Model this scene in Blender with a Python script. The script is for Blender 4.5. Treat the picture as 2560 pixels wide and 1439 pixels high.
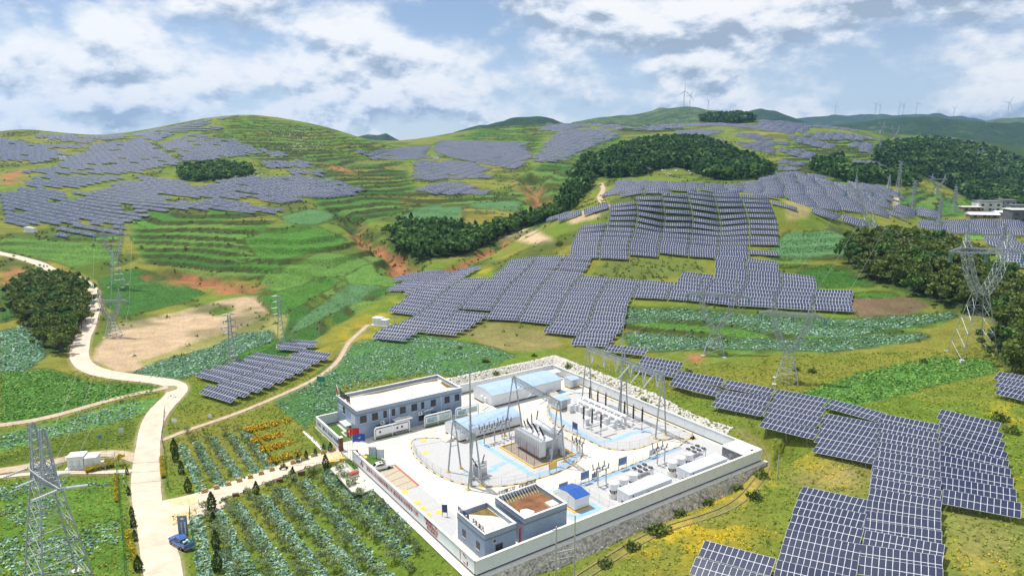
import bpy, math, random
import numpy as np
from mathutils import Vector, Matrix

for _o in list(bpy.data.objects): bpy.data.objects.remove(_o, do_unlink=True)
SC = bpy.context.scene
COL = SC.collection
random.seed(7); RNG = np.random.default_rng(7)
R = math.radians

# ------------------------------------------------------------------ camera, sky, sun, exposure
FPX = 1740.0; PITCH = math.atan(350/FPX); CAMH = 65.0      # focal length in photo pixels, tilt, drone height
cam_d = bpy.data.cameras.new('camera'); cam = bpy.data.objects.new('camera', cam_d); COL.objects.link(cam)
cam_d.sensor_width = 36; cam_d.lens = 36*FPX/2560; cam_d.clip_start = 1; cam_d.clip_end = 30000
cam.location = (0,0,CAMH); cam.rotation_euler = (R(90)-PITCH, 0, 0)
SC.camera = cam
SUN_AZ, SUN_EL = R(-58), R(66)          # clockwise from the view direction
wd = bpy.data.worlds.new('World'); SC.world = wd; wd.use_nodes = True
nt = wd.node_tree; nt.nodes.clear()
def wn(t, **k):
    n = nt.nodes.new(t)
    for a, b in k.items(): setattr(n, a, b)
    return n
wl = lambda a, b: nt.links.new(a, b)
def wmath(op, a, b=None, c=None):
    n = wn('ShaderNodeMath', operation=op)
    for i, v in enumerate((a, b, c)):
        if v is None: continue
        if isinstance(v, (int, float)): n.inputs[i].default_value = v
        else: wl(v, n.inputs[i])
    return n.outputs[0]
def wramp(fac, stops):
    n = wn('ShaderNodeValToRGB'); e = n.color_ramp.elements
    while len(e) > 1: e.remove(e[-1])
    e[0].position, e[0].color = stops[0][0], (*stops[0][1], 1)
    for p, c in stops[1:]:
        q = e.new(p); q.color = (*c, 1)
    wl(fac, n.inputs[0]); return n.outputs[0]
sky = wn('ShaderNodeTexSky', sky_type='NISHITA', sun_disc=False, sun_elevation=SUN_EL, sun_rotation=SUN_AZ,
         altitude=2500, air_density=1.0, dust_density=0.6, ozone_density=1.5)
tc = wn('ShaderNodeTexCoord'); sep = wn('ShaderNodeSeparateXYZ'); wl(tc.outputs['Generated'], sep.inputs[0])
# clouds: noise on the direction itself, finer towards the horizon where clouds are farther away
def wvec(zoff, k):
    c = wn('ShaderNodeCombineXYZ'); wl(wmath('MULTIPLY', sep.outputs[0], k), c.inputs[0]); wl(wmath('MULTIPLY', sep.outputs[1], k), c.inputs[1]); wl(wmath('MULTIPLY', wmath('ADD', sep.outputs[2], zoff), k*1.75), c.inputs[2]); return c.outputs[0]
def wnoise(vec, det, rough, off, dist=0.0):
    mp = wn('ShaderNodeMapping'); mp.inputs['Location'].default_value = off; wl(vec, mp.inputs[0])
    n = wn('ShaderNodeTexNoise'); n.inputs['Scale'].default_value = 1; n.inputs['Detail'].default_value = det
    n.inputs['Roughness'].default_value = rough; n.inputs['Distortion'].default_value = dist
    wl(mp.outputs[0], n.inputs['Vector']); return n.outputs[0]
up_ = wn('ShaderNodeMapRange', interpolation_type='SMOOTHSTEP'); up_.inputs[1].default_value = .02; up_.inputs[2].default_value = .12; wl(sep.outputs[2], up_.inputs[0])
def field(zoff):
    a_ = wnoise(wvec(zoff, 5.2), 11, .56, (1.3, 4.2, 1.0), .10); b_ = wnoise(wvec(zoff, 13.0), 9, .56, (7.1, 2.4, 3.0), .05)
    m_ = wn('ShaderNodeMix'); wl(up_.outputs[0], m_.inputs[0]); wl(wmath('ADD', wmath('MULTIPLY', a_, .35), wmath('MULTIPLY', b_, .65)), m_.inputs[2]); wl(wmath('ADD', wmath('MULTIPLY', a_, .84), wmath('MULTIPLY', b_, .16)), m_.inputs[3]); return m_.outputs[0]
cl = field(0.0); cl2 = field(.016)
mask = wn('ShaderNodeMapRange', interpolation_type='SMOOTHSTEP'); mask.inputs[1].default_value = .40; mask.inputs[2].default_value = .545; wl(cl, mask.inputs[0])
# a cloud with thick cloud above it is a shaded base; a cloud with open sky above it is a lit top
light = wmath('ADD', wmath('MULTIPLY', wmath('SUBTRACT', cl, cl2), 3.4), wmath('SUBTRACT', 1.22, wmath('MULTIPLY', cl2, 1.12)))
ccol = wramp(light, [(.36, (.42,.51,.64)), (.50, (.68,.77,.89)), (.62, (.96,1.0,1.05)), (.76, (1.12,1.12,1.12))])
skyb = wn('ShaderNodeMixRGB', blend_type='MULTIPLY'); skyb.inputs[0].default_value = 1; skyb.inputs[2].default_value = (.125,.125,.125,1); wl(sky.outputs[0], skyb.inputs[1])
hz = wn('ShaderNodeMapRange'); hz.inputs[1].default_value = 0.0; hz.inputs[2].default_value = .16; hz.inputs[3].default_value = .60; hz.inputs[4].default_value = .16; wl(sep.outputs[2], hz.inputs[0])
skyh = wn('ShaderNodeMixRGB'); skyh.inputs[2].default_value = (.80,.88,.98,1); wl(hz.outputs[0], skyh.inputs[0]); wl(skyb.outputs[0], skyh.inputs[1])
mix = wn('ShaderNodeMixRGB'); wl(mask.outputs[0], mix.inputs[0]); wl(skyh.outputs[0], mix.inputs[1]); wl(ccol, mix.inputs[2])
bg = wn('ShaderNodeBackground'); bg.inputs[1].default_value = .92; wl(mix.outputs[0], bg.inputs[0])
wo = wn('ShaderNodeOutputWorld'); wl(bg.outputs[0], wo.inputs[0])
sd = bpy.data.lights.new('sun', 'SUN'); sd.energy = 5.0; sd.angle = R(.53); sd.color = (1, .955, .88)
sun = bpy.data.objects.new('sun', sd); COL.objects.link(sun)
sdir = Vector((math.sin(SUN_AZ)*math.cos(SUN_EL), math.cos(SUN_AZ)*math.cos(SUN_EL), math.sin(SUN_EL)))
sun.rotation_euler = sdir.to_track_quat('Z', 'Y').to_euler(); sun.location = sdir*400
SC.view_settings.view_transform = 'Standard'; SC.view_settings.look = 'None'
SC.view_settings.exposure = 0.0; SC.view_settings.gamma = 1.0; SC.view_settings.use_curve_mapping = False
SC.cycles.max_bounces = 5; SC.cycles.diffuse_bounces = 2; SC.cycles.glossy_bounces = 2; SC.cycles.transparent_max_bounces = 6
SC.cycles.volume_bounces = 0; SC.cycles.use_denoising = True

# ------------------------------------------------------------------ survey helpers: photo pixel -> ray -> ground
CP, SP = math.cos(PITCH), math.sin(PITCH)
def ray(px, py):
    u = (px-1280)/FPX; v = (py-719.5)/FPX
    return u, CP - SP*v, -SP - CP*v
def proj(X, Y, Z):
    zc = Y*CP - (Z-CAMH)*SP; v = -(Y*SP + (Z-CAMH)*CP)
    zc = np.maximum(zc, 1e-3) if isinstance(zc, np.ndarray) else max(zc, 1e-3)
    return 1280 + FPX*X/zc, 719.5 + FPX*v/zc
def gp(px, py, z=0.0):
    a, b, c = ray(px, py); t = (z-CAMH)/c
    return a*t, b*t
def inpoly(px, py, poly):
    px = np.asarray(px); py = np.asarray(py)
    ins = np.zeros(px.shape, bool); n = len(poly)
    for i in range(n):
        x0, y0 = poly[i]; x1, y1 = poly[(i+1) % n]
        if y0 == y1: continue
        c = ((y0 > py) != (y1 > py)) & (px < (x1-x0)*(py-y0)/(y1-y0)+x0)
        ins ^= c
    return ins
# substation frame: corner nearest the camera, u to the right and away, v to the left and away
SUB0 = (-5.6, 97.0); SA = R(55.2); SROT = math.pi/2 - SA
SU = (math.sin(SA), math.cos(SA)); SV = (-math.cos(SA), math.sin(SA))
def sub(u, v): return SUB0[0]+SU[0]*u+SV[0]*v, SUB0[1]+SU[1]*u+SV[1]*v
def to_uv(X, Y):
    dx = X-SUB0[0]; dy = Y-SUB0[1]
    return dx*SU[0]+dy*SU[1], dx*SV[0]+dy*SV[1]

# ------------------------------------------------------------------ materials
MATS = {}
def hexc(s):
    c = [int(s[i:i+2], 16)/255 for i in (0, 2, 4)]
    return tuple(x/12.92 if x <= .04045 else ((x+.055)/1.055)**2.4 for x in c)
def mat(name, col, rough=.7, metal=0.0, noise=.12, nscale=3.0, bump=0.0, bscale=None, spec=.5, col2=None, coat=0.0):
    """plain surface: base colour broken by two octaves of noise, optional bump"""
    if name in MATS: return MATS[name]
    m = bpy.data.materials.new(name); m.use_nodes = True; MATS[name] = m
    t = m.node_tree; b = t.nodes['Principled BSDF']
    b.inputs['Roughness'].default_value = rough; b.inputs['Metallic'].default_value = metal
    b.inputs['Specular IOR Level'].default_value = spec; b.inputs['Coat Weight'].default_value = coat
    c = t.nodes.new('ShaderNodeTexCoord')
    n = t.nodes.new('ShaderNodeTexNoise'); n.inputs['Scale'].default_value = nscale; n.inputs['Detail'].default_value = 5; n.inputs['Roughness'].default_value = .62
    t.links.new(c.outputs['Object'], n.inputs['Vector'])
    r = t.nodes.new('ShaderNodeValToRGB'); e = r.color_ramp.elements
    lo = tuple(x*(1-noise) for x in col) if col2 is None else col2
    hi = tuple(min(1, x*(1+noise)) for x in col)
    e[0].position, e[0].color = .32, (*lo, 1); e[1].position, e[1].color = .68, (*hi, 1)
    t.links.new(n.outputs[0], r.inputs[0]); t.links.new(r.outputs[0], b.inputs['Base Color'])
    if bump:
        n2 = t.nodes.new('ShaderNodeTexNoise'); n2.inputs['Scale'].default_value = bscale or nscale*3; n2.inputs['Detail'].default_value = 4
        t.links.new(c.outputs['Object'], n2.inputs['Vector'])
        bp = t.nodes.new('ShaderNodeBump'); bp.inputs['Strength'].default_value = bump; bp.inputs['Distance'].default_value = .1
        t.links.new(n2.outputs[0], bp.inputs['Height']); t.links.new(bp.outputs[0], b.inputs['Normal'])
    return m

# ------------------------------------------------------------------ mesh helpers
class MB:
    """collects faces; build() links them as ONE mesh object"""
    def __init__(s): s.v = []; s.f = []; s.m = []; s.mats = []
    def mi(s, m):
        if m is None: return 0
        if m not in s.mats: s.mats.append(m)
        return s.mats.index(m)
    def poly(s, pts, m=None):
        i = len(s.v); s.v += [tuple(p) for p in pts]; s.f.append(tuple(range(i, i+len(pts)))); s.m.append(s.mi(m)); return s
    def hexa(s, p, m=None):
        i = len(s.v); s.v += [tuple(q) for q in p]; k = s.mi(m)
        for f in ((0,3,2,1),(4,5,6,7),(0,1,5,4),(1,2,6,5),(2,3,7,6),(3,0,4,7)):
            s.f.append(tuple(i+j for j in f)); s.m.append(k)
        return s
    def box(s, x0, x1, y0, y1, z0, z1, m=None):
        return s.hexa([(x0,y0,z0),(x1,y0,z0),(x1,y1,z0),(x0,y1,z0),(x0,y0,z1),(x1,y0,z1),(x1,y1,z1),(x0,y1,z1)], m)
    def bar(s, a, b, r, m=None, n=4, r2=None, caps=True):
        a = Vector(a); b = Vector(b); d = b-a
        if d.length < 1e-6: return s
        d.normalize(); q = Vector((0,0,1)) if abs(d.z) < .95 else Vector((1,0,0))
        x = d.cross(q).normalized(); y = d.cross(x); r2 = r if r2 is None else r2
        i = len(s.v); k = s.mi(m)
        for c, rr in ((a, r), (b, r2)):
            for j in range(n):
                t = 2*math.pi*(j+.5)/n; s.v.append(tuple(c+(x*math.cos(t)+y*math.sin(t))*rr))
        for j in range(n):
            s.f.append((i+j, i+(j+1)%n, i+n+(j+1)%n, i+n+j)); s.m.append(k)
        if caps:
            s.f.append(tuple(i+n-1-j for j in range(n))); s.m.append(k); s.f.append(tuple(i+n+j for j in range(n))); s.m.append(k)
        return s
    def tube(s, pts, r, m=None, n=6):
        for a, b in zip(pts[:-1], pts[1:]): s.bar(a, b, r, m, n)
        return s
    def lathe(s, c, prof, m=None, n=12, axis=None):
        """prof: (radius, height) pairs, about z through c (or about axis)"""
        i = len(s.v); k = s.mi(m); c = Vector(c)
        M = Matrix.Identity(3) if axis is None else Vector(axis).to_track_quat('Z', 'Y').to_matrix()
        for (r, h) in prof:
            for j in range(n):
                t = 2*math.pi*j/n; s.v.append(tuple(c+M@Vector((r*math.cos(t), r*math.sin(t), h))))
        for a in range(len(prof)-1):
            for j in range(n):
                s.f.append((i+a*n+j, i+a*n+(j+1)%n, i+(a+1)*n+(j+1)%n, i+(a+1)*n+j)); s.m.append(k)
        s.f.append(tuple(i+n-1-j for j in range(n))); s.m.append(k)
        q = i+(len(prof)-1)*n; s.f.append(tuple(q+j for j in range(n))); s.m.append(k)
        return s
    def mesh(s, name, m=None, smooth=False):
        me = bpy.data.meshes.new(name); me.from_pydata(s.v, [], s.f)
        for q in (s.mats or [m]):
            me.materials.append(q)
        if s.mats: me.polygons.foreach_set('material_index', s.m)
        if smooth: me.polygons.foreach_set('use_smooth', [True]*len(s.f))
        me.update(); return me
    def build(s, name, m=None, parent=None, smooth=False):
        return link(name, s.mesh(name, m, smooth), parent)
def np_mesh(name, V, F, mats, mi=None, smooth=False):
    """V (n,3), F (k,3 or 4) numpy arrays"""
    me = bpy.data.meshes.new(name); k = F.shape[1]
    me.vertices.add(len(V)); me.vertices.foreach_set('co', np.ascontiguousarray(V, dtype=np.float32).ravel())
    me.loops.add(F.size); me.loops.foreach_set('vertex_index', np.ascontiguousarray(F, dtype=np.int32).ravel())
    me.polygons.add(len(F)); me.polygons.foreach_set('loop_start', np.arange(0, F.size, k, dtype=np.int32))
    for m in mats: me.materials.append(m)
    if mi is not None: me.polygons.foreach_set('material_index', np.asarray(mi, dtype=np.int32))
    if smooth: me.polygons.foreach_set('use_smooth', np.ones(len(F), bool))
    me.update(calc_edges=True); return me
def link(name, data, parent=None, loc=None, rz=None):
    o = bpy.data.objects.new(name, data); COL.objects.link(o)
    if parent is not None: o.parent = parent
    if loc is not None: o.location = loc
    if rz is not None: o.rotation_euler = (0,0,rz)
    return o
def tag(o, label=None, cat=None, group=None, kind=None):
    if label: o['label'] = label
    if cat: o['category'] = cat
    if group: o['group'] = group
    if kind: o['kind'] = kind
    return o
def thing(name, label, cat, loc=(0,0,0), rz=0.0, group=None):
    o = link(name, None, None, loc, rz); o.empty_display_size = .5
    return tag(o, label, cat, group)
def sthing(name, label, cat, u, v, z=0.0, rz=0.0, group=None):
    x, y = sub(u, v); return thing(name, label, cat, (x, y, z), SROT+rz, group)
def copy_tree(o, parent=None):
    c = o.copy(); COL.objects.link(c); c.parent = parent
    for ch in o.children: copy_tree(ch, c)
    return c
# ------------------------------------------------------------------ terrain: surveyed spot heights (photo x, photo y, distance ahead in m)
SPOTS = [
 # near left and centre
 (0,1439,97),(200,1439,97),(400,1439,97),(0,1250,123),(300,1250,124),(0,1100,150),(300,1100,152),(0,960,183),(450,970,181),
 (100,900,205),(240,900,206),(0,800,255),(200,800,262),(450,830,248),(600,900,208),(700,830,240),(820,880,213),(700,1000,174),(850,960,185),(1000,900,203),(640,1100,152),
 (0,700,330),(120,665,360),(240,720,315),(400,700,335),(560,690,335),(700,700,322),(760,780,268),(900,780,255),(1000,720,290),
 (0,600,400),(200,600,398),(400,600,392),(560,600,385),(660,600,385),(760,620,370),(860,600,400),(900,700,312),(820,560,430),
 (75,575,425),(300,560,440),(0,520,480),(200,500,510),(420,520,470),(600,520,470),(690,530,455),(780,500,520),(0,440,600),(200,440,600),(400,450,580),(600,450,590),(800,470,590),
 (0,380,740),(200,380,745),(420,390,720),(550,390,720),(700,390,740),(0,345,850),(200,345,860),(430,345,850),(560,320,870),(700,345,840),
 (60,324,920),(250,337,960),(450,308,950),(540,294,940),(630,290,930),(720,312,900),(800,322,900),(880,345,900),(960,358,1000),(860,400,760),(900,440,670),
 # ravine and middle distance
 (950,600,425),(1000,650,372),(1050,690,330),(1100,620,405),(1150,660,355),(1250,620,392),(1180,570,470),(1280,560,475),(980,520,540),(1130,530,520),(1250,520,530),(1350,490,560),(1400,530,470),(1330,450,620),
 (960,470,620),(1100,470,640),(1250,470,640),(920,400,830),(1020,400,820),(1200,400,820),(1300,400,790),(1420,420,720),(1400,380,850),(1100,360,1000),(1200,350,1050),(1300,352,1000),(1010,352,1200),(1090,343,1250),
 (1200,325,1120),(1350,310,1180),(1450,335,1000),(1500,360,880),(1560,335,1000),
 # slope with the panel field behind the substation, its crest and the dip behind it
 (1300,850,222),(1450,880,212),(1600,880,206),(1100,810,242),(950,840,230),(1200,760,262),(1350,740,265),(1250,690,290),(1450,700,276),(1430,640,297),(1600,700,272),(1700,740,254),(1560,640,293),
 (1650,620,300),(1500,580,315),(1650,560,320),(1800,560,318),(1900,600,302),(1560,515,332),(1650,492,336),(1750,485,338),(1860,490,336),(1960,508,330),(1450,540,340),(1390,560,345),
 (1600,470,480),(1700,462,490),(1850,462,490),(1700,442,560),(1550,450,540),(1480,500,430),(1950,445,500),(2060,468,470),(2160,490,460),(2080,530,375),(2200,525,400),
 (1500,400,680),(1600,390,690),(1700,375,720),(1850,400,680),(1920,430,610),(1650,345,860),(1780,350,840),
 # right
 (2000,740,250),(2030,600,303),(2050,690,268),(2120,740,246),(2000,850,206),(1790,880,204),(1965,950,176),(2150,850,206),(2250,780,226),(2250,700,258),(2250,640,285),(2400,760,225),(2430,890,188),(2560,800,205),(2560,650,270),
 (2150,590,315),(2300,600,335),(2200,960,170),(2400,960,166),(1800,960,178),(1680,960,180),(2000,1050,148),(2250,1050,142),(2500,1000,152),(2250,1200,118),(2500,1200,116),(2250,1400,96),(2500,1400,93),(1960,1180,128),(2000,1300,110),(1850,1400,100),(1600,1420,101),(1420,1439,101),
 (2300,560,405),(2450,560,400),(2560,560,395),(2300,500,520),(2480,530,470),(2560,530,465),(2400,470,720),(2250,460,600),(2200,420,690),(2110,430,600),(2000,400,700),
 (2300,375,840),(2220,385,850),(2400,410,800),(2500,430,900),(2560,420,950),(1900,360,850),(1850,330,1000),(1950,320,1050),(2050,345,950),(2150,370,850),(2100,320,1150),(1800,300,1250),(1870,300,1250),(1740,308,1200),(1650,315,1150),(2240,340,1100),(2400,345,1200),(2560,370,1250),
]
HID = [  # hidden ground (lateral m / distance, distance, height)
 (.12,385,35),(.27,395,34),(.36,385,33),(.2,420,35),(-.05,1500,60),(-.3,1300,70),(-.5,1300,60),(-.7,1200,60),(.2,1600,80),(.45,1600,60),(.7,1600,40),(.0,1650,50),
 (-.3,55,-2),(.3,55,-3),(0,55,-3),(.8,60,0),(-.8,60,-1),(1.2,100,4),(-1.2,100,0),(1.2,400,15),(-1.2,400,20),(-1.1,800,70),(1.1,900,40),(1.2,200,8),(-1.2,200,3),
]
cs, cl_, cz = [], [], []
for (px, py, Y) in SPOTS:
    a, b, c = ray(px, py); cs.append(a/b); cl_.append(math.log(Y)); cz.append(CAMH + c/b*Y)
for (s, Y, z) in HID: cs.append(s); cl_.append(math.log(Y)); cz.append(z)
KS, KL = 2.2, 1.6
cx = np.array(cs)*KS; cy = np.array(cl_)*KL; cz = np.array(cz)
def tps_k(d2): return .5*d2*np.log(d2+1e-9)
nC = len(cx)
A = np.zeros((nC+3, nC+3)); A[:nC,:nC] = tps_k((cx[:,None]-cx)**2+(cy[:,None]-cy)**2) + np.eye(nC)*2e-4
A[:nC,nC] = 1; A[:nC,nC+1] = cx; A[:nC,nC+2] = cy; A[nC:,:nC] = A[:nC,nC:].T
wts = np.linalg.solve(A, np.concatenate([cz, [0,0,0]]))
NS, NY = 790, 810
S1 = np.linspace(-1.15, 1.15, NS); L1 = np.linspace(math.log(48), math.log(1700), NY)
SS, LL = np.meshgrid(S1, L1); gy = np.exp(LL); gx = SS*gy
def tps_eval(s, l):
    q = s.ravel()*KS; w = l.ravel()*KL; out = np.empty(q.shape)
    for i in range(0, len(q), 60000):
        a = q[i:i+60000, None]; b = w[i:i+60000, None]
        out[i:i+60000] = tps_k((a-cx)**2+(b-cy)**2)@wts[:nC] + wts[nC] + wts[nC+1]*a[:,0] + wts[nC+2]*b[:,0]
    return out.reshape(s.shape)
# evaluate on a coarse lattice, then resample smoothly
cS = np.linspace(-1.15,1.15,211); cL = np.linspace(L1[0], L1[-1], 216)
zc = tps_eval(*np.meshgrid(cS, cL))
def up(zc, n0, n1):
    i = np.linspace(0, zc.shape[0]-1, n0); j = np.linspace(0, zc.shape[1]-1, n1)
    def cub(z, t):
        k = np.clip(t.astype(int), 0, z.shape[0]-2); f = (t-k)[:,None]
        p = [z[np.clip(k+d, 0, z.shape[0]-1)] for d in (-1,0,1,2)]
        return p[1]+.5*f*(p[2]-p[0]+f*(2*p[0]-5*p[1]+4*p[2]-p[3]+f*(3*(p[1]-p[2])+p[3]-p[0])))
    return cub(cub(zc, i).T, j).T
gz = up(zc, NY, NS)
# value noise on the plan
_VN = {}
def vnoise(x, y, sc, seed):
    if seed not in _VN: _VN[seed] = np.random.default_rng(seed).random((256,256)).astype(np.float32)
    g = _VN[seed]; x = x/sc; y = y/sc
    xi = np.floor(x).astype(int); yi = np.floor(y).astype(int); fx = x-xi; fy = y-yi
    fx = fx*fx*(3-2*fx); fy = fy*fy*(3-2*fy)
    a = g[xi%256, yi%256]; b = g[(xi+1)%256, yi%256]; c = g[xi%256, (yi+1)%256]; d = g[(xi+1)%256, (yi+1)%256]
    return (a*(1-fx)+b*fx)*(1-fy)+(c*(1-fx)+d*fx)*fy
def fbm(x, y, sc, seed, o=4):
    t = 0; a = .5
    for k in range(o): t = t+a*vnoise(x, y, sc/2**k, seed+k); a *= .5
    return t/(1-.5**o)
gz0 = gz.copy()
gpx, gpy = proj(gx, gy, gz)
def blur(a, r):
    for ax in (0, 1):
        k = np.cumsum(np.pad(a, [(r+1, r) if i == ax else (0,0) for i in (0,1)], 'edge'), axis=ax)
        n = a.shape[ax]
        a = (np.take(k, np.arange(2*r+1, 2*r+1+n), ax)-np.take(k, np.arange(0, n), ax))/(2*r+1)
    return a
def zone(poly, r=5): return blur(inpoly(gpx, gpy, poly).astype(float), r)
gu, gv = to_uv(gx, gy)
dist_sub = np.maximum(np.maximum(-gu, gu-71), np.maximum(-gv, gv-71.5)); dist_sub = np.maximum(dist_sub, 0)
# terraced hillsides: (polygon, step height, riser share)
TERR = [
 ([(560,285),(700,300),(800,318),(880,345),(960,360),(1010,375),(900,400),(890,440),(800,430),(700,370),(640,350),(560,340)], 3.4, .30),
 ([(780,430),(1000,400),(1040,470),(1040,520),(900,560),(790,520)], 2.6, .34),
 ([(340,530),(520,520),(700,535),(640,600),(640,690),(500,690),(360,660),(330,600)], 2.6, .30),
 ([(0,590),(300,585),(300,650),(120,640),(0,630)], 2.4, .25),
 ([(1150,345),(1250,300),(1400,300),(1360,330),(1340,400),(1250,352),(1100,350)], 4.2, .32),
 ([(1000,480),(1320,470),(1330,520),(1280,560),(1000,540)], 3.0, .25),
 ([(600,590),(720,550),(900,600),(1040,680),(900,740),(760,760),(700,830),(600,700)], 3.4, .16),
 ([(2280,470),(2440,500),(2420,540),(2280,540),(2220,500)], 2.6, .25),
 ([(1540,768),(1700,768),(1960,785),(2130,790),(2400,770),(2380,800),(2100,880),(1840,880),(1560,860)], 1.5, .30),
 ([(1300,440),(1500,330),(1560,340),(1470,470),(1330,520)], 3.0, .3),
 ([(1480,300),(1640,290),(1760,300),(1700,330),(1560,330)], 5.0, .3),
 ([(1900,470),(2000,330),(2200,340),(2150,470)], 3.0, .3),
 ([(560,330),(700,345),(780,400),(700,430),(640,400),(590,360)], 3.0, .3),
 ([(1940,590),(2100,590),(2140,660),(2100,740),(2000,700),(1920,650)], 2.4, .18),
 ([(450,880),(700,720),(1000,700),(930,760),(760,860),(640,940)], 2.2, .2),
]
riser = np.zeros_like(gz); level = np.zeros_like(gz); tw = np.zeros_like(gz)
wob = fbm(gx, gy, 60, 11, 3)-.5
for k, (poly, h, rs) in enumerate(TERR):
    w = zone(poly, 6); m = w > .02
    t = gz0[m]/h + wob[m]*2.2 + k*.37; lev = np.floor(t); fr = t-lev
    e = np.clip((fr-(1-rs))/rs, 0, 1); st = np.clip(e*1.25-.12, 0, 1)
    flat = h*(lev+st*.88+fr*.12-wob[m]*2.2-k*.37)
    gz[m] = gz[m]*(1-w[m]) + (flat+.0)*w[m]
    riser[m] = np.maximum(riser[m], np.where(e > 0, 1, 0)*np.clip(w[m]*2-.6, 0, 1))
    level[m] = np.where(w[m] > .5, lev+k*61, level[m]); tw[m] = np.maximum(tw[m], w[m])
# gullies: eroded ravine cut into the middle distance
def seg_dist(x, y, pts):
    best = np.full(x.shape, 1e9); tpos = np.zeros(x.shape); acc = 0
    for (a, b) in zip(pts[:-1], pts[1:]):
        dx, dy = b[0]-a[0], b[1]-a[1]; l2 = dx*dx+dy*dy+1e-9
        t = np.clip(((x-a[0])*dx+(y-a[1])*dy)/l2, 0, 1); d = np.hypot(x-a[0]-t*dx, y-a[1]-t*dy)
        k = d < best; best[k] = d[k]; tpos[k] = (acc+t)[k]; acc += 1
    return best, tpos
def zat0(px, py):
    """ground hit of a photo pixel on the bare terrain"""
    a, b, c = ray(px, py); s = a/b; col = np.clip((s-S1[0])/(S1[1]-S1[0]), 0, NS-1.001); j = int(col); f = col-j
    prof = gz[:, j]*(1-f)+gz[:, j+1]*f; Ys = np.exp(L1); r = CAMH+c/b*Ys
    hit = np.nonzero(prof >= r)[0]
    i = hit[0] if len(hit) else NY-1
    if i == 0: return s*Ys[0], Ys[0], prof[0]
    g0 = r[i-1]-prof[i-1]; g1 = r[i]-prof[i]; t = g0/(g0-g1+1e-9); Y = Ys[i-1]+t*(Ys[i]-Ys[i-1])
    return s*Y, Y, prof[i-1]+t*(prof[i]-prof[i-1])
gull = np.zeros_like(gz)
for pts, w, d in [([(1330,440),(1345,480),(1380,520),(1300,560)], 16, 9), ([(860,530),(900,570),(930,610),(990,640),(1010,680)], 13, 7),
                  ([(380,690),(470,690),(560,710),(640,725)], 9, 3.5), ([(1260,600),(1180,650),(1100,680)], 12, 4)]:
    wp = [zat0(*p)[:2] for p in pts]
    dd, _ = seg_dist(gx, gy, wp); dd = dd + (fbm(gx, gy, 14, 5, 3)-.5)*12
    k = np.clip(1-dd/w, 0, 1); k = k*k*(3-2*k); gz -= k*d; gull = np.maximum(gull, k)
gz += (fbm(gx, gy, 9, 21, 3)-.5)*.5*np.clip(dist_sub/10, 0, 1)
# the levelled pad, lower ground in front of its right wall, banks at the back
w = np.clip((9-dist_sub)/8, 0, 1); w = w*w*(3-2*w)
front = (gv < 0) & (gu > -6) & (gu < 78)
low = -1.0-1.9*np.clip(gu/14, 0, 1)*np.clip((77-gu)/9, 0, 1)
tgt = np.where(gv < -.5, low, -.18)
fs = np.clip((8-np.maximum(-gv, 0))/7, 0, 1)*(gv < -.5)*np.clip((gu+4)/4, 0, 1)*np.clip((80-gu)/5, 0, 1); gz = gz*(1-fs)+np.minimum(gz, low)*fs
gz = gz*(1-w)+tgt*w
left_out = (gu < -1.2) & (gv > 50) & (gv < 74) & (gu > -9)
gz = np.where(left_out, np.minimum(gz, -1.0*np.clip((-1.2-gu)/1.5, 0, 1)*np.clip((gv-51)/3, 0, 1)+0.0), gz)
back = ((gu > 71.9) & (gv > 14) & (gv < 82)) | ((gv > 72.4) & (gu > 28) & (gu < 80))
bd = np.maximum(np.where(gu > 71.9, gu-71.9, 0), np.where(gv > 72.4, gv-72.4, 0))
bh = np.clip(bd/4.5, 0, 1)*2.6*np.clip((gu-28)/8, 0, 1)*np.clip((gv-14)/22, 0, 1)
gz = np.where(back, np.maximum(gz, bh), gz)

def ground_z(X, Y):
    X = np.asarray(X, float); Y = np.asarray(Y, float)
    ci = np.clip((X/Y-S1[0])/(S1[1]-S1[0]), 0, NS-1.001); ri = np.clip((np.log(np.maximum(Y,1))-L1[0])/(L1[1]-L1[0]), 0, NY-1.001)
    j = ci.astype(int); i = ri.astype(int); f = ci-j; g = ri-i
    return (gz[i,j]*(1-f)+gz[i,j+1]*f)*(1-g)+(gz[i+1,j]*(1-f)+gz[i+1,j+1]*f)*g
def hit(px, py): return zat0(px, py)

# roads: centre lines in photo pixels, width in metres
ROADS = {
 'road': ([(414,1475),(412,1439),(384,1321),(366,1252),(364,1183),(370,1113),(375,1079),(384,1044),(405,1012),(436,988),(462,968),(440,955),(400,950),(340,945),(278,937),(225,925),(203,908),(196,885),(203,855),(212,832),(222,808),(230,785),(235,760),(234,738),(226,718),(205,700),(170,689),(135,678),(97,657),(42,641),(0,633),(-60,620)], 5.2),
 'entrance_road': ([(400,1268),(455,1262),(525,1243),(620,1207),(709,1175),(780,1152),(850,1134)], 5.6),
 'dirt_track': ([(-40,1066),(60,1058),(120,1046),(190,1026),(250,1006),(300,992),(350,980),(420,968)], 2.4),
 'side_track': ([(352,1150),(310,1128),(262,1126),(215,1134),(150,1150),(70,1170),(-40,1182)], 3.2),
 'concrete_path': ([(330,1176),(280,1180),(240,1184),(200,1182),(165,1176),(120,1178),(60,1184),(-30,1195)], 1.5),
 'stone_path': ([(404,1100),(447,1078),(500,1062),(555,1047),(600,1030),(641,1013),(700,988),(760,962),(810,935),(845,905),(858,880),(872,855),(895,833),(920,812)], 1.5),
 'panel_track': ([(1400,1475),(1470,1429),(1540,1385),(1620,1340),(1700,1310),(1780,1278),(1850,1240),(1900,1205),(1925,1180),(1935,1130),(1900,1100),(1850,1075)], 2.2),
 'hill_track': ([(1503,458),(1509,472),(1498,492),(1506,505),(1520,516)], 3.0),
 'far_track': ([(2236,475),(2242,490),(2238,512)], 3.5),
}
road_pts = {}
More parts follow.
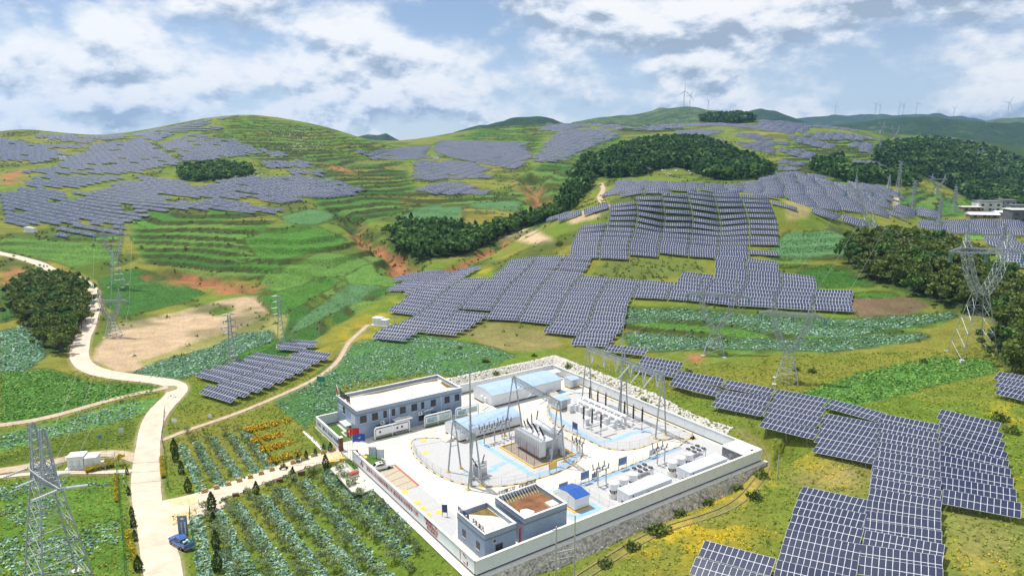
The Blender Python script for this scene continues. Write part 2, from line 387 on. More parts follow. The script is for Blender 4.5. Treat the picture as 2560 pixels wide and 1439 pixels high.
def dense(wp, step):
    out = [wp[0]]
    for a, b in zip(wp[:-1], wp[1:]):
        n = max(1, int(math.hypot(b[0]-a[0], b[1]-a[1])/step))
        for k in range(1, n+1): out.append((a[0]+(b[0]-a[0])*k/n, a[1]+(b[1]-a[1])*k/n))
    return out
for nm, (pl, wd_) in ROADS.items():
    wp = [hit(*p)[:2] for p in pl]
    # smooth the line
    q = dense(wp, 1.2); q = np.array(q)
    for _ in range(30):
        q[1:-1] = .25*q[:-2]+.5*q[1:-1]+.25*q[2:]
    z = ground_z(q[:,0], q[:,1])
    for _ in range(120): z[1:-1] = .25*z[:-2]+.5*z[1:-1]+.25*z[2:]
    road_pts[nm] = (q, z, wd_)
roadm = np.zeros_like(gz)
for nm, (q, z, wd_) in road_pts.items():
    x0, x1 = q[:,0].min()-8, q[:,0].max()+8; y0, y1 = q[:,1].min()-8, q[:,1].max()+8
    m = (gx > x0) & (gx < x1) & (gy > y0) & (gy < y1); idx = np.nonzero(m.ravel())[0]
    P = np.stack([gx.ravel()[idx], gy.ravel()[idx]], 1)
    for i in range(0, len(idx), 20000):
        d = (P[i:i+20000, None, 0]-q[None,:,0])**2+(P[i:i+20000, None, 1]-q[None,:,1])**2
        k = d.argmin(1); dm = np.sqrt(d[np.arange(len(k)), k]); ii = idx[i:i+20000]
        ww = np.clip((wd_/2+2.2-dm)/1.8, 0, 1); r_, c_ = np.unravel_index(ii, gz.shape)
        gz[r_, c_] = gz[r_, c_]*(1-ww)+(z[k]-.10)*ww
        roadm[r_, c_] = np.maximum(roadm[r_, c_], np.clip((wd_/2+.9-dm)/.8, 0, 1)*(.25 if nm == 'panel_track' else 1))

# ------------------------------------------------------------------ what grows where
gpx, gpy = proj(gx, gy, gz)
n1 = fbm(gx, gy, 30, 31, 4); n2 = fbm(gx, gy, 7, 41, 4); n3 = fbm(gx, gy, 120, 51, 3)
def C(*c): return np.array(c)
MEADOW, OLIVE, YEL = C(.120,.185,.022), C(.180,.185,.030), C(.260,.220,.040)
CROP1, CROP2, CROP3, CABB = C(.078,.205,.028), C(.125,.255,.045), C(.052,.145,.024), C(.115,.250,.095)
BRUSH, EARTH, DRY, STRAW, DARK = C(.042,.062,.016), C(.300,.135,.060), C(.47,.345,.215), C(.30,.285,.095), C(.030,.062,.018)
t = np.clip((n1-.38)*3.2, 0, 1)[...,None]
col = MEADOW*(1-t)+OLIVE*t
t = np.clip((n3*.6+n2*.4-.52)*6, 0, 1)[...,None]*.55
col = col*(1-t)+YEL*t
crop = np.zeros_like(gz)
# terraced fields: each level, cut across every 60 m or so, carries its own crop
cell = np.floor((gx+(fbm(gx, gy, 45, 61, 2)-.5)*60)/55 + level*.37)
hsh = np.abs(np.sin(level*12.9898+cell*78.233)*43758.5453)%1
pal = np.array([CROP1, CROP2, CROP3, CROP1*.6+CROP2*.4, CROP2*.85+YEL*.15, MEADOW*.9, OLIVE*.9, CROP1])
fc = pal[(hsh*len(pal)).astype(int)%len(pal)]
hill = inpoly(gpx, gpy, TERR[0][0]) | inpoly(gpx, gpy, TERR[12][0]) | inpoly(gpx, gpy, TERR[11][0])
wgt = np.where(hill, .62, 1.0)*np.clip(tw*3-1, 0, 1)
col = col*(1-wgt[...,None])+fc*wgt[...,None]; crop = np.maximum(crop, wgt*(hsh < .7))
FIELDS = [  # photo outline, colour, crop-ness
 ([(232,900),(250,858),(290,810),(400,790),(520,760),(600,742),(660,742),(690,770),(700,800),(690,830),(640,800),(560,850),(470,890),(360,925),(300,930)], DRY, 0),
 ([(345,905),(450,868),(600,820),(690,768),(715,790),(705,845),(640,850),(520,880),(420,900),(370,920)], STRAW, .2),
 ([(525,775),(560,765),(590,772),(565,790),(530,788)], MEADOW, .2),
 ([(330,930),(420,895),(520,870),(600,835),(680,825),(690,850),(610,880),(540,920),(450,948),(380,945)], CABB*.75, 1),
 ([(240,690),(340,670),(420,700),(520,735),(480,745),(400,770),(300,790),(262,760),(255,720)], CROP3*1.15, 1),
 ([(0,610),(240,600),(300,640),(290,670),(210,680),(130,650),(0,625)], CROP2, 1),
 ([(160,670),(280,650),(290,690),(240,700)], MEADOW*.7, .1),
 ([(660,580),(780,560),(870,600),(840,620),(700,650),(640,640),(610,600)], CROP1*1.1, 1),
 ([(660,690),(800,630),(900,640),(930,660),(820,700),(700,730),(640,720)], CROP2, 1),
 ([(660,740),(830,690),(860,700),(740,770),(690,790),(640,740)], CROP1, 1),
 ([(860,690),(920,660),(1010,680),(1000,710),(950,720),(880,720)], CROP2*1.05, 1),
 ([(740,800),(880,710),(960,715),(900,750),(820,790),(740,830),(715,850)], CABB*.9, 1),
 ([(700,540),(780,520),(860,535),(800,560),(720,560)], CABB*.8+CROP1*.2, 1),
 ([(1000,540),(1060,512),(1160,515),(1150,555),(1080,560),(1020,560)], CABB*.95, 1),
 ([(1150,530),(1180,520),(1250,525),(1290,540),(1240,555),(1150,560)], YEL*.9, .2),
 ([(1160,510),(1300,500),(1300,530),(1250,525),(1180,520)], CABB, 1),
 ([(930,600),(980,620),(1000,655),(960,640)], CROP1*1.1, 1),
 ([(0,830),(60,810),(110,860),(115,890),(60,930),(0,940)], CABB*.8, 1),
 ([(0,700),(30,740),(60,790),(0,810)], CROP3, 1),
 ([(0,930),(120,920),(230,955),(400,965),(380,985),(250,1005),(120,1040),(0,1060)], CROP1*.9+CABB*.1, 1),
 ([(0,1085),(120,1060),(300,1010),(440,985),(440,1000),(320,1050),(150,1090),(0,1130)], CROP2*.8+CABB*.3, 1),
 ([(0,1140),(150,1095),(330,1055),(345,1080),(330,1100),(200,1130),(0,1165)], MEADOW*.75, .2),
 ([(0,1215),(80,1200),(300,1195),(310,1250),(325,1439),(0,1439)], CROP1*.55+MEADOW*.5, .5),
 ([(1930,620),(1960,580),(2080,575),(2140,600),(2110,640),(2000,650),(1930,645)], CABB*1.05, 1),
 ([(1990,680),(2080,660),(2150,690),(2200,715),(2100,720),(2010,715)], CROP3*1.1, 1),
 ([(2120,745),(2270,740),(2330,765),(2220,800),(2140,790)], C(.17,.115,.07), 0),
 ([(2130,732),(2230,730),(2260,742),(2140,745)], CROP1, 1),
 ([(1560,770),(1700,770),(2000,795),(2100,800),(2380,780),(2400,795),(2100,845),(1900,830),(1740,800),(1560,810)], CABB*.72, 1),
 ([(1560,830),(1760,840),(1980,850),(2300,830),(2330,845),(2080,880),(1800,870),(1580,880)], CABB*.72, 1),
 ([(2000,985),(2150,930),(2330,890),(2480,900),(2500,930),(2350,960),(2200,1000),(2080,1020)], CROP1*.85+CABB*.25, 1),
 ([(1900,915),(2100,905),(2360,880),(2400,880),(2200,920),(2020,960),(1950,940)], OLIVE*1.05, 0),
 ([(1150,830),(1240,805),(1370,830),(1410,865),(1330,880),(1230,870)], C(.24,.21,.075), 0),
 ([(880,860),(960,840),(1060,835),(1240,870),(1290,890),(1200,930),(1130,940),(1040,935),(920,950),(850,960),(790,1040),(740,1030),(680,1000),(760,960)], CABB*.55+CROP1*.35, 1),
 ([(690,1010),(800,960),(850,985),(850,1030),(790,1045),(770,1075),(720,1040)], CABB*.55+CROP1*.3, 1),
 ([(2080,335),(2200,332),(2300,335),(2290,348),(2160,348)], C(.16,.25,.03), .3),
 ([(1500,405),(1540,398),(1560,420),(1500,430)], MEADOW, 0),
 ([(1210,575),(1290,565),(1340,575),(1390,605),(1340,612),(1290,600),(1230,600)], C(.48,.36,.22), 0),
 ([(1400,535),(1500,520),(1540,512),(1510,540),(1430,560)], C(.42,.33,.19), 0),
 ([(1960,500),(2030,515),(2020,545),(1965,550)], C(.30,.26,.10), 0),
 ([(2420,570),(2500,575),(2480,600),(2400,600)], CROP2*1.2, .8),
 ([(1482,690),(1505,655),(1600,648),(1740,655),(1770,672),(1690,690),(1600,705),(1510,702)], BRUSH*1.7+OLIVE*.3, 0),
]
for poly, c, k in FIELDS:
    b = poly; jx = (fbm(gx, gy, 12, 71, 2)-.5)*10
    m = blur(inpoly(gpx+jx, gpy+jx*.5, b).astype(float), 1)
    vv = (.90+.2*n2)[...,None]
    col = col*(1-m[...,None]) + (c*vv)*m[...,None]; crop = crop*(1-m)+k*m; riser = riser*(1-m*.85)
    if k > .5:
        mb2 = blur(inpoly(gpx+jx, gpy+jx*.5, b).astype(float), 2); ed = np.clip(1-np.abs(mb2-.45)*3.2, 0, 1)*np.clip((gy-150)/60, 0, 1); riser = np.maximum(riser, ed*.9*(n2 > .36))
# yellow flowers, tall dry grass, bare earth
YELLOW_ZONES = [(([(1690,1290),(1900,1170),(1960,1190),(1900,1320),(1700,1400),(1560,1439),(1500,1439)]), .75), ([(1960,1130),(2150,1150),(2200,1200),(2000,1260),(1950,1220)], .5), ([(2340,1180),(2560,1080),(2560,1180),(2400,1300),(2360,1439),(2560,1439),(2560,1000),(2480,1000)], .45),
                ([(800,880),(860,830),(960,760),(1180,680),(1280,640),(1290,660),(1160,720),(980,800),(900,860),(840,920)], .55), ([(960,860),(1100,850),(1180,930),(1060,940),(980,900)], .6), ([(0,640),(60,660),(100,700),(40,730),(0,720)], .5), ([(1380,640),(1500,620),(1500,640),(1400,660)], .4), ([(1690,1400),(2000,1200),(2000,1439),(1690,1439)], .25), ([(230,950),(420,960),(440,975),(330,1000),(240,985)], .35)]
fl = np.zeros_like(gz)
for poly, a in YELLOW_ZONES: fl = np.maximum(fl, zone(poly, 8)*a)
fl = fl*np.clip((fbm(gx, gy, 6, 81, 3)-.46)*7, 0, 1)*(crop < .5)
col = col*(1-fl[...,None]*.9)+C(.50,.36,.02)*fl[...,None]*.9
dryz = zone([(1960,1190),(2170,1130),(2180,1240),(2050,1230),(1990,1215)], 8)*.8+zone([(2360,1250),(2480,1290),(2560,1300),(2560,1439),(2370,1439)], 10)*.6
col = col*(1-dryz[...,None])+C(.27,.225,.085)*dryz[...,None]
bare = np.clip(gull*2.2-.4, 0, 1)*np.clip((fbm(gx, gy, 16, 91, 3)-.40)*5, 0, 1)
for poly in ([(380,690),(480,690),(560,700),(650,725),(600,745),(500,720),(400,705)], [(1290,450),(1340,470),(1370,520),(1330,520),(1300,490)], [(780,405),(870,420),(900,440),(830,425)], [(0,680),(40,660),(80,690),(0,720)], [(1720,885),(1750,880),(1760,905),(1725,910)], [(860,570),(900,590),(930,640),(900,620)], [(140,300),(200,300),(180,330)], [(0,440),(60,420),(90,430),(20,470)]):
    bare = np.maximum(bare, zone(poly, 3)*np.clip((n2-.36)*6, 0, 1))
col = col*(1-bare[...,None])+(EARTH*(.8+.5*n2[...,None]))*bare[...,None]; crop *= 1-bare
# scrub: patches, and lines of it along old contour banks on the farther slopes
ct = (gz0/3.1+wob*1.6+n1*.5)%1; lin = np.clip(1-np.abs(ct-.5)*9, 0, 1)*np.clip((gy-330)/120, 0, 1)*(n2*.6+n1*.4 > .44)*(crop < .4)
pat = np.clip((fbm(gx, gy, 26, 131, 4)-.52)*9, 0, 1)*np.clip((gy-200)/80, 0, 1)*.75*(crop < .4)
wild = zone([(2140,290),(2570,290),(2570,445),(2440,440),(2330,360),(2180,345)], 6)*(gy > 700)
scr = np.clip(np.maximum(np.maximum(lin*.85, pat), wild*(.55+.6*(n1 > .5))), 0, 1)*(dist_sub > 12)*(1-bare)
scol = BRUSH*(.7+.7*n2[...,None])+MEADOW*.12
col = col*(1-scr[...,None])+scol*scr[...,None]; scrub = scr
rb = np.clip(riser*1.1, 0, 1)*(1-bare); mixr = (BRUSH*(.45+.6*n2[...,None])*.9+OLIVE*.10)
col = col*(1-rb[...,None]*.93)+mixr*rb[...,None]*.93; crop *= 1-rb
gb = np.clip(gull*1.6-.1, 0, 1)*(1-bare)*.75
col = col*(1-gb[...,None])+BRUSH*1.2*gb[...,None]; crop *= 1-gb
FOREST = {
 'central': ([(1478,445),(1500,400),(1560,372),(1640,356),(1720,350),(1800,372),(1880,405),(1928,436),(1920,448),(1800,452),(1742,436),(1700,420),(1640,425),(1600,442),(1520,446)], 430, 800, 9.0),
 'central_tail': ([(1395,540),(1405,490),(1432,440),(1465,400),(1500,400),(1490,445),(1468,485),(1430,528)], 380, 760, 8.5),
 'gully': ([(990,640),(972,590),(1000,566),(1100,566),(1200,588),(1280,556),(1330,536),(1400,528),(1390,552),(1310,572),(1240,600),(1190,630),(1120,645),(1040,652)], 330, 520, 8.0),
 'grove': ([(28,765),(36,725),(80,700),(160,697),(212,725),(222,790),(196,850),(165,885),(118,888),(100,830),(60,810)], 200, 345, 6.5),
 'right': ([(2105,650),(2135,610),(2230,598),(2330,615),(2420,660),(2560,725),(2570,960),(2490,905),(2480,850),(2490,800),(2400,778),(2330,758),(2250,728),(2165,700)], 150, 330, 8.0),
 'far_hill': ([(2180,402),(2200,372),(2290,360),(2370,372),(2430,408),(2450,446),(2570,440),(2570,520),(2450,515),(2400,488),(2330,446),(2250,436)], 450, 1200, 10.0),
 'mid_right': ([(2020,425),(2050,405),(2110,400),(2110,430),(2280,440),(2300,470),(2200,462),(2110,455),(2060,440)], 480, 760, 8.5),
 'hilltop': ([(1735,305),(1750,293),(1815,287),(1880,293),(1890,306),(1820,310)], 900, 1700, 13.0),
 'far_scrub': ([(2300,352),(2420,345),(2570,350),(2570,440),(2450,442),(2430,400),(2370,368)], 700, 1600, 9.0),
 'hill_grove': ([(440,446),(455,425),(540,412),(625,420),(640,438),(560,450),(480,455)], 500, 760, 6.0),
}
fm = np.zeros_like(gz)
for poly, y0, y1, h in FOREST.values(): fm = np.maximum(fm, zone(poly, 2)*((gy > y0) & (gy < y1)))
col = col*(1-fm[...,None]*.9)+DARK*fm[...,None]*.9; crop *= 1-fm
rm = roadm[...,None]*(.75); col = col*(1-rm)+C(.36,.28,.18)*rm; crop *= 1-roadm
col *= (.86+.28*fbm(gx, gy, 3.0, 95, 3))[...,None]

# ---- terrain material
m = bpy.data.materials.new('terrain'); m.use_nodes = True; MATS['terrain'] = m; t = m.node_tree; b = t.nodes['Principled BSDF']
b.inputs['Roughness'].default_value = .95; b.inputs['Specular IOR Level'].default_value = .12
def tn(ty, **k):
    n = t.nodes.new(ty)
    for a, v in k.items(): setattr(n, a, v)
    return n
at = tn('ShaderNodeAttribute', attribute_name='tint'); ac = tn('ShaderNodeAttribute', attribute_name='crop')
ge = tn('ShaderNodeNewGeometry')
def tnoise(sc, det, ro=.6):
    n = tn('ShaderNodeTexNoise'); n.inputs['Scale'].default_value = sc; n.inputs['Detail'].default_value = det; n.inputs['Roughness'].default_value = ro
    t.links.new(ge.outputs['Position'], n.inputs['Vector']); return n.outputs[0]
fine = tnoise(1.3, 5, .7); mid = tnoise(.16, 4)
vo = tn('ShaderNodeTexVoronoi'); vo.inputs['Scale'].default_value = 1.25; t.links.new(ge.outputs['Position'], vo.inputs['Vector'])
def tm(op, a, b_=None):
    n = tn('ShaderNodeMath', operation=op)
    for i, v in enumerate((a, b_)):
        if v is None: continue
        if isinstance(v, (int, float)): n.inputs[i].default_value = v
        else: t.links.new(v, n.inputs[i])
    return n.outputs[0]
# plain ground: speckle; crop: plant-sized dabs with darker soil between
k1 = tm('ADD', .30, tm('MULTIPLY', fine, 1.45)); k2 = tm('ADD', .68, tm('MULTIPLY', mid, .66))
dab = tm('SUBTRACT', 1.28, tm('MULTIPLY', vo.outputs['Distance'], .95))
kc = tn('ShaderNodeMix'); t.links.new(ac.outputs['Fac'], kc.inputs[0]); kc.inputs[2].default_value = 1.0; t.links.new(dab, kc.inputs[3])
kk = tm('MULTIPLY', tm('MULTIPLY', k1, k2), kc.outputs[0])
mu = tn('ShaderNodeVectorMath', operation='SCALE'); t.links.new(at.outputs['Color'], mu.inputs[0]); t.links.new(kk, mu.inputs['Scale'])
t.links.new(mu.outputs[0], b.inputs['Base Color'])
bp = tn('ShaderNodeBump'); bp.inputs['Strength'].default_value = .85; bp.inputs['Distance'].default_value = .55
t.links.new(tm('ADD', fine, tm('MULTIPLY', dab, ac.outputs['Fac'])), bp.inputs['Height']); t.links.new(bp.outputs[0], b.inputs['Normal'])

# ---- terrain mesh, with a coarse apron out to the horizon
far_y = np.exp(np.linspace(math.log(1700), math.log(6200), 26))[1:]
fx_ = S1[None,:]*far_y[:,None]*np.linspace(1,.75,25)[:,None]; fy_ = np.repeat(far_y[:,None], NS, 1)
k = np.linspace(0,1,25)[:,None]; fz_ = gz[-1][None,:]*(1-k)**2 + (-10-60*k)*(1-(1-k)**2) + (fbm(fx_, fy_, 900, 7, 4)-.5)*90*k
VX = np.concatenate([gx, fx_]); VY = np.concatenate([gy, fy_]); VZ = np.concatenate([gz, fz_])
V = np.stack([VX, VY, VZ], -1).reshape(-1,3); n0 = VX.shape[0]
ii = np.arange(n0*NS).reshape(n0, NS)
F = np.stack([ii[:-1,:-1], ii[:-1,1:], ii[1:,1:], ii[1:,:-1]], -1).reshape(-1,4)
me = np_mesh('terrain', V, F, [MATS['terrain']], smooth=True)
fcol = np.concatenate([col, np.repeat((DARK*.6+MEADOW*.4)[None,None], 25, 0).repeat(NS, 1)]).reshape(-1,3)
ca = me.attributes.new('tint', 'FLOAT_COLOR', 'POINT'); ca.data.foreach_set('color', np.concatenate([fcol, np.ones((len(fcol),1))], 1).astype(np.float32).ravel())
cc = me.attributes.new('crop', 'FLOAT', 'POINT'); cc.data.foreach_set('value', np.concatenate([crop, np.zeros((25,NS))]).astype(np.float32).ravel())
tag(link('terrain', me), 'green rolling hillside of fields, meadows and terraces', kind='structure')
# ---- road sheets
CONC = mat('road_concrete', (.60,.50,.385), .9, noise=.16, nscale=.35, bump=.15, bscale=4)
DIRT = mat('track_dirt', (.46,.36,.24), .95, noise=.22, nscale=.9, bump=.4, bscale=3)
RUT = mat('rut_earth', (.24,.17,.08), .95, noise=.3, nscale=.8, bump=.4, bscale=3, col2=(.16,.17,.04))
RLAB = {'road': 'pale concrete road winding from the lower edge up to the left hill', 'entrance_road': 'concrete entrance road leading to the substation gate', 'dirt_track': 'sandy dirt track through the crops left of the road', 'side_track': 'dirt side track leaving the road by the white cabin', 'concrete_path': 'narrow concrete path by the cabbage field', 'stone_path': 'narrow path climbing past the panels above the flower bed', 'panel_track': 'brown wheel track in the grass right of the substation', 'hill_track': 'pale track on the far side of the gully', 'far_track': 'pale track behind the distant panels'}
for nm, (q, z, wd_) in road_pts.items():
    tg = np.gradient(q, axis=0); tg /= np.linalg.norm(tg, axis=1)[:,None]+1e-9; nx = np.stack([tg[:,1], -tg[:,0]], 1)
    rows = []
    wv = wd_*(1+.05*np.sin(np.arange(len(q))*.21)+RNG.normal(0, .012, len(q)))
    for o in ((-.44,-.30,.30,.44) if nm == 'panel_track' else (-.5,-.25,0,.25,.5)):
        p = q+nx*(wv*o)[:,None]; rows.append(np.stack([p[:,0], p[:,1], z+(.02 if abs(o) > .43 else .045)], 1))
    rows = np.array(rows); nr, nl = rows.shape[:2]; ids = np.arange(nr*nl).reshape(nr, nl)
    F = np.stack([ids[:-1,:-1], ids[:-1,1:], ids[1:,1:], ids[1:,:-1]], -1)
    if nm == 'panel_track': F = F[[0,2]]
    me = np_mesh(nm, rows.reshape(-1,3), F.reshape(-1,4)[:, ::-1], [CONC if nm in ('road','entrance_road','concrete_path') else (RUT if nm == 'panel_track' else DIRT)], smooth=True)
    tag(link(nm, me), RLAB[nm], kind='structure')
# ------------------------------------------------------------------ solar tables (12 x 2 modules on posts)
FRAME = mat('module_frame', (.68,.71,.76), .45, noise=.06)
STEEL = mat('galvanised_steel', (.42,.45,.48), .5, .6, noise=.12, nscale=2)
m = bpy.data.materials.new('module_glass'); m.use_nodes = True; GLASS = m; MATS['module_glass'] = m
t = m.node_tree; b = t.nodes['Principled BSDF']; b.inputs['Roughness'].default_value = .16; b.inputs['Specular IOR Level'].default_value = .6
tc_ = t.nodes.new('ShaderNodeTexCoord'); br = t.nodes.new('ShaderNodeTexBrick'); br.offset = 0
br.inputs['Scale'].default_value = 1; br.inputs['Brick Width'].default_value = .155; br.inputs['Row Height'].default_value = .155; br.inputs['Mortar Size'].default_value = .006
br.inputs['Color1'].default_value = (.012,.018,.052,1); br.inputs['Color2'].default_value = (.018,.025,.068,1); br.inputs['Mortar'].default_value = (.07,.08,.11,1)
t.links.new(tc_.outputs['Object'], br.inputs['Vector'])
oi = t.nodes.new('ShaderNodeNewGeometry'); rn = t.nodes.new('ShaderNodeTexNoise'); rn.inputs['Scale'].default_value = .35; t.links.new(oi.outputs['Position'], rn.inputs['Vector'])
mx = t.nodes.new('ShaderNodeMixRGB'); mx.inputs[2].default_value = (.035,.045,.085,1); t.links.new(br.outputs[0], mx.inputs[1])
mm = t.nodes.new('ShaderNodeMath'); mm.operation = 'MULTIPLY'; mm.inputs[1].default_value = .55; t.links.new(rn.outputs[0], mm.inputs[0]); t.links.new(mm.outputs[0], mx.inputs[0])
t.links.new(mx.outputs[0], b.inputs['Base Color'])
TILT = R(24); NCOL = 12; MW, MH = 1.0, 1.66; TL = NCOL*MW; TH = 2*MH
# table frame: x along the row, y up the panel, origin mid front edge
mb = MB(); mb.box(-.49,.49,.01,1.65,-.035,.0, FRAME)
mb.poly([(-.455,.045,.004),(.455,.045,.004),(.455,1.615,.004),(-.455,1.615,.004)], GLASS); MODULE = mb.mesh('module')
def array_mb(mb, M=None):
    T = (lambda p: tuple(M@Vector(p))) if M is not None else (lambda p: p)
    x0, x1 = -TL/2, TL/2
    mb.hexa([T(p) for p in ((x0,0,-.05),(x1,0,-.05),(x1,TH,-.05),(x0,TH,-.05),(x0,0,0),(x1,0,0),(x1,TH,0),(x0,TH,0))], FRAME)
    for r in range(2):
        for c in range(NCOL):
            a = x0+c*MW+.045; d = a+MW-.09; y0 = r*MH+.045; y1 = y0+MH-.09
            mb.poly([T(p) for p in ((a,y0,.01),(d,y0,.01),(d,y1,.01),(a,y1,.01))], GLASS)
ab = MB(); array_mb(ab); ARRAY = ab.mesh('module_array')
dn = Vector((0, -math.sin(TILT), -math.cos(TILT)))         # world down seen in the tilted table frame (no roll)
def post_mesh(y, L):
    p = MB(); a = Vector((0, y, -.08)); p.bar(a, a+dn*L, .06, STEEL, 4); return p.mesh('post')
POSTF, POSTB = post_mesh(.6, 2.3), post_mesh(2.7, 3.3)
p = MB(); p.box(-TL/2, TL/2, .55, .65, -.12, -.052, STEEL); p.box(-TL/2, TL/2, 2.65, 2.75, -.12, -.052, STEEL); RAILS = p.mesh('rail')
AZN = R(28); NN = (math.sin(AZN), math.cos(AZN)); EE = (math.cos(AZN), -math.sin(AZN))
def table_matrix(ax, ay, az, bx, by, bz):
    """front edge from a to b"""
    a = Vector((ax, ay, az)); b_ = Vector((bx, by, bz)); x = (b_-a).normalized()
    h = Vector((-x.y, x.x, 0)).normalized()          # horizontal, away from the front
    y = (h*math.cos(TILT)+Vector((0,0,1))*math.sin(TILT)); y = (y-x*y.dot(x)).normalized(); z = x.cross(y)
    M = Matrix((( x.x, y.x, z.x, 0), (x.y, y.y, z.y, 0), (x.z, y.z, z.z, 0), (0,0,0,1)))
    M.translation = (a+b_)/2; return M
def lift(px, py, dz=1.15):
    X, Y, z = hit(px, py); f = (CAMH-z-dz)/(CAMH-z); return X*f, Y*f, z+dz
TABLES = []      # (matrix, cluster phrase, row, column, projected size, near?)
Z8 = lambda x, y: (1860+x/2.67, 900+y/2.67)
cols = {
 'in the short strip behind the substation wall': [[(1510,876,1610,888)],[(1598,907,1700,924),(1580,924,1686,943)],[(1686,945,1802,965),(1672,962,1788,990)],[(1802,967,1924,991),(1788,993,1915,1015),(1776,1014,1902,1040)],[(1927,992,2055,1017),(1918,1016,2049,1042),(1907,1040,2040,1068),(1896,1065,2032,1098)]],
 'in the block on the slope right of the substation': [
   [(*Z8(530,312),*Z8(885,410)), (*Z8(500,415),*Z8(870,490)), (*Z8(480,480),*Z8(865,560)), (*Z8(465,545),*Z8(860,625)), (*Z8(450,610),*Z8(853,690))],
   [(*Z8(*l), *Z8(*r)) for l, r in zip([(890,420),(885,485),(880,550),(870,615),(862,680),(853,745),(845,805),(835,870),(825,940),(815,1030),(805,1105),(797,1170),(790,1240),(768,1345),(760,1425)], [(1278,500),(1281,562),(1285,628),(1288,695),(1291,762),(1294,830),(1297,895),(1301,962),(1304,1035),(1307,1110),(1309,1185),(1314,1255),(1324,1345),(1326,1430),(1328,1520)])],
   [(*Z8(*l), *Z8(*r)) for l, r in zip([(1290,390),(1294,450),(1299,512),(1303,575),(1306,645),(1309,715),(1312,790),(1317,868),(1322,955)], [(1680,485),(1692,555),(1708,620),(1722,690),(1740,752),(1765,812),(1788,880),(1812,958),(1845,1055)])]],
 'in the block in the lower right of the picture': [
   [(1744,1389,1925,1439),(1722,1434,1910,1488)],
   [(*Z8(350,925),*Z8(800,1025)),(*Z8(318,1022),*Z8(785,1125)),(*Z8(288,1125),*Z8(770,1235)),(*Z8(255,1230),*Z8(762,1345)),(*Z8(225,1340),*Z8(745,1462)),(*Z8(195,1450),*Z8(730,1580))]],
 'at the right edge above the dry meadow': [[(2485,947,2608,968),(2488,966,2612,990),(2493,985,2615,1014)]],
}
for ph, cs_ in cols.items():
    for ci, colt in enumerate(cs_):
        for ri, (x0, y0, x1, y1) in enumerate(colt):
            a = Vector(lift(x0, y0)); b_ = Vector(lift(x1, y1)); d = (b_-a); mid_ = (a+b_)/2
            h = d.to_2d(); h = Vector((h.x, h.y, d.z)).normalized()*(TL/2)
            M = table_matrix(*(mid_-h), *(mid_+h))
            L = d.length; 
            sx = min(1.12, max(.9, L/TL)); M = M @ Matrix.Diagonal((sx, 1, 1, 1))
            TABLES.append([M, ph, len(colt)-ri, ci+1, 1e9-mid_.y, True])
def Zm(ox, oy, s, pts): return [(ox+x/s, oy+y/s) for x, y in pts]
za = lambda pts: Zm(0, 250, 3.657, pts); zb = lambda pts: Zm(640, 250, 3.657, pts); zd = lambda pts: Zm(1280, 230, 3.657, pts); ze = lambda pts: Zm(1900, 180, 3.597, pts)
CEN = 'in the big field on the slope behind the substation'; CRE = 'along the crest above the big panel field'; LC = 'in the cluster beside the concrete road'; BEH = 'in the field beyond the crest'
LH = 'on the left hill'; MF = 'in the middle distance'; RF = 'on the far right hills'
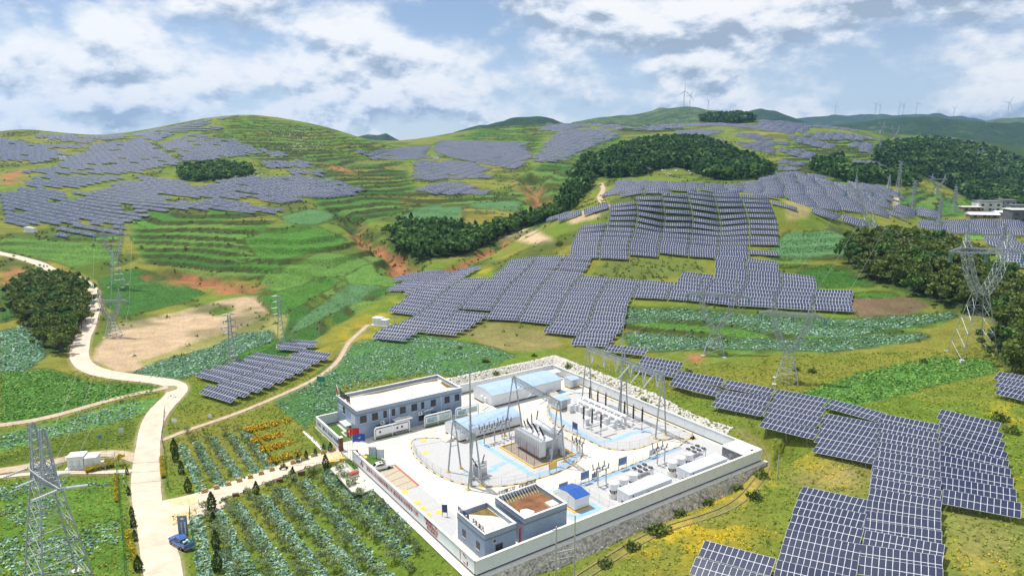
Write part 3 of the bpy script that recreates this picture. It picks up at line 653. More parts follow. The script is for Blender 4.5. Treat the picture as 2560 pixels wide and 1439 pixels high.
CLUST = [
 (LC, [(446,1042),(522,1046),(562,1022),(650,988),(700,972),(795,938),(815,888),(770,878),(838,842),(735,862),(700,888),(640,903),(530,943),(458,983),(520,1002)], 4.0, .0),
 (CEN, [(972,742),(1000,698),(1130,672),(1190,676),(1160,700),(1100,735),(1030,742)], 4.2, .0),
 (CEN, [(1000,785),(1050,732),(1180,702),(1260,682),(1300,645),(1500,648),(1478,692),(1500,704),(1660,710),(1690,694),(1770,692),(1800,645),(1975,655),(1968,684),(2046,694),(2040,718),(2130,738),(2122,782),(1960,772),(1680,757),(1580,752),(1572,800),(1562,832),(1525,862),(1412,862),(1372,822),(1240,797),(1180,777),(1142,832),(1110,838),(1030,822),(1000,852),(942,850),(960,822)], 4.1, .0, 20),
 (CRE, [(1300,645),(1392,640),(1425,562),(1500,557),(1528,540),(1500,530),(1352,564),(1372,546),(1490,517),(1560,503),(1660,486),(1750,479),(1860,487),(1978,508),(1950,535),(1940,560),(1942,600),(1905,645),(1800,648),(1640,640),(1500,648)], 3.9, .03, 11),
 (BEH, [(1512,500),(1540,472),(1545,453),(1700,457),(1870,467),(1880,449),(1980,432),(2040,442),(2120,462),(2200,462),(2252,490),(2205,518),(2265,545),(2150,530),(2040,520),(1975,502),(1860,480),(1700,478)], 4.6, .0, 16),
 (BEH, [(1988,506),(2100,538),(2200,568),(2335,594),(2295,592),(2150,567),(2030,532)], 4.6, .0),
 (RF, [(2300,560),(2420,551),(2570,556),(2570,592),(2450,587),(2330,577)], 4.6, .0), (RF, [(2460,602),(2570,590),(2570,675),(2500,642)], 4.6, .0), (RF, [(2228,513),(2355,538),(2345,552),(2240,532)], 4.6, .0),
 (LH, [(112,578),(140,564),(296,566),(290,590),(140,592)], 9, .0),
 (LH, za([(100,660),(500,600),(520,560),(750,480),(820,460),(810,400),(1100,370),(1500,300),(1560,310),(1440,370),(1380,400),(1400,440),(1520,500),(1650,570),(1600,600),(1380,620),(1200,680),(800,670),(420,670)]), 5.2, .05),
 (LH, za([(170,790),(270,710),(420,690),(1100,700),(1080,720),(800,790),(480,800)]), 5.2, .03),
 (LH, za([(-40,870),(200,800),(560,830),(640,910),(900,910),(1380,1050),(1200,1130),(900,1130),(840,1140),(600,1130),(300,1150),(80,1160),(20,1050),(-40,1000)]), 5.0, .06),
 (LH, za([(600,850),(830,840),(1260,700),(1420,720),(1700,760),(1760,790),(2000,750),(2280,700),(2560,720),(2560,940),(2200,900),(1800,890),(1560,880),(1500,920),(1520,940),(1980,910),(2530,1000),(2400,1040),(2000,1000),(1600,1010),(1400,1020),(1220,980),(900,940)]), 5.0, .05),
 (LH, zb([(60,720),(300,690),(500,700),(820,770),(1020,820),(900,860),(800,890),(500,880),(300,930),(60,930)]), 5.0, .05),
 (LH, za([(1450,410),(1740,305),(2020,360),(1960,440),(2110,350),(2370,480),(2300,510),(2000,520),(1900,580),(1660,560),(1620,500),(1480,430)]), 5.4, .04),
 (LH, za([(-40,290),(160,268),(700,330),(1190,320),(1100,350),(860,370),(800,400),(620,380),(430,360),(200,310),(-40,300)]), 5.6, .1),
 (LH, za([(1190,310),(1800,195),(2090,150),(1960,190),(1940,240),(2020,250),(1900,280),(1600,300),(1300,340)]), 5.6, .06),
 (LH, za([(-40,340),(280,400),(400,440),(620,490),(560,520),(420,550),(340,580),(150,560),(-40,560)]), 5.4, .06), (LH, za([(310,405),(780,415),(780,445),(330,440)]), 7, .0),
 (LH, zb([(20,440),(300,510),(200,528),(30,470)]), 6, 0), (LH, zb([(20,555),(480,565),(500,612),(90,625)]), 8, 0), (LH, zb([(230,625),(640,655),(610,692),(300,682)]), 8, 0),
 (MF, zb([(930,470),(1350,440),(1600,420),(1520,500),(1600,530),(1400,545),(1050,540)]), 5.4, .03),
 (MF, zb([(1690,370),(2500,390),(2420,440),(2520,500),(2460,560),(2450,610),(2380,630),(2140,600),(1780,520),(1660,490),(1620,460)]), 5.4, .04),
 (MF, zb([(1440,600),(1700,555),(2000,580),(2150,630),(2000,660),(2150,680),(2090,720),(1760,720),(1460,740),(1440,680)]), 5.2, .04), (MF, zb([(1380,575),(1590,555),(1600,570),(1450,592)]), 5.2, 0),
 (MF, zb([(1470,790),(1600,770),(1900,750),(1980,790),(2120,860),(1800,870),(1490,850)]), 5.0, .02),
 (MF, zd([(190,640),(280,500),(400,390),(560,340),(850,340),(970,390),(900,440),(700,510),(560,590),(430,640)]), 5.6, .05), (MF, zd([(230,350),(350,280),(640,280),(700,320),(560,330),(500,370)]), 5.6, .05),
 (RF, zd([(640,280),(900,290),(1100,330),(1500,290),(1900,285),(2250,310),(2560,350),(2560,380),(2250,340),(1950,310),(1600,310),(1350,350),(1100,350),(800,320)]), 6, .04), (RF, zd([(1260,232),(1330,222),(1490,270),(1300,295)]), 6, 0),
 (RF, zd([(1500,360),(1700,340),(1920,355),(1850,390),(1650,415),(1540,395)]), 5.4, 0), (RF, zd([(1700,445),(1920,435),(1870,465),(1750,470)]), 5.4, 0), (RF, zd([(2010,390),(2200,375),(2390,430),(2250,440),(2080,405)]), 5.4, 0),
 (RF, zd([(2020,460),(2180,470),(2540,460),(2540,480),(2300,490),(2460,560),(2440,570),(2200,530)]), 5.4, .03),
 (RF, ze([(0,400),(300,430),(700,480),(880,530),(700,510),(450,490),(420,520),(300,560),(0,520)]), 6, .03), (RF, ze([(380,560),(680,540),(900,570),(1050,610),(900,615),(450,600)]), 5.4, 0), (RF, ze([(290,570),(650,650),(620,690),(480,670),(370,640),(285,610)]), 5.4, 0),
 (RF, ze([(130,680),(440,720),(540,760),(500,810),(330,770),(240,740)]), 5.4, 0), (RF, ze([(820,635),(1070,650),(980,730),(850,710)]), 5.4, 0), (RF, ze([(150,800),(370,800),(350,830),(160,820)]), 5.2, 0), (RF, ze([(110,840),(360,870),(350,890),(100,880)]), 5.2, 0),
 (RF, ze([(820,790),(1000,810),(1250,860),(1550,940),(1500,950),(1200,910),(900,830)]), 5.2, 0), (RF, ze([(0,620),(270,640),(270,655),(0,650)]), 5.2, 0), (RF, ze([(1650,600),(2160,572),(2160,592),(1700,612)]), 6, 0), (RF, ze([(1750,635),(1890,630),(1890,658),(1800,658)]), 6, 0),
]
taken = set(); prng = random.Random(3)
for ci, (ph, poly, pitch, drop, *az_) in enumerate(CLUST):
    AZN = R(az_[0] if az_ else 28); NN = (math.sin(AZN), math.cos(AZN)); EE = (math.cos(AZN), -math.sin(AZN))
    if ph in (LH, MF, RF): pitch = min(pitch*1.22, max(pitch, 6.9))
    pw = [hit(*q)[:2] for q in poly]
    ea = [q[0]*EE[0]+q[1]*EE[1] for q in pw]; na = [q[0]*NN[0]+q[1]*NN[1] for q in pw]
    e0, e1, n0_, n1_ = min(ea)-15, max(ea)+15, min(na)-10, max(na)+10
    if e1-e0 > 700: e0, e1 = max(e0, -900), min(e1, 900)
    r = 0; n_ = math.floor(n0_/pitch)*pitch
    ee, nn_, rr = [], [], []
    while n_ < n1_:
        off = 1.2*math.sin(n_*.11+ci)+ (prng.random()-.5)*.5
        x = math.floor(e0/12.5)*12.5+off
        while x < e1: ee.append(x); nn_.append(n_+(prng.random()-.5)*.25); rr.append(r); x += 12.5
        n_ += pitch; r += 1
    ee = np.array(ee); nn_ = np.array(nn_)
    X = ee*EE[0]+nn_*NN[0]; Y = ee*EE[1]+nn_*NN[1]; ok = Y > 60
    gz_ = np.where(ok, ground_z(X, np.maximum(Y, 60)), 0); qx, qy = proj(X, Y, gz_+1.2)
    ok &= inpoly(qx, qy, poly)
    for k in np.nonzero(ok)[0]:
        if prng.random() < drop: continue
        hx = hit(qx[k], qy[k])
        if abs(hx[1]-Y[k]) > max(12, .06*Y[k]): continue
        key = (round(X[k]/5), round(Y[k]/2.6))
        if key in taken: continue
        taken.add(key)
        hw = TL/2; ax, ay, bx, by = X[k]-EE[0]*hw, Y[k]-EE[1]*hw, X[k]+EE[0]*hw, Y[k]+EE[1]*hw
        ga, gb_, gc, gd = ground_z([ax, bx, ax+NN[0]*3, bx+NN[0]*3], [ay, by, ay+NN[1]*3, by+NN[1]*3])
        rise = TH*math.sin(TILT)
        za_ = max(ga+1.05, gc+.95-rise); zb_ = max(gb_+1.05, gd+.95-rise)
        lim = .30*TL; dzz = max(-lim, min(lim, zb_-za_)); mz = (za_+zb_)/2
        TABLES.append([table_matrix(ax, ay, mz-dzz/2, bx, by, mz+dzz/2), ph, rr[k], k, -Y[k], False])
TABLES.sort(key=lambda q: -q[4])
# number rows from the front and tables from the left within each field, for the labels
ONES = 'zeroth first second third fourth fifth sixth seventh eighth ninth tenth eleventh twelfth thirteenth fourteenth fifteenth sixteenth seventeenth eighteenth nineteenth'.split()
def ordn(n):
    if n < 20: return ONES[n]
    t_ = {2:'twent',3:'thirt',4:'fort',5:'fift',6:'sixt'}[n//10]
    return t_+'ieth' if n%10 == 0 else t_+'y-'+ONES[n%10]
SHORT = {'in the short strip behind the substation wall': 'of solar panels behind substation wall', 'in the block on the slope right of the substation': 'of solar panels right of substation', 'in the block in the lower right of the picture': 'of solar panels, lower right block', 'at the right edge above the dry meadow': 'of solar panels, small block at right edge',
 CEN: 'of solar panels, big central field', CRE: 'of solar panels on the crest', LC: 'of solar panels beside concrete road', BEH: 'of solar panels beyond the crest', LH: 'of solar panels on left hill', MF: 'of solar panels, middle distance', RF: 'of solar panels, far right hills'}
near = TABLES[:300]; rest = TABLES[300:]
byph = {}
for q in near: byph.setdefault((q[1], q[5]), []).append(q)
NN = (math.sin(R(20)), math.cos(R(20)))
for (ph, nr), lst in byph.items():
    if nr:
        for q in lst: q.append(f"table {SHORT[ph]}, {ordn(q[3])} column from left, {ordn(q[2])} from front")
    else:
        rows_ = {}
        for q in lst: rows_.setdefault(round((q[0].translation.x*NN[0]+q[0].translation.y*NN[1])/4.1), []).append(q)
        for i, rk in enumerate(sorted(rows_)):
            for j, q in enumerate(sorted(rows_[rk], key=lambda w: w[0].translation.x)):
                q.append(f"table {SHORT[ph]}, {ordn(i+1)} row from front, {ordn(j+1)} from left")
for q in near:
    M, ph, lab = q[0], q[1], q[-1]
    o = thing('solar_table', lab, 'solar table', group='solar tables '+ph); o.matrix_world = M
    if q[5]:
        for r in range(2):
            for c in range(NCOL): link('module', MODULE, o, (-TL/2+(c+.5)*MW, r*MH, 0))
    else: link('module_array', ARRAY, o)
    link('rail', RAILS, o)
    for x in (-4.5, 0, 4.5): link('post', POSTF, o, (x,0,0)); link('post', POSTB, o, (x,0,0))
# the tables beyond the 300 that show largest
AV = np.array(ab.v); AF = [f for f in ab.f]; AM = ab.m
F4 = np.array(AF, int); nv = len(AV); VV = []; 
for q in rest:
    M = np.array(q[0]); VV.append(AV@M[:3,:3].T+M[:3,3])
VV = np.concatenate(VV); FF = (F4[None]+np.arange(len(rest))[:,None,None]*nv).reshape(-1,4)
far_m = np_mesh('distant_solar_tables', VV, FF, ab.mats, np.tile(AM, len(rest)))
tag(link('distant_solar_tables', far_m), 'rows of distant solar tables covering the far hillsides', 'solar field', kind='stuff')
pp = MB()
print('tables', len(TABLES), 'near', len(near), {k[0]: len(v) for k, v in byph.items()}, 'last Y', -near[-1][4])
# ------------------------------------------------------------------ substation
def p2(px, py, z=0.0): return to_uv(*gp(px, py, z))
YARD = mat('yard_concrete', (.62,.585,.51), .85, noise=.10, nscale=.35, bump=.05, bscale=6)
GRAVEL = mat('gravel_grey', (.47,.47,.47), .95, noise=.35, nscale=7, bump=.6, bscale=9)
BLUEP = mat('walkway_blue', (.27,.45,.68), .7, noise=.12, nscale=1.2)
YELP = mat('paint_yellow', (.78,.50,.08), .7, noise=.12, nscale=2)
BLACKP = mat('paint_black', (.03,.03,.03), .6)
WHITE = mat('white_render', (.80,.81,.82), .75, noise=.05, nscale=.8)
PANELW = mat('wall_panel_white', (.74,.78,.80), .6, noise=.05, nscale=.5)
COPE = mat('coping_concrete', (.74,.72,.68), .85, noise=.1, nscale=1.5)
PLINTH = mat('plinth_dark', (.09,.09,.09), .85, noise=.2, nscale=2)
ROOFC = mat('roof_concrete', (.66,.60,.52), .9, noise=.18, nscale=.5, bump=.1, bscale=5)
STAIN = mat('roof_stain', (.17,.12,.035), .95, noise=.35, nscale=.9)
DWIN = mat('window_glass_dark', (.02,.025,.03), .12, noise=.3, nscale=.8)
DARKF = mat('frame_dark', (.05,.05,.05), .5, noise=.2)
LGREY = mat('equipment_grey', (.66,.68,.70), .45, noise=.08, nscale=1.5)
MGREY = mat('equipment_steel', (.40,.43,.46), .5, .35, noise=.15, nscale=1.5)
BLROOF = mat('blue_roof_sheet', (.36,.48,.64), .45, noise=.08, nscale=.7)
INSUL = mat('insulator_brown', (.035,.022,.018), .25, noise=.3)
REDP = mat('paint_red', (.45,.025,.02), .5, noise=.15)
NAVY = mat('paint_navy', (.02,.045,.16), .45, noise=.1)
LAWN = mat('lawn_green', (.07,.15,.02), .95, noise=.45, nscale=3, bump=.8, bscale=8)
BRICKP = mat('paving_brick', (.44,.40,.30), .95, noise=.3, nscale=4)
STONE = mat('rubble_stone', (.60,.56,.49), .95, noise=.4, nscale=1.1)
STONEW = mat('rubble_pale', (.60,.57,.52), .95, noise=.25, nscale=1.3)
TIMBER = mat('gate_brown', (.13,.045,.03), .6, noise=.2)
def tilemat(name, c1, c2, mort, w=.45, h=.25):
    m = bpy.data.materials.new(name); m.use_nodes = True; MATS[name] = m; t = m.node_tree; b = t.nodes['Principled BSDF']; b.inputs['Roughness'].default_value = .45
    tc = t.nodes.new('ShaderNodeTexCoord'); sp = t.nodes.new('ShaderNodeSeparateXYZ'); t.links.new(tc.outputs['Object'], sp.inputs[0])
    ad = t.nodes.new('ShaderNodeMath'); t.links.new(sp.outputs[0], ad.inputs[0]); t.links.new(sp.outputs[1], ad.inputs[1])
    cb = t.nodes.new('ShaderNodeCombineXYZ'); t.links.new(ad.outputs[0], cb.inputs[0]); t.links.new(sp.outputs[2], cb.inputs[1])
    br = t.nodes.new('ShaderNodeTexBrick'); br.offset = .5; t.links.new(cb.outputs[0], br.inputs['Vector'])
    for k, v in (('Scale',1),('Brick Width',w),('Row Height',h),('Mortar Size',.014)): br.inputs[k].default_value = v
    br.inputs['Color1'].default_value = (*c1,1); br.inputs['Color2'].default_value = (*c2,1); br.inputs['Mortar'].default_value = (*mort,1)
    ns = t.nodes.new('ShaderNodeTexNoise'); ns.inputs['Scale'].default_value = .5; ns.inputs['Detail'].default_value = 4; t.links.new(tc.outputs['Object'], ns.inputs['Vector'])
    mr = t.nodes.new('ShaderNodeMapRange'); mr.inputs[3].default_value = .8; mr.inputs[4].default_value = 1.18; t.links.new(ns.outputs[0], mr.inputs[0])
    mu = t.nodes.new('ShaderNodeVectorMath'); mu.operation = 'SCALE'; t.links.new(br.outputs[0], mu.inputs[0]); t.links.new(mr.outputs[0], mu.inputs['Scale'])
    t.links.new(mu.outputs[0], b.inputs['Base Color']); return m
TILE = tilemat('facade_tile', (.23,.31,.43), (.27,.35,.48), (.30,.37,.47))
TILEB = tilemat('facade_band', (.14,.17,.20), (.16,.19,.22), (.2,.22,.25))
STONEV = tilemat('stone_veneer', (.10,.10,.11), (.30,.30,.31), (.06,.06,.06), .5, .3)
def cladmat(name, c, per=.28):
    m = bpy.data.materials.new(name); m.use_nodes = True; MATS[name] = m; t = m.node_tree; b = t.nodes['Principled BSDF']; b.inputs['Roughness'].default_value = .45
    b.inputs['Base Color'].default_value = (*c,1)
    return m
CLAD = mat('cladding_white', (.74,.76,.78), .45, noise=.05, nscale=1)

def sheet(name, poly_uv, z, m, label, skirt=0.0):
    mb = MB(); n = len(poly_uv)
    mb.poly([(u, v, z) for u, v in poly_uv], m)
    if skirt:
        for i in range(n):
            a, b_ = poly_uv[i], poly_uv[(i+1)%n]; mb.poly([(*a, z-skirt), (*b_, z-skirt), (*b_, z), (*a, z)], m)
    o = mb.build(name, m); x, y = sub(0,0); o.location = (x, y, 0); o.rotation_euler = (0,0,SROT)
    return tag(o, label, kind='structure')
def ribbon(name, pts, w, z, m, label):
    q = np.array(pts, float); tg = np.gradient(q, axis=0); tg /= np.linalg.norm(tg, axis=1)[:,None]; n = np.stack([-tg[:,1], tg[:,0]], 1)*w/2
    mb = MB(); L = q+n; Rr = q-n
    for i in range(len(q)-1): mb.poly([(*Rr[i], z), (*Rr[i+1], z), (*L[i+1], z), (*L[i], z)], m)
    o = mb.build(name, m); x, y = sub(0,0); o.location = (x, y, 0); o.rotation_euler = (0,0,SROT); return tag(o, label, kind='structure')
sheet('substation_yard', [(-.3,-.3),(71.2,-.3),(71.2,71.8),(-.3,71.8)], 0, YARD, 'white concrete yard of the substation', .9)
def smooth_uv(pts, it=2):
    q = np.array(pts, float)
    for _ in range(it):
        a = np.roll(q, -1, 0); q = np.stack([.75*q+.25*a, .25*q+.75*a], 1).reshape(-1,2)
    return [tuple(p) for p in q]
G1 = smooth_uv([(15.5,53),(12.0,46),(11.2,39),(11.4,33),(13,27.5),(16.2,23.6),(21,21),(27,20.2),(34,20.3),(40,22),(43.6,25.5),(44.6,30.5),(44.3,36),(43,42),(40.5,43.4),(31,43.4),(24,43.4),(22.8,46),(20.5,49.5)])
G2 = smooth_uv([p2(*q) for q in ((1376,1000),(1364,1022),(1376,1056),(1405,1073),(1478,1104),(1506,1119),(1540,1125),(1574,1125),(1612,1117),(1665,1093))]+[(69.8,13),(69.8,30),(69.8,50),(66,55)])
G3 = [(22.5,.6),(69.8,.6),(69.8,17),(62,14.6),(48,14.0),(33,13.6),(22.5,13.4)]
sheet('gravel_bed', G1, .010, GRAVEL, 'grey gravel bed round the main transformer'); sheet('gravel_bed', G2, .010, GRAVEL, 'grey gravel bed under the switchgear by the back wall')
sheet('gravel_bed', G3, .010, GRAVEL, 'grey gravel strip under the two white containers')
sheet('gravel_bed', [p2(*q) for q in ((1005,1226),(1047,1214),(1140,1288),(1140,1330),(1128,1342),(1060,1282))], .010, GRAVEL, 'grey gravel strip beside the parking bays')
sheet('parking_bay', [p2(*q) for q in ((935,1183),(985,1160),(1047,1213),(1006,1226))], .010, BRICKP, 'brick paved parking bays behind the lettered wall')
for i in range(5):
    t_ = i/4; a = p2(942+(1006-942)*t_, 1183+(1226-1183)*t_); b_ = p2(985+(1047-985)*t_, 1160+(1213-1160)*t_)
    ribbon('bay_line', [a, b_], .22, .016, mat('paint_brick_red', (.40,.14,.08), .8), 'red brick line between parking bays')
ribbon('bay_line', [p2(985,1160), p2(1047,1213)], .5, .020, MATS['paint_brick_red'], 'red brick edge of the parking bays')
sheet('lawn', [p2(*q) for q in ((896,1142),(915,1134),(940,1139),(962,1150),(926,1164))], .03, LAWN, 'small lawn beside the parked white car', .05)
sheet('lawn', [(.6,59.5),(4.4,59.5),(4.4,70.8),(.6,70.8)], .03, LAWN, 'lawn between the wall and the two-storey building', .05)
sheet('lawn', [(8,56.3),(17.5,56.2),(17.5,57.2),(8,57.3)], .03, LAWN, 'grass strip under the first display board', .05)
sheet('lawn', [(20.8,56.0),(36,55.6),(36,56.7),(20.8,57.0)], .03, LAWN, 'grass strip under the two picture boards', .05)
WALKS = [[(1196,1102),(1225,1121),(1255,1140),(1290,1160),(1328,1186)], [(1336,1190),(1388,1174),(1421,1155),(1440,1139),(1428,1122)], [(1230,1168),(1262,1155)], [(1164,1190),(1205,1182),(1246,1172)],
         [(1372,1030),(1405,1051),(1450,1080),(1492,1106),(1541,1098),(1580,1081),(1629,1076)], [(1385,1230),(1448,1211),(1506,1194),(1580,1164),(1642,1139),(1700,1117)], [(1421,1284),(1440,1292),(1497,1271),(1474,1255)], [(1395,985),(1420,975),(1455,985)]]
for w in WALKS: ribbon('walkway', dense([p2(*q) for q in w], 2.0), 1.25, .018, BLUEP, 'pale blue painted walkway across the yard')
def kerb(poly, name, label, closed=True, h=.14, w=.14, step=.9):
    q = dense(poly+([poly[0]] if closed else []), .45); mb = MB()
    acc = 0
    for i, (a, b_) in enumerate(zip(q[:-1], q[1:])):
        d = Vector((b_[0]-a[0], b_[1]-a[1])); L = d.length
        if L < 1e-4: continue
        n = Vector((-d.y, d.x))/L*w/2; acc += L; m = YELP if int(acc/step)%3 else BLACKP
        mb.hexa([(a[0]-n.x,a[1]-n.y,0),(b_[0]-n.x,b_[1]-n.y,0),(b_[0]+n.x,b_[1]+n.y,0),(a[0]+n.x,a[1]+n.y,0),(a[0]-n.x,a[1]-n.y,h),(b_[0]-n.x,b_[1]-n.y,h),(b_[0]+n.x,b_[1]+n.y,h),(a[0]+n.x,a[1]+n.y,h)], m)
    o = mb.build(name); x, y = sub(0,0); o.location = (x, y, 0); o.rotation_euler = (0,0,SROT); return tag(o, label, kind='structure')
kerb(G1, 'kerb', 'yellow and black kerb round the transformer gravel'); kerb(G2, 'kerb', 'yellow and black kerb round the switchgear gravel')
kerb([(22.5,13.5),(33,13.7),(48,14.1),(62,14.7),(69.6,17)], 'kerb', 'yellow and black kerb along the container strip', False)
# manhole covers and marks
for i, (px, py) in enumerate([(1012,1228),(1042,1256),(1100,1279),(1059,1101),(1064,1131),(909,1142)]):
    u, v = p2(px, py); mb = MB(); mb.lathe((0,0,.012), [(.75,0),(.75,.03),(.6,.045)], YELP, 20); o = mb.build('manhole_cover'); x, y = sub(u, v); o.location = (x, y, 0)
    tag(o, ['round yellow manhole cover nearest the parking bays','round yellow manhole cover between the bays and the annex','round yellow manhole cover beside the square covers','round yellow manhole cover at the far end of the transformer gravel','round yellow manhole cover on the transformer gravel near the signs','round yellow manhole cover on the small lawn'][i], 'manhole cover', 'yellow manhole covers')
for i, (px, py) in enumerate([(1058,1270),(1071,1286)]):
    o = sthing('inspection_cover', ['square yellow inspection cover farther from the annex','square yellow inspection cover closer to the annex'][i], 'cover', *p2(px, py), group='square yellow covers'); MB().box(-.6,.6,-.6,.6,.012,.05, YELP).build('cover_plate', parent=o); MB().box(-.15,.15,-.03,.03,.051,.08, DARKF).build('handle', parent=o)

# ---- perimeter wall
def wall_run(label, u0, v0, u1, v1, zb=-.5, zt=2.5, step=3.0, text=None):
    """panels between posts, coping on top, dark plinth; local x runs from the first end to the second, local -y is outside"""
    L = math.hypot(u1-u0, v1-v0); rz = math.atan2(v1-v0, u1-u0); o = sthing('perimeter_wall', label, 'wall', u0, v0, 0, rz, 'substation perimeter walls')
    MB().box(0, L, -.16, .16, zb, .25, PLINTH).build('plinth', parent=o); MB().box(-.05, L+.05, -.22, .22, zt, zt+.14, COPE).build('coping', parent=o)
    n = max(1, round(L/step)); s = L/n
    pm = MB().box(.015, s-.015, -.12, .12, .25, zt, PANELW).mesh('panel')
    for i in range(n): link('panel', pm, o, (i*s, 0, 0))
    pc = MB().box(-.11, .11, -.145, .145, .25, zt-.02, PANELW).mesh('pier')
    for i in range(0, n+1, 2): link('pier', pc, o, (min(max(i*s, .12), L-.12), 0, 0))
    return o
wCB = wall_run('long white panel wall above the rubble slope along the right front', 0, 0, 71, 0)
wBA = wall_run('white panel wall behind the switchgear along the right back', 71, .16, 71, 71.4)
wAD = wall_run('white panel wall along the crop field at the back', 70.8, 71.5, 0, 71.5)
wDG = wall_run('white panel wall left of the gate with dark lettering', 0, 71.3, 0, 56.4)
wGC = wall_run('white panel wall right of the gate with red emblem and slogan', 0, 49.2, 0, .2)
TEXTS = []
def text(s, size, m, parent, loc, rot, name='lettering', ext=.02, align='LEFT', sx=1.0):
    c = bpy.data.curves.new(name, 'FONT'); c.body = s; c.size = size; c.extrude = ext; c.align_x = align; c.materials.append(m); c.resolution_u = 3
    o = bpy.data.objects.new(name, c); COL.objects.link(o); TEXTS.append((o, parent, loc, rot, sx, name)); return o
RX = R(90)
text('安全第一  预防为主  综合治理  绿色发展', .95, NAVY, wDG, (.7,-.135,1.05), (RX,0,0), sx=.80)
SIGNR = mat('lettering_red', (.36,.02,.02), .5)
text('国家电力投资集团有限公司 建设具有全球竞争力的', 1.0, SIGNR, wGC, (7.5,-.135,1.15), (RX,0,0), sx=1.02)
text('创建国际一流\n  清洁能源企业\n    四川新能源', .72, SIGNR, wGC, (32.5,-.135,1.95), (RX,0,0), sx=1.05)
em = MB()   # emblem: two red brush strokes
for pts in ([(4.2,1.0),(4.9,1.0),(5.5,1.9),(5.2,2.2),(4.7,1.6)], [(5.0,.9),(5.6,.8),(5.9,1.5),(5.7,1.8)]): em.poly([(x,-.13,z) for x, z in pts], SIGNR)
em.build('emblem', parent=wGC)
em = MB()
for pts in ([(44.6,.5),(44.8,.5),(44.8,2.2),(44.6,2.2)], [(45.5,1.9),(46.6,1.5),(46.7,1.7),(45.6,2.15)], [(46.6,.5),(47.0,.5),(47.1,1.3),(46.7,1.3)], [(45.6,.5),(46.4,.5),(46.4,.7),(45.6,.7)]): em.poly([(x,-.13,z) for x, z in pts], SIGNR)
em.build('painted_figure', MATS['lettering_red'], wGC)
# outer walkway strip along the lettered wall
ribbon('wall_footing', [(-1.0,48.5),(-1.0,-.5)], 1.3, -.02, COPE, 'concrete strip along the foot of the lettered wall')
# ---- rubble retaining wall below the right front wall
def rubble(name, label, n, fn, size, m, parentless=True, zoff=0, seed=1):
    """joined stones laid on a patch; fn(s,t) -> world point, normal"""
    rg = np.random.default_rng(seed); base = np.array([(-1,-1,-1),(1,-1,-1),(1,1,-1),(-1,1,-1),(-.7,-.7,1),(.7,-.7,1),(.7,.7,1),(-.7,.7,1)], float)*.5
    fc_ = np.array([(0,3,2,1),(4,5,6,7),(0,1,5,4),(1,2,6,5),(2,3,7,6),(3,0,4,7)])
    VV, FF = [], []
    for i in range(n):
        p, (ax, ay, az) = fn(rg); sc = size*(.6+.8*rg.random(3)); a = rg.random()*6.28
        b_ = base*sc*np.array([1,1,.7]) + rg.normal(0, size*.09, (8,3)); c_, s_ = math.cos(a), math.sin(a)
        b_ = b_@np.array([[c_,s_,0],[-s_,c_,0],[0,0,1]])
        VV.append(b_[:,:1]*ax+b_[:,1:2]*ay+b_[:,2:]*az+p); FF.append(fc_+8*i)
    me = np_mesh(name, np.concatenate(VV), np.concatenate(FF), [m]); return me
bx, by = sub(0,0); U3 = np.array([SU[0],SU[1],0]); V3 = np.array([SV[0],SV[1],0]); Z3 = np.array([0,0,1.])
rt = sthing('retaining_wall', 'sloping rubble retaining wall below the right front wall', 'retaining wall', 0, 0)
mb = MB(); mb.hexa([(1,-.35,-.45),(71.5,-.35,-.45),(71.5,-2.4,-3.6),(1,-2.4,-3.6),(1,-.2,-.25),(71.5,-.2,-.25),(72.2,-1.5,-.25),(1,-.9,-.25)][:0] or [(-.2,-2.6,-3.8),(72.0,-2.6,-3.8),(72.0,-.2,-3.8),(-.2,-.2,-3.8),(-.2,-.75,-.3),(72.0,-.75,-.3),(72.0,-.2,-.3),(-.2,-.2,-.3)], STONE)
mb.build('core', parent=rt)
MB().box(-.2,72.2,-1.0,-.17,-.3,-.12, COPE).build('ledge', parent=rt)
def fn_front(rg):
    u = rg.random()*72-.1; t_ = rg.random()*.93+.04; v = -.8-1.85*t_; z = -.35-3.4*t_
    nz = np.array([0,-.88,.47]); return np.array([u, v, z]), (np.array([1,0,0.]), np.array([0,.47,.88]), nz)
o = link('stones', rubble('stones', '', 3000, fn_front, .52, STONE, seed=4), rt); o['kind'] = 'stuff'
bk = sthing('stone_bank', 'rubble bank with concrete rim below the wall left of the gate', 'stone bank', 0, 56)
MB().hexa([(-3.2,-.5,-1.6),(-.2,-.5,-1.6),(-.2,16.5,-1.6),(-3.2,16.5,-1.6),(-2.6,.5,-1.0),(-.2,.5,-.35),(-.2,15.5,-.35),(-2.6,15.5,-1.0)], STONE).build('core', parent=bk)
def fn_left(rg):
    v = rg.random()*15+.5; t_ = rg.random(); return np.array([-.4-2.1*t_, v, -.38-.62*t_]), (np.array([0,1,0.]), np.array([-.95,0,-.3]), np.array([-.3,0,.95]))
o = link('stones', rubble('stones', '', 700, fn_left, .4, STONEW, seed=5), bk); o['kind'] = 'stuff'
MB().box(-3.1,-2.6,-.5,16.6,-1.5,-.75, COPE).build('rim', parent=bk)
def fn_back(rg):
    if rg.random() < .5: u = 72+rg.random()*5.2; v = 12+rg.random()*66
    else: u = 30+rg.random()*47; v = 72.6+rg.random()*5.0
    x, y = sub(u, v); return np.array([x, y, float(ground_z(x, y))+.03]), (np.array([1.,0,0]), np.array([0,1.,0]), Z3)
tag(link('rubble', rubble('rubble', '', 5200, fn_back, .55, STONEW, seed=6)), 'pale rubble covering the bank behind the substation walls', 'rubble', kind='stuff')

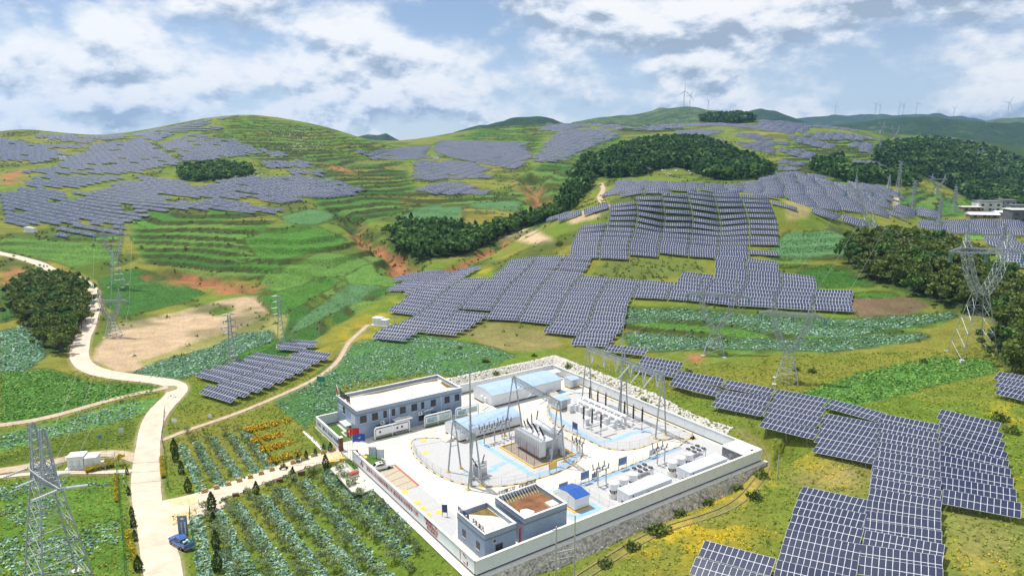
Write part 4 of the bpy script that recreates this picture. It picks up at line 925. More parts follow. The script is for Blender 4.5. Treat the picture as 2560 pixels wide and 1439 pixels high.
# ---- buildings
def add_window(o, face, a, z0, w, h, D, bars=1):
    """face 'f' (v = 0 side, looks along -v) or 'l' (u = 0 side); a = position along the face"""
    fr = MB(); pn = MB()
    def T(x, d, z): return (x, -d, z) if face == 'f' else (-d, x, z)
    def bx_(m, x0, x1, d0, d1, z0_, z1_, mt): m.hexa([T(*p) for p in ((x0,d0,z0_),(x1,d0,z0_),(x1,d1,z0_),(x0,d1,z0_),(x0,d0,z1_),(x1,d0,z1_),(x1,d1,z1_),(x0,d1,z1_))], mt)
    f_ = .07
    for (x0, x1, q0, q1) in ((a,a+f_,z0,z0+h),(a+w-f_,a+w,z0,z0+h),(a+f_,a+w-f_,z0,z0+f_),(a+f_,a+w-f_,z0+h-f_,z0+h)): bx_(fr, x0, x1, -.02, .05, q0, q1, DARKF)
    for i in range(bars): x = a+w*(i+1)/(bars+1); bx_(fr, x-.03, x+.03, -.02, .045, z0+f_, z0+h-f_, DARKF)
    bx_(fr, a+f_, a+w-f_, -.02, .045, z0+h*.66, z0+h*.66+.06, DARKF)
    wn_ = fr.build('window', parent=o); bx_(pn, a+f_, a+w-f_, -.02, .015, z0+f_, z0+h-f_, DWIN); pn.build('pane', parent=wn_)
    sl = MB(); bx_(sl, a-.08, a+w+.08, -.02, .10, z0-.09, z0-.003, COPE); sl.build('sill', parent=wn_)
def block_building(label, u0, v0, L, W, H, roof_m, band=True, parapet=.75, pw=.26, name='building'):
    o = sthing(name, label, 'building', u0, v0); rz = H-parapet
    MB().box(0,L,0,W,-.3,rz-.15,TILE).build('wall', parent=o)
    pr = MB(); pr.box(-.03,L+.03,-.03,pw,rz-.15,H,TILE); pr.box(-.03,L+.03,W-pw,W+.03,rz-.15,H,TILE); pr.box(-.03,pw,pw,W-pw,rz-.15,H,TILE); pr.box(L-pw,L+.03,pw,W-pw,rz-.15,H,TILE); pr.build('parapet', parent=o)
    cp = MB(); cp.box(-.1,L+.1,-.1,pw+.05,H,H+.1,COPE); cp.box(-.1,L+.1,W-pw-.05,W+.1,H,H+.1,COPE); cp.box(-.1,pw+.05,pw+.05,W-pw-.05,H,H+.1,COPE); cp.box(L-pw-.05,L+.1,pw+.05,W-pw-.05,H,H+.1,COPE); cp.build('coping', parent=o)
    rf = MB().box(pw,L-pw,pw,W-pw,rz-.14,rz,roof_m).build('roof', parent=o)
    if band:
        b2 = MB(); z0, z1 = H-1.15, H-.85
        b2.box(-.05,L+.05,-.05,-.002,z0,z1,TILEB); b2.box(-.05,L+.05,W+.002,W+.05,z0,z1,TILEB); b2.box(-.05,-.002,0,W,z0,z1,TILEB); b2.box(L+.002,L+.05,0,W,z0,z1,TILEB); b2.build('band', parent=o)
    return o, rf
mb_, rf = block_building('long two-storey grey tiled control building behind the yard', 5.0, 58.6, 27.3, 12.2, 7.0, ROOFC)
st = MB(); pts = [(7,11.4),(24,11.6),(26.5,11.2),(26.3,9.7),(22,10.6),(16,10.2),(10,9.8),(6,10.6)]; st.poly([(x,y,6.256) for x,y in pts], STAIN); st.poly([(x,y,6.256) for x,y in ((26.9,9),(26.9,3),(25.4,4),(25.8,8))], STAIN); st.build('damp_patch', parent=rf)
MB().box(.3,27,10.9,11.0,6.25,6.5,COPE).build('roof_kerb', parent=rf)
fx = lambda x: (x-620)/(1895-620)*27.3
for x, w, bars in ((690,1.55,1),(822,1.45,1),(940,.85,0),(1037,.85,0),(1150,1.5,1),(1290,1.5,1),(1393,.8,0),(1527,1.4,1),(1705,1.4,1),(1837,1.3,1)): add_window(mb_, 'f', fx(x)-w/2, 3.85, w, 1.75, 0, bars)
for x, w in ((870,1.5),(955,.9),(1375,1.5),(1530,1.4),(1705,1.4)): add_window(mb_, 'f', fx(x)-w/2, .95, w, 1.6, 0, 1)
add_window(mb_, 'l', 7.3, 3.9, 1.1, 1.7, 0, 1)
dr = MB().box(fx(1060),fx(1185),-.06,.0,.15,2.6,DARKF).build('entrance_door', parent=mb_)
for k in range(4): x = fx(1060)+.12+k*(fx(1185)-fx(1060)-.2)/4; MB().box(x,x+.5,-.075,-.061,.3,2.4,DWIN).build('pane', parent=dr)
MB().box(fx(1020),fx(1222),-1.9,-.04,2.95,3.2,COPE).build('canopy', parent=mb_); MB().box(fx(1020),fx(1222),-1.7,-.01,-.02,.15,ROOFC).build('step', parent=mb_)
d2 = MB().box(-.06,0,4.1,5.0,.1,2.2,TIMBER).build('side_door', parent=mb_); MB().box(-.10,-.061,4.15,4.2,1.0,1.15,STEEL).build('handle', parent=d2)
MB().box(-1.6,-.04,3.4,7.0,2.5,2.65,COPE).build('side_canopy', parent=mb_); MB().box(-1.5,-.01,3.6,6.6,-.02,.12,ROOFC).build('side_step', parent=mb_)
for x in (990,1625):
    MB().tube([(fx(x),-.1,6.1),(fx(x),-.1,.1)], .07, WHITE, 6).build('downpipe', parent=mb_)
for x in (900,1090,1355):
    ac = MB().box(fx(x)-.42,fx(x)+.42,-.42,-.06,2.75,3.35,WHITE).build('air_conditioner', parent=mb_); MB().lathe((fx(x)-.1,-.43,3.05), [(.22,0),(.22,.012)], DARKF, 12, (0,-1,0)).build('fan_grille', parent=ac)
    MB().box(fx(x)-.55,fx(x)+.7,-.5,-.04,2.62,2.74,COPE).build('ledge', parent=mb_)
pipe = MB().tube([(fx(1400),-.3,3.3),(fx(1450),-.3,3.45),(fx(1520),-.3,3.5)], .13, WHITE, 8).build('vent_pipe', parent=mb_)
for r in range(4):
    for c in range(4): MB().box(-.03,-.002,1.2+c*.62,1.55+c*.62,3.3+r*.55,3.6+r*.55,WHITE).build('wall_tile_relief', parent=mb_)
for r in range(2):
    for c in range(4): MB().box(-.03,-.002,8.8+c*.62,9.15+c*.62,4.2+r*.8,4.6+r*.8,WHITE).build('wall_tile_relief', parent=mb_)
# roof sign: black characters facing the gate, coloured emblem
sg = sthing('roof_sign', 'black Chinese characters standing on the control building roof edge', 'sign', 5.15, 69.2, 7.1)
for k, ch in enumerate('国家电投'): text(ch, 1.75, BLACKP, sg, (0,-.3-k*1.55,.5), (RX,0,-R(90)), 'character', .07)
for k in range(5): MB().bar((0,-.4-k*1.45,-.3),(0,-.4-k*1.45,.75), .03, STEEL).build('strut', parent=sg)
lg = sthing('roof_emblem', 'red and green emblem with a white arc beside the roof sign', 'emblem', 5.15, 70.3, 7.1)
GREENP = mat('paint_green', (.03,.32,.10), .5)
MB().lathe((-.05,.25,1.35), [(.5,0),(.5,.1)], REDP, 16, (-1,0,0)).build('red_disc', parent=lg); MB().lathe((-.05,-.2,.85), [(.42,0),(.42,.1)], GREENP, 16, (-1,0,0)).build('green_disc', parent=lg)
MB().box(-.12,.0,-.15,.35,0,.5,REDP).build('red_foot', parent=lg); MB().tube([(-.05,.55,2.6),(-.05,.1,2.2),(-.05,-.35,1.5),(-.05,-.5,.7)], .08, WHITE, 6).build('white_arc', parent=lg)
# annexes
an1, rf1 = block_building('small tiled annex in the near corner with a lettered roof edge', 3.1, 2.2, 6.0, 8.6, 4.9, ROOFC, name='annex')
MB().poly([(5.6,8.2,4.156),(5.6,4.0,4.156),(4.6,5.5,4.156),(3.2,6.6,4.156),(1.6,8.2,4.156)], STAIN).build('damp_patch', parent=rf1)
for a in (6.0, 1.6): add_window(an1, 'l', a, 1.3, .95, 1.35, 0, 0)
add_window(an1, 'f', 2.0, 1.2, 1.4, 1.2, 0, 1); add_window(an1, 'f', 1.6, 2.9, .45, .45, 0, 0)
ld = MB()
for x in (.95, 1.4): ld.bar((x,-.35,.4),(x,-.35,5.9), .03, STEEL)
for k in range(14): ld.bar((.95,-.35,.6+k*.38),(1.4,-.35,.6+k*.38), .018, STEEL)
ld.build('ladder', parent=an1)
an2, rf2 = block_building('larger tiled annex with a stained brown roof and lettered edge', 10.7, 1.9, 8.9, 8.8, 5.3, STAIN, name='annex')
RUST = mat('roof_rust', (.20,.085,.035), .9, noise=.45, nscale=.5); 
MB().poly([(x,y,4.557) for x, y in ((.6,.6),(8.2,.6),(8.4,5.5),(6.5,7.6),(3.2,7.0),(1.0,4.2))], RUST).build('rust_patch', parent=rf2); MB().poly([(x,y,4.561) for x, y in ((1.0,1.6),(2.6,1.0),(3.6,2.2),(3.0,3.6),(1.9,3.9),(1.1,2.9))], mat('roof_pale', (.72,.68,.62), .9, noise=.15, nscale=3)).build('pale_patch', parent=rf2)
MB().box(6.4,8.2,1.2,3.0,4.56,4.95,ROOFC).build('hatch', parent=rf2)
for k in range(13): MB().bar((.9+k*.6,8.35,5.5),(.9+k*.6,6.9,4.56), .035, WHITE).build('sign_brace', parent=an2)
MB().tube([(-.28,.6,3.5),(-.55,.6,3.5),(-.55,.6,.3)], .15, REDP, 8).build('red_pipe', parent=an2)
sg1 = sthing('roof_sign', 'dark blue characters along the left roof edge of the small annex', 'sign', 3.2, 10.9, 5.0)
for k, ch in enumerate('四川能源 多彩金元'): text(ch, .95, NAVY, sg1, (0,-.1-k*.92,.25), (RX,0,-R(90)), 'character', .04)
for k in range(9): MB().bar((0,-.3-k*.9,-.1),(0,-.3-k*.9,.35), .02, STEEL).build('strut', parent=sg1)
sg2 = sthing('roof_sign', 'dark characters along the far roof edge of the brown-roofed annex', 'sign', 10.9, 10.6, 5.4)
for k, ch in enumerate('中创管工坊 四向新规视'): text(ch, .85, BLACKP, sg2, (.2+k*.76,0,.2), (RX,0,0), 'character', .04)
for k in range(8): MB().bar((.6+k*1.05,0,-.1),(.6+k*1.05,0,.3), .02, STEEL).build('strut', parent=sg2)
# prefabricated switch rooms
def prefab(label, u, v, L, W, H, rise, n, arched=True, wall=CLAD, roofm=BLROOF, name='switch_room', base=.45):
    o = sthing(name, label, 'building', u, v); MB().box(.15,L-.15,.15,W-.15,0,base,PLINTH).build('base', parent=o)
    sw = L/n; pm = MB().box(.01,sw-.01,0,W,base,H,wall).mesh('wall_panel')
    for i in range(n): link('wall_panel', pm, o, (i*sw,0,0))
    k = 8; prof = [(-.25+(W+.5)*j/k, H+.02+rise*(1-(2*j/k-1)**2 if arched else 1-abs(2*j/k-1))) for j in range(k+1)]
    rm = MB()
    for (y0,z0),(y1,z1) in zip(prof[:-1], prof[1:]): rm.hexa([(0,y0,z0-.08),(sw*2-.04,y0,z0-.08),(sw*2-.04,y1,z1-.08),(0,y1,z1-.08),(0,y0,z0),(sw*2-.04,y0,z0),(sw*2-.04,y1,z1),(0,y1,z1)], roofm)
    me_ = rm.mesh('roof_sheet')
    for i in range(0, n, 2): link('roof_sheet', me_, o, (i*sw+.02,0,0))
    ga = MB()
    for xx in (.02, L-.02): ga.poly([(xx,0,H)]+[(xx, min(max(y,0),W), z-.09) for y, z in prof]+[(xx,W,H)], wall)
    ga.build('gable', parent=o); return o
pf1 = prefab('long white switch room with a pale blue roof by the back wall', 40.7, 58.0, 22.8, 8.6, 3.3, .9, 10)
for y in (2.0, 3.6): a_ = MB().box(-.5,-.02,y,y+.9,1.5,2.2,WHITE).build('air_conditioner', parent=pf1)
pf2 = prefab('white switch room with a blue arched roof beside the main transformer', 23.3, 44.4, 17.0, 6.6, 2.6, 1.0, 8)
def stairs(label, u, v, rz):
    o = sthing('steps', label, 'steps', u, v, 0, rz, 'yellow edged concrete steps')
    for k in range(4):
        s_ = MB().box(0,2.4,k*.45,2.4,k*.2,(k+1)*.2-.004,COPE).build('step', parent=o); MB().box(0,2.4,k*.45-.02,k*.45+.06,(k+1)*.2-.003,(k+1)*.2+.006,YELP).build('nosing', parent=s_)
    return o
stairs('yellow edged steps at the left end of the long switch room', 38.0, 60.3, -R(90)); stairs('yellow edged steps at the near corner of the long switch room', 38.2, 57.6, -R(90)); stairs('yellow edged steps at the right end of the long switch room', 58.5, 55.4, 0)
stairs('yellow edged steps at the gable of the arched switch room', 20.6, 48.5, -R(90))
for i, (u, v, L, W, H, lab) in enumerate(((66.3,57.6,3.4,2.6,2.5,'small blue roofed kiosk beside the back wall'), (53.4,46.6,4.0,3.2,2.7,'blue roofed kiosk with double doors at the edge of the switchgear gravel'), (66.5,66.0,3.2,2.4,2.2,'grey equipment cabin in the far back corner'))):
    o = prefab(lab, u, v, L, W, H, .25, 4, False, LGREY, BLROOF if i < 2 else LGREY, 'kiosk', .35); d_ = MB().box(L*.3,L*.7,-.03,0,.4,H-.25,MGREY).build('door', parent=o); MB().box(L*.5,L*.5+.05,-.06,-.03,1.1,1.4,DARKF).build('handle', parent=d_); MB().box(-.2,L+.2,-.3,W+.2,-.02,.08,YELP).build('kerb', parent=o)
sh = prefab('white shed with a bright blue pitched roof near the brown-roofed annex', 25.0, 6.2, 3.5, 4.7, 2.6, .45, 4, False, CLAD, mat('roof_bright_blue', (.02,.09,.36), .35, noise=.1), 'shed', .3)
d_ = MB().box(-.03,0,1.9,2.8,.35,2.3,WHITE).build('door', parent=sh); MB().box(-.06,-.03,2.0,2.05,1.2,1.4,DARKF).build('handle', parent=d_); MB().box(-.35,3.85,-.35,5.05,-.02,.12,YELP).build('kerb', parent=sh); 
# stone clad shed in the right corner
o = sthing('stone_shed', 'stone clad shed with a flat white roof in the right corner', 'shed', 66.0, .5); MB().box(0,4.6,0,5.6,0,2.3,STONEV).build('wall', parent=o); MB().box(-.15,4.75,-.15,5.75,2.3,2.5,WHITE).build('roof', parent=o); MB().box(2.6,3.4,.3,.5,2.5,2.7,DARKF).build('roof_vent', parent=o)
# containers with cooling fans
def container(label, u, v):
    o = sthing('container', label, 'container', u, v, 0, 0, 'white equipment containers'); L, W, H = 11.3, 3.1, 2.75
    c = MB().box(0,L,0,W,.12,H,CLAD); c.build('body', parent=o)
    rb = MB()
    for k in range(40): x = .14+k*.28; rb.box(x,x+.13,-.035,-.001,.25,H-.12,CLAD); 
    for k in range(10): y = .2+k*.28; rb.box(-.035,-.001,y,y+.13,.25,H-.12,CLAD)
    rb.build('corrugation', parent=o); MB().box(-.05,L+.05,-.06,W+.05,H,H+.06,mat('container_roof', (.55,.68,.80), .5, noise=.1, nscale=.8)).build('roof', parent=o)
    for x in (4.6,): d = MB().box(x,x+.95,-.07,-.036,.25,2.3,LGREY).build('door', parent=o); MB().box(x+.25,x+.7,-.085,-.071,1.4,2.1,DARKF).build('vent', parent=d)
    d = MB().box(-.07,-.036,1.1,2.0,.25,2.3,LGREY).build('door', parent=o); MB().box(-.085,-.071,1.3,1.8,.5,1.1,DARKF).build('vent', parent=d)
    for x in (3.4, 6.2): a_ = MB().box(x,x+.7,-.5,-.036,1.3,2.1,WHITE).build('air_conditioner', parent=o); MB().box(x+.1,x+.6,-.515,-.5,1.35,1.6,DARKF).build('grille', parent=a_)
    MB().box(.9,1.15,-.05,-.036,2.1,2.5,BLACKP).build('number_mark', parent=o); MB().box(-.3,L+.3,-.5,-.35,-.02,.14,YELP).build('kerb', parent=o)
    MB().box(-.2,L+.2,-.2,W+.2,-.02,.11,COPE).build('plinth', parent=o); return o
container('white corrugated container on the left beside the blue-roofed shed', 33.8, 1.3); container('white corrugated container on the right beside the stone shed', 49.9, 1.0)
def fans(label, u, v):
    o = sthing('fan_bank', label, 'fan bank', u, v, 0, 0, 'banks of cooling fans'); f = MB()
    for x in (0, 3.6):
        for y in (0, 2.4): f.bar((x,y,0),(x,y,1.55), .06, STEEL)
    f.bar((0,0,.4),(3.6,0,1.4), .04, STEEL); f.bar((0,2.4,.4),(3.6,2.4,1.4), .04, STEEL); f.build('stand', parent=o)
    for y in (.35, 2.05): MB().box(-.3,3.9,y-.45,y+.45,1.45,1.8,LGREY).build('casing', parent=o)
    fm = MB().lathe((0,0,0), [(.52,0),(.52,.14),(.44,.16)], BLACKP, 18).mesh('fan'); hub = MB().lathe((0,0,.16), [(.12,0),(.10,.05)], MGREY, 10).mesh('hub')
    for x in (.35,1.8,3.25):
        for y in (.35,2.05): q = link('fan', fm, o, (x,y,1.8)); link('hub', hub, q)
    return o
fans('bank of six black cooling fans behind the left container', 43.4, 8.0); fans('bank of six black cooling fans behind the right container', 59.4, 8.0)
def insulator(mb, a, d, L, r=.11, m=None):
    a = Vector(a); d = Vector(d).normalized(); n = max(4, int(L/.18)); pr = []
    for i in range(n): pr += [(r*.62, L*i/n), (r*1.35, L*(i+.35)/n), (r*.62, L*(i+.7)/n)]
    mb.lathe(a, pr, m or INSUL, 8, d)
def reactor(label, u, v):
    o = sthing('reactor_coil', label, 'reactor', u, v, 0, 0, 'white reactor coils'); MB().lathe((0,0,0), [(.95,0),(.95,1.0),(.88,1.02)], COPE, 18).build('base_ring', parent=o)
    b_ = MB()
    for k in range(6): t_ = k*1.047; insulator(b_, (.7*math.cos(t_), .7*math.sin(t_), 1.0), (0,0,1), .75, .1)
    b_.build('insulator', parent=o); MB().lathe((0,0,1.75), [(.8,0),(.95,.04),(.95,1.25),(.86,1.3),(.5,1.31)], WHITE, 20).build('coil', parent=o)
    sp_ = MB()
    for k in range(6): t_ = k*1.047; sp_.bar((.2*math.cos(t_),.2*math.sin(t_),3.1),(.9*math.cos(t_),.9*math.sin(t_),3.1), .03, MGREY)
    sp_.build('spider', parent=o)
for i, (u, v, w) in enumerate(((34.6,6.2,'nearest the left end'),(37.4,6.5,'in the middle'),(40.2,6.8,'nearest the fans'))):
    reactor(f'white reactor coil behind the left container, {w}', u, v); reactor(f'white reactor coil behind the right container, {w}', u+16, v)
def rack(label, u, v, rz=0.0, n=3, span=3.6, h=3.2):
    o = sthing('disconnector', label, 'disconnector', u, v, 0, rz, 'disconnectors on steel posts')
    pm = MB().bar((0,0,0),(0,0,h), .13, STEEL, 8).box(-.3,.3,-.3,.3,0,.15,COPE).mesh('post')
    for x in (-span*.3, span*.3): link('post', pm, o, (x,0,0))
    MB().box(-span/2,span/2,-.12,.12,h,h+.16,STEEL).box(-span/2,span/2,.9,1.05,h,h+.14,STEEL).box(-.3,.3,-.1,1.0,h-.05,h,STEEL).build('beam', parent=o)
    for k in range(n):
        x = -span/2+.3+k*(span-.6)/(n-1)
        for y in (0,.95): a_ = MB(); insulator(a_, (x,y,h+.15), (0,(-.25 if y == 0 else .25),1), 1.05, .11); a_.build('insulator', parent=o)
        q = MB().tube([(x,-.25,h+1.2),(x,.3,h+1.45),(x,1.2,h+1.2)], .03, STEEL, 5).build('contact_arm', parent=o)
        a_ = MB(); insulator(a_, (x,.4,h-.02), (0,.5,-1), .8, .1); a_.build('insulator', parent=o)
rack('disconnector with black insulators left of the fan bank by the left container', 36.0, 11.0); rack('disconnector with black insulators behind the right container', 52.5, 11.0)
rack('disconnector with black insulators in front of the arched switch room', 28.6, 40.2, 0, 4, 4.6, 3.4); rack('disconnector with black insulators between the arched switch room and the transformer', 33.4, 40.8, 0, 3, 3.4, 3.6)
rack('disconnector right of the main transformer radiators', 41.8, 24.6, R(90), 3, 3.0, 2.8)
# ---- gantries
GALV = mat('tower_galvanised', (.34,.38,.40), .5, .3, noise=.2, nscale=1.2)
def truss(mb, a, b, w=.8, h=.8, n=12, r=.05):
    a = Vector(a); b = Vector(b); d = (b-a).normalized(); s = Vector((-d.y,d.x,0)).normalized()*w/2; k = Vector((0,0,h/2))
    cor = [s+k, s-k, -s-k, -s+k]
    for c in cor: mb.bar(a+c, b+c, r*1.3, GALV)
    for i in range(n):
        p, q = a+(b-a)*(i/n), a+(b-a)*((i+1)/n)
        for j in range(4): c0, c1 = cor[j], cor[(j+1)%4]; mb.bar(p+c0, q+c1, r, GALV, 3); mb.bar(p+c0, p+c1, r, GALV, 3)
def aframe(o, u, v, H, spread, du=True, top=.5):
    mb = MB(); n = 12
    for s in (-1, 1):
        f = (u+s*spread/2, v, 0) if du else (u, v+s*spread/2, 0); mb.bar(f, (u+(s*.25 if du else 0), v+(0 if du else s*.25), H), .19, GALV, 8, .14)
    mid_ = [(u+s*spread*.27, v, H*.5) if du else (u, v+s*spread*.27, H*.5) for s in (-1,1)]; mb.bar(mid_[0], mid_[1], .08, GALV); mb.bar((u,v,H-.5),(u,v,H+top), .2, GALV, 8)
    for s in (-1,1):
        f = (u+s*spread/2, v) if du else (u, v+s*spread/2); mb.box(f[0]-.35,f[0]+.35,f[1]-.35,f[1]+.35,-.01,.25,YELP)
    mb.build('a_frame', parent=o)
def hang(o, u, v, z, L, dirv=None, m=None):
    mb = MB(); insulator(mb, (u,v,z), dirv or (0,0,-1), L, .13, m or mat('insulator_pale', (.62,.66,.66), .25)); mb.build('insulator_string', parent=o)
g = sthing('gantry', 'tall steel gantry straddling the main transformer', 'gantry', 0, 0); 
aframe(g, 36.3, 41.7, 13.6, 5.2, True); aframe(g, 34.8, 23.4, 13.6, 3.8, True)
mb = MB(); truss(mb, (36.3,41.7,13.2), (34.8,23.4,13.2), 1.0, .9, 18); mb.build('beam', parent=g)
for k in range(3): hang(g, 35.9-.3*k, 38-k*5, 12.7, 1.9, (-.9,.2,-.5)); hang(g, 35.9-.3*k, 37-k*5, 12.7, 1.8, (.8,.3,-.5))
g2 = sthing('gantry', 'smaller steel gantry beside the parking bays', 'gantry', 0, 0)
aframe(g2, 15.5, 33.2, 10.8, 3.0, True, 1.2); aframe(g2, 15.0, 24.4, 10.8, 3.2, True, .5); mb = MB(); truss(mb, (15.5,33.2,10.4), (15.0,24.4,10.4), .7, .7, 10); mb.build('beam', parent=g2)
for k in range(3): hang(g2, 15.3, 31.5-k*2.4, 10.0, 1.5, (.85,.4,-.5)); hang(g2, 15.3, 31-k*2.4, 10, 1.2, (-.8,.2,-.6))
g3 = sthing('gantry', 'wide three-legged gantry by the back wall with hanging insulator strings', 'gantry', 0, 0)
for u, v in ((64.2,48.2),(63.8,34.3),(62.8,20.8)): aframe(g3, u, v, 15.0, 3.4, True, 2.0)
mb = MB(); truss(mb, (64.2,48.2,14.4), (63.8,34.3,14.4), 1.1, 1.0, 16); truss(mb, (63.8,34.3,14.4), (62.8,20.8,14.4), 1.1, 1.0, 16); mb.build('beam', parent=g3)
for k in range(6):
    v = 46-k*4.4+(-.6 if k > 2 else 0); s_ = MB()
    for d_ in (-.7,.7): insulator(s_, (63.9,v+d_,13.9), (0,-d_*.35,-1), 3.0, .15, MATS['insulator_pale'])
    s_.tube([(63.9,v-.4,11.0),(63.9,v,10.6),(63.9,v+.4,11.0)], .06, GALV, 5); s_.build('insulator_string', parent=g3)
for k in range(3): hang(g3, 63.0, 32-k*4.0, 13.9, 4.2, (-.9,-.1,-.55))
def mast(label, u, v, H, r=.2):
    o = sthing('lightning_mast', label, 'mast', u, v, 0, 0, 'slim lightning masts'); m_ = MB()
    hs = [0, H*.4, H*.62, H*.8, H]; rs = [r*1.4, r, r*.66, r*.36]
    for k in range(4): m_.bar((0,0,hs[k]),(0,0,hs[k+1]), rs[k], GALV, 8, rs[k]*.85)
    m_.build('pole', parent=o)
    for k in (1,2,3): MB().lathe((0,0,hs[k]-.1), [(rs[k-1]*1.6,0),(rs[k-1]*1.6,.2)], GALV, 8).build('flange', parent=o)
mast('tall slim lightning mast rising beside the smaller gantry', 14.6, 25.2, 32); mast('slim lightning mast rising from the wide gantry by the back wall', 63.6, 34.9, 29)
# ---- main transformer
PEB = mat('pit_pebbles', (.28,.25,.21), .95, noise=.4, nscale=6, bump=.7, bscale=7)
tr = sthing('main_transformer', 'big grey power transformer with radiator fins and black bushings', 'transformer', 35.2, 31.2)
MB().box(-5.8,5.4,-6.5,5.7,.012,.05,PEB).build('pebble_pit', parent=tr)
kb = MB()
for a in ((-5.95,-5.75,-6.6,5.9),(5.35,5.55,-6.6,5.9)): kb.box(*a,0,.3,YELP)
for a in ((-5.75,5.35,-6.7,-6.5),(-5.75,5.35,5.7,5.9)): kb.box(*a,0,.3,YELP)
kb.build('pit_kerb', parent=tr)
MB().box(-1.1,2.4,-4.3,4.3,.8,3.8,MGREY).box(-.9,2.2,-4.6,4.6,.05,.8,MGREY).build('tank', parent=tr); MB().box(-1.2,2.5,-4.4,4.4,3.8,3.95,LGREY).build('lid', parent=tr)
fin = MB().box(-.85,.85,-.05,.05,0,3.5,LGREY).mesh('radiator_fin')
for k in range(15): link('radiator_fin', fin, tr, (-2.3, -4.9+k*.64, .9))
for k in range(11): link('radiator_fin', fin, tr, (3.6, -3.6+k*.64, .9))
MB().tube([(-2.3,-5,4.2),(-2.3,4.2,4.2)], .14, LGREY, 8).tube([(3.6,-4,4.2),(3.6,3.2,4.2)], .14, LGREY, 8).build('header_pipe', parent=tr)
cn = MB().lathe((1.5,-1.0,5.6), [(.2,-2.9),(.75,-2.75),(.8,-2.4),(.8,2.4),(.75,2.75),(.2,2.9)], WHITE, 18, (0,1,0)); cn.build('conservator', parent=tr, smooth=False)
MB().bar((1.5,-3,3.9),(1.5,-3,5.0), .12, LGREY).bar((1.5,1,3.9),(1.5,1,5.0), .12, LGREY).build('conservator_bracket', parent=tr)
for i, (x, y, d, L) in enumerate([(0,-2.6,(-.55,-.1,1),2.6),(0,-.6,(-.55,0,1),2.6),(0,1.4,(-.55,.1,1),2.6),(1.0,3.2,(.15,.3,1),2.3),(2.2,-3.9,(.5,-.35,1),2.6),(-.4,3.4,(-.2,.3,1),1.4),(.3,3.8,(.1,.3,1),1.4),(2.3,3.6,(.5,.4,1),2.8)]):
    q = MB(); q.lathe((x,y,3.95), [(.3,0),(.3,.5),(.2,.7)], LGREY, 10, d); dv = Vector(d).normalized(); insulator(q, Vector((x,y,3.95))+dv*.7, d, L, .16); q.bar(Vector((x,y,3.95))+dv*(.7+L), Vector((x,y,3.95))+dv*(1.0+L), .05, MGREY); q.build('bushing', parent=tr)
pp = MB()
for k in range(9): a = Vector((-.6+RNG.random()*2.6, -3.8+k*.9, 3.9)); pp.tube([a, a+Vector((0,0,.5+RNG.random()*.5)), a+Vector((.6+RNG.random(),0,.9)), a+Vector((1.2,.3,.2))], .07, LGREY, 6)
pp.build('pipework', parent=tr)
MB().box(2.6,3.4,-5.6,-4.8,.1,1.9,LGREY).build('control_cabinet', parent=tr); MB().box(-.6,.4,-5.2,-4.7,1.0,2.2,MGREY).build('tap_changer_box', parent=tr)
for i, (x, y) in enumerate([(-5.2,5.2),(-5.2,2.4),(-5.2,-.4),(-5.2,-3.2),(-5.2,-6.0),(4.9,5.2),(4.9,2.0),(4.9,-2.6),(4.9,-6.0)]):
    o = sthing('sprinkler_post', ['thin red sprinkler post on the left edge of the transformer pit, '+w_+' from the back' for w_ in ('first','second','third','fourth','fifth')][i] if i < 5 else ['thin red sprinkler post on the right edge of the transformer pit, '+w_+' from the back' for w_ in ('first','second','third','fourth')][i-5], 'post', 35.2+x, 31.2+y, 0, 0, 'red sprinkler posts round the transformer'); MB().bar((0,0,0),(0,0,4.2), .05, REDP, 6).build('pipe', parent=o); MB().bar((0,0,4.2),(.4,0,4.3), .04, REDP, 5).build('nozzle', parent=o)
# smaller grounding transformer
t2 = sthing('grounding_transformer', 'small grey transformer with three black bushings near the smaller gantry', 'transformer', 18.3, 28.0)
MB().box(-1.6,1.6,-1.2,1.2,0,.3,COPE).build('plinth', parent=t2); MB().box(-1.1,.9,-.8,.8,.3,2.6,MGREY).build('tank', parent=t2)
f2 = MB().box(-.04,.04,-.35,.35,.5,2.4,LGREY).mesh('radiator_fin')
for k in range(7): link('radiator_fin', f2, t2, (-.9+k*.28,-1.15,0))
MB().lathe((1.3,0,.6), [(.4,0),(.4,2.2),(.3,2.4)], LGREY, 14).build('oil_tank', parent=t2)
for k, (x, y, d) in enumerate([(-.7,0,(-.5,.3,1)),(0,.2,(0,.2,1)),(.6,0,(.5,.2,1)),(-.9,-.6,(-.8,-.4,.9))]): q = MB(); insulator(q, (x,y,2.6), d, 1.9 if k < 3 else 1.2, .13); q.build('bushing', parent=t2)
MB().box(-2.4,-1.7,-.5,.5,.2,1.7,LGREY).build('control_cabinet', parent=t2)
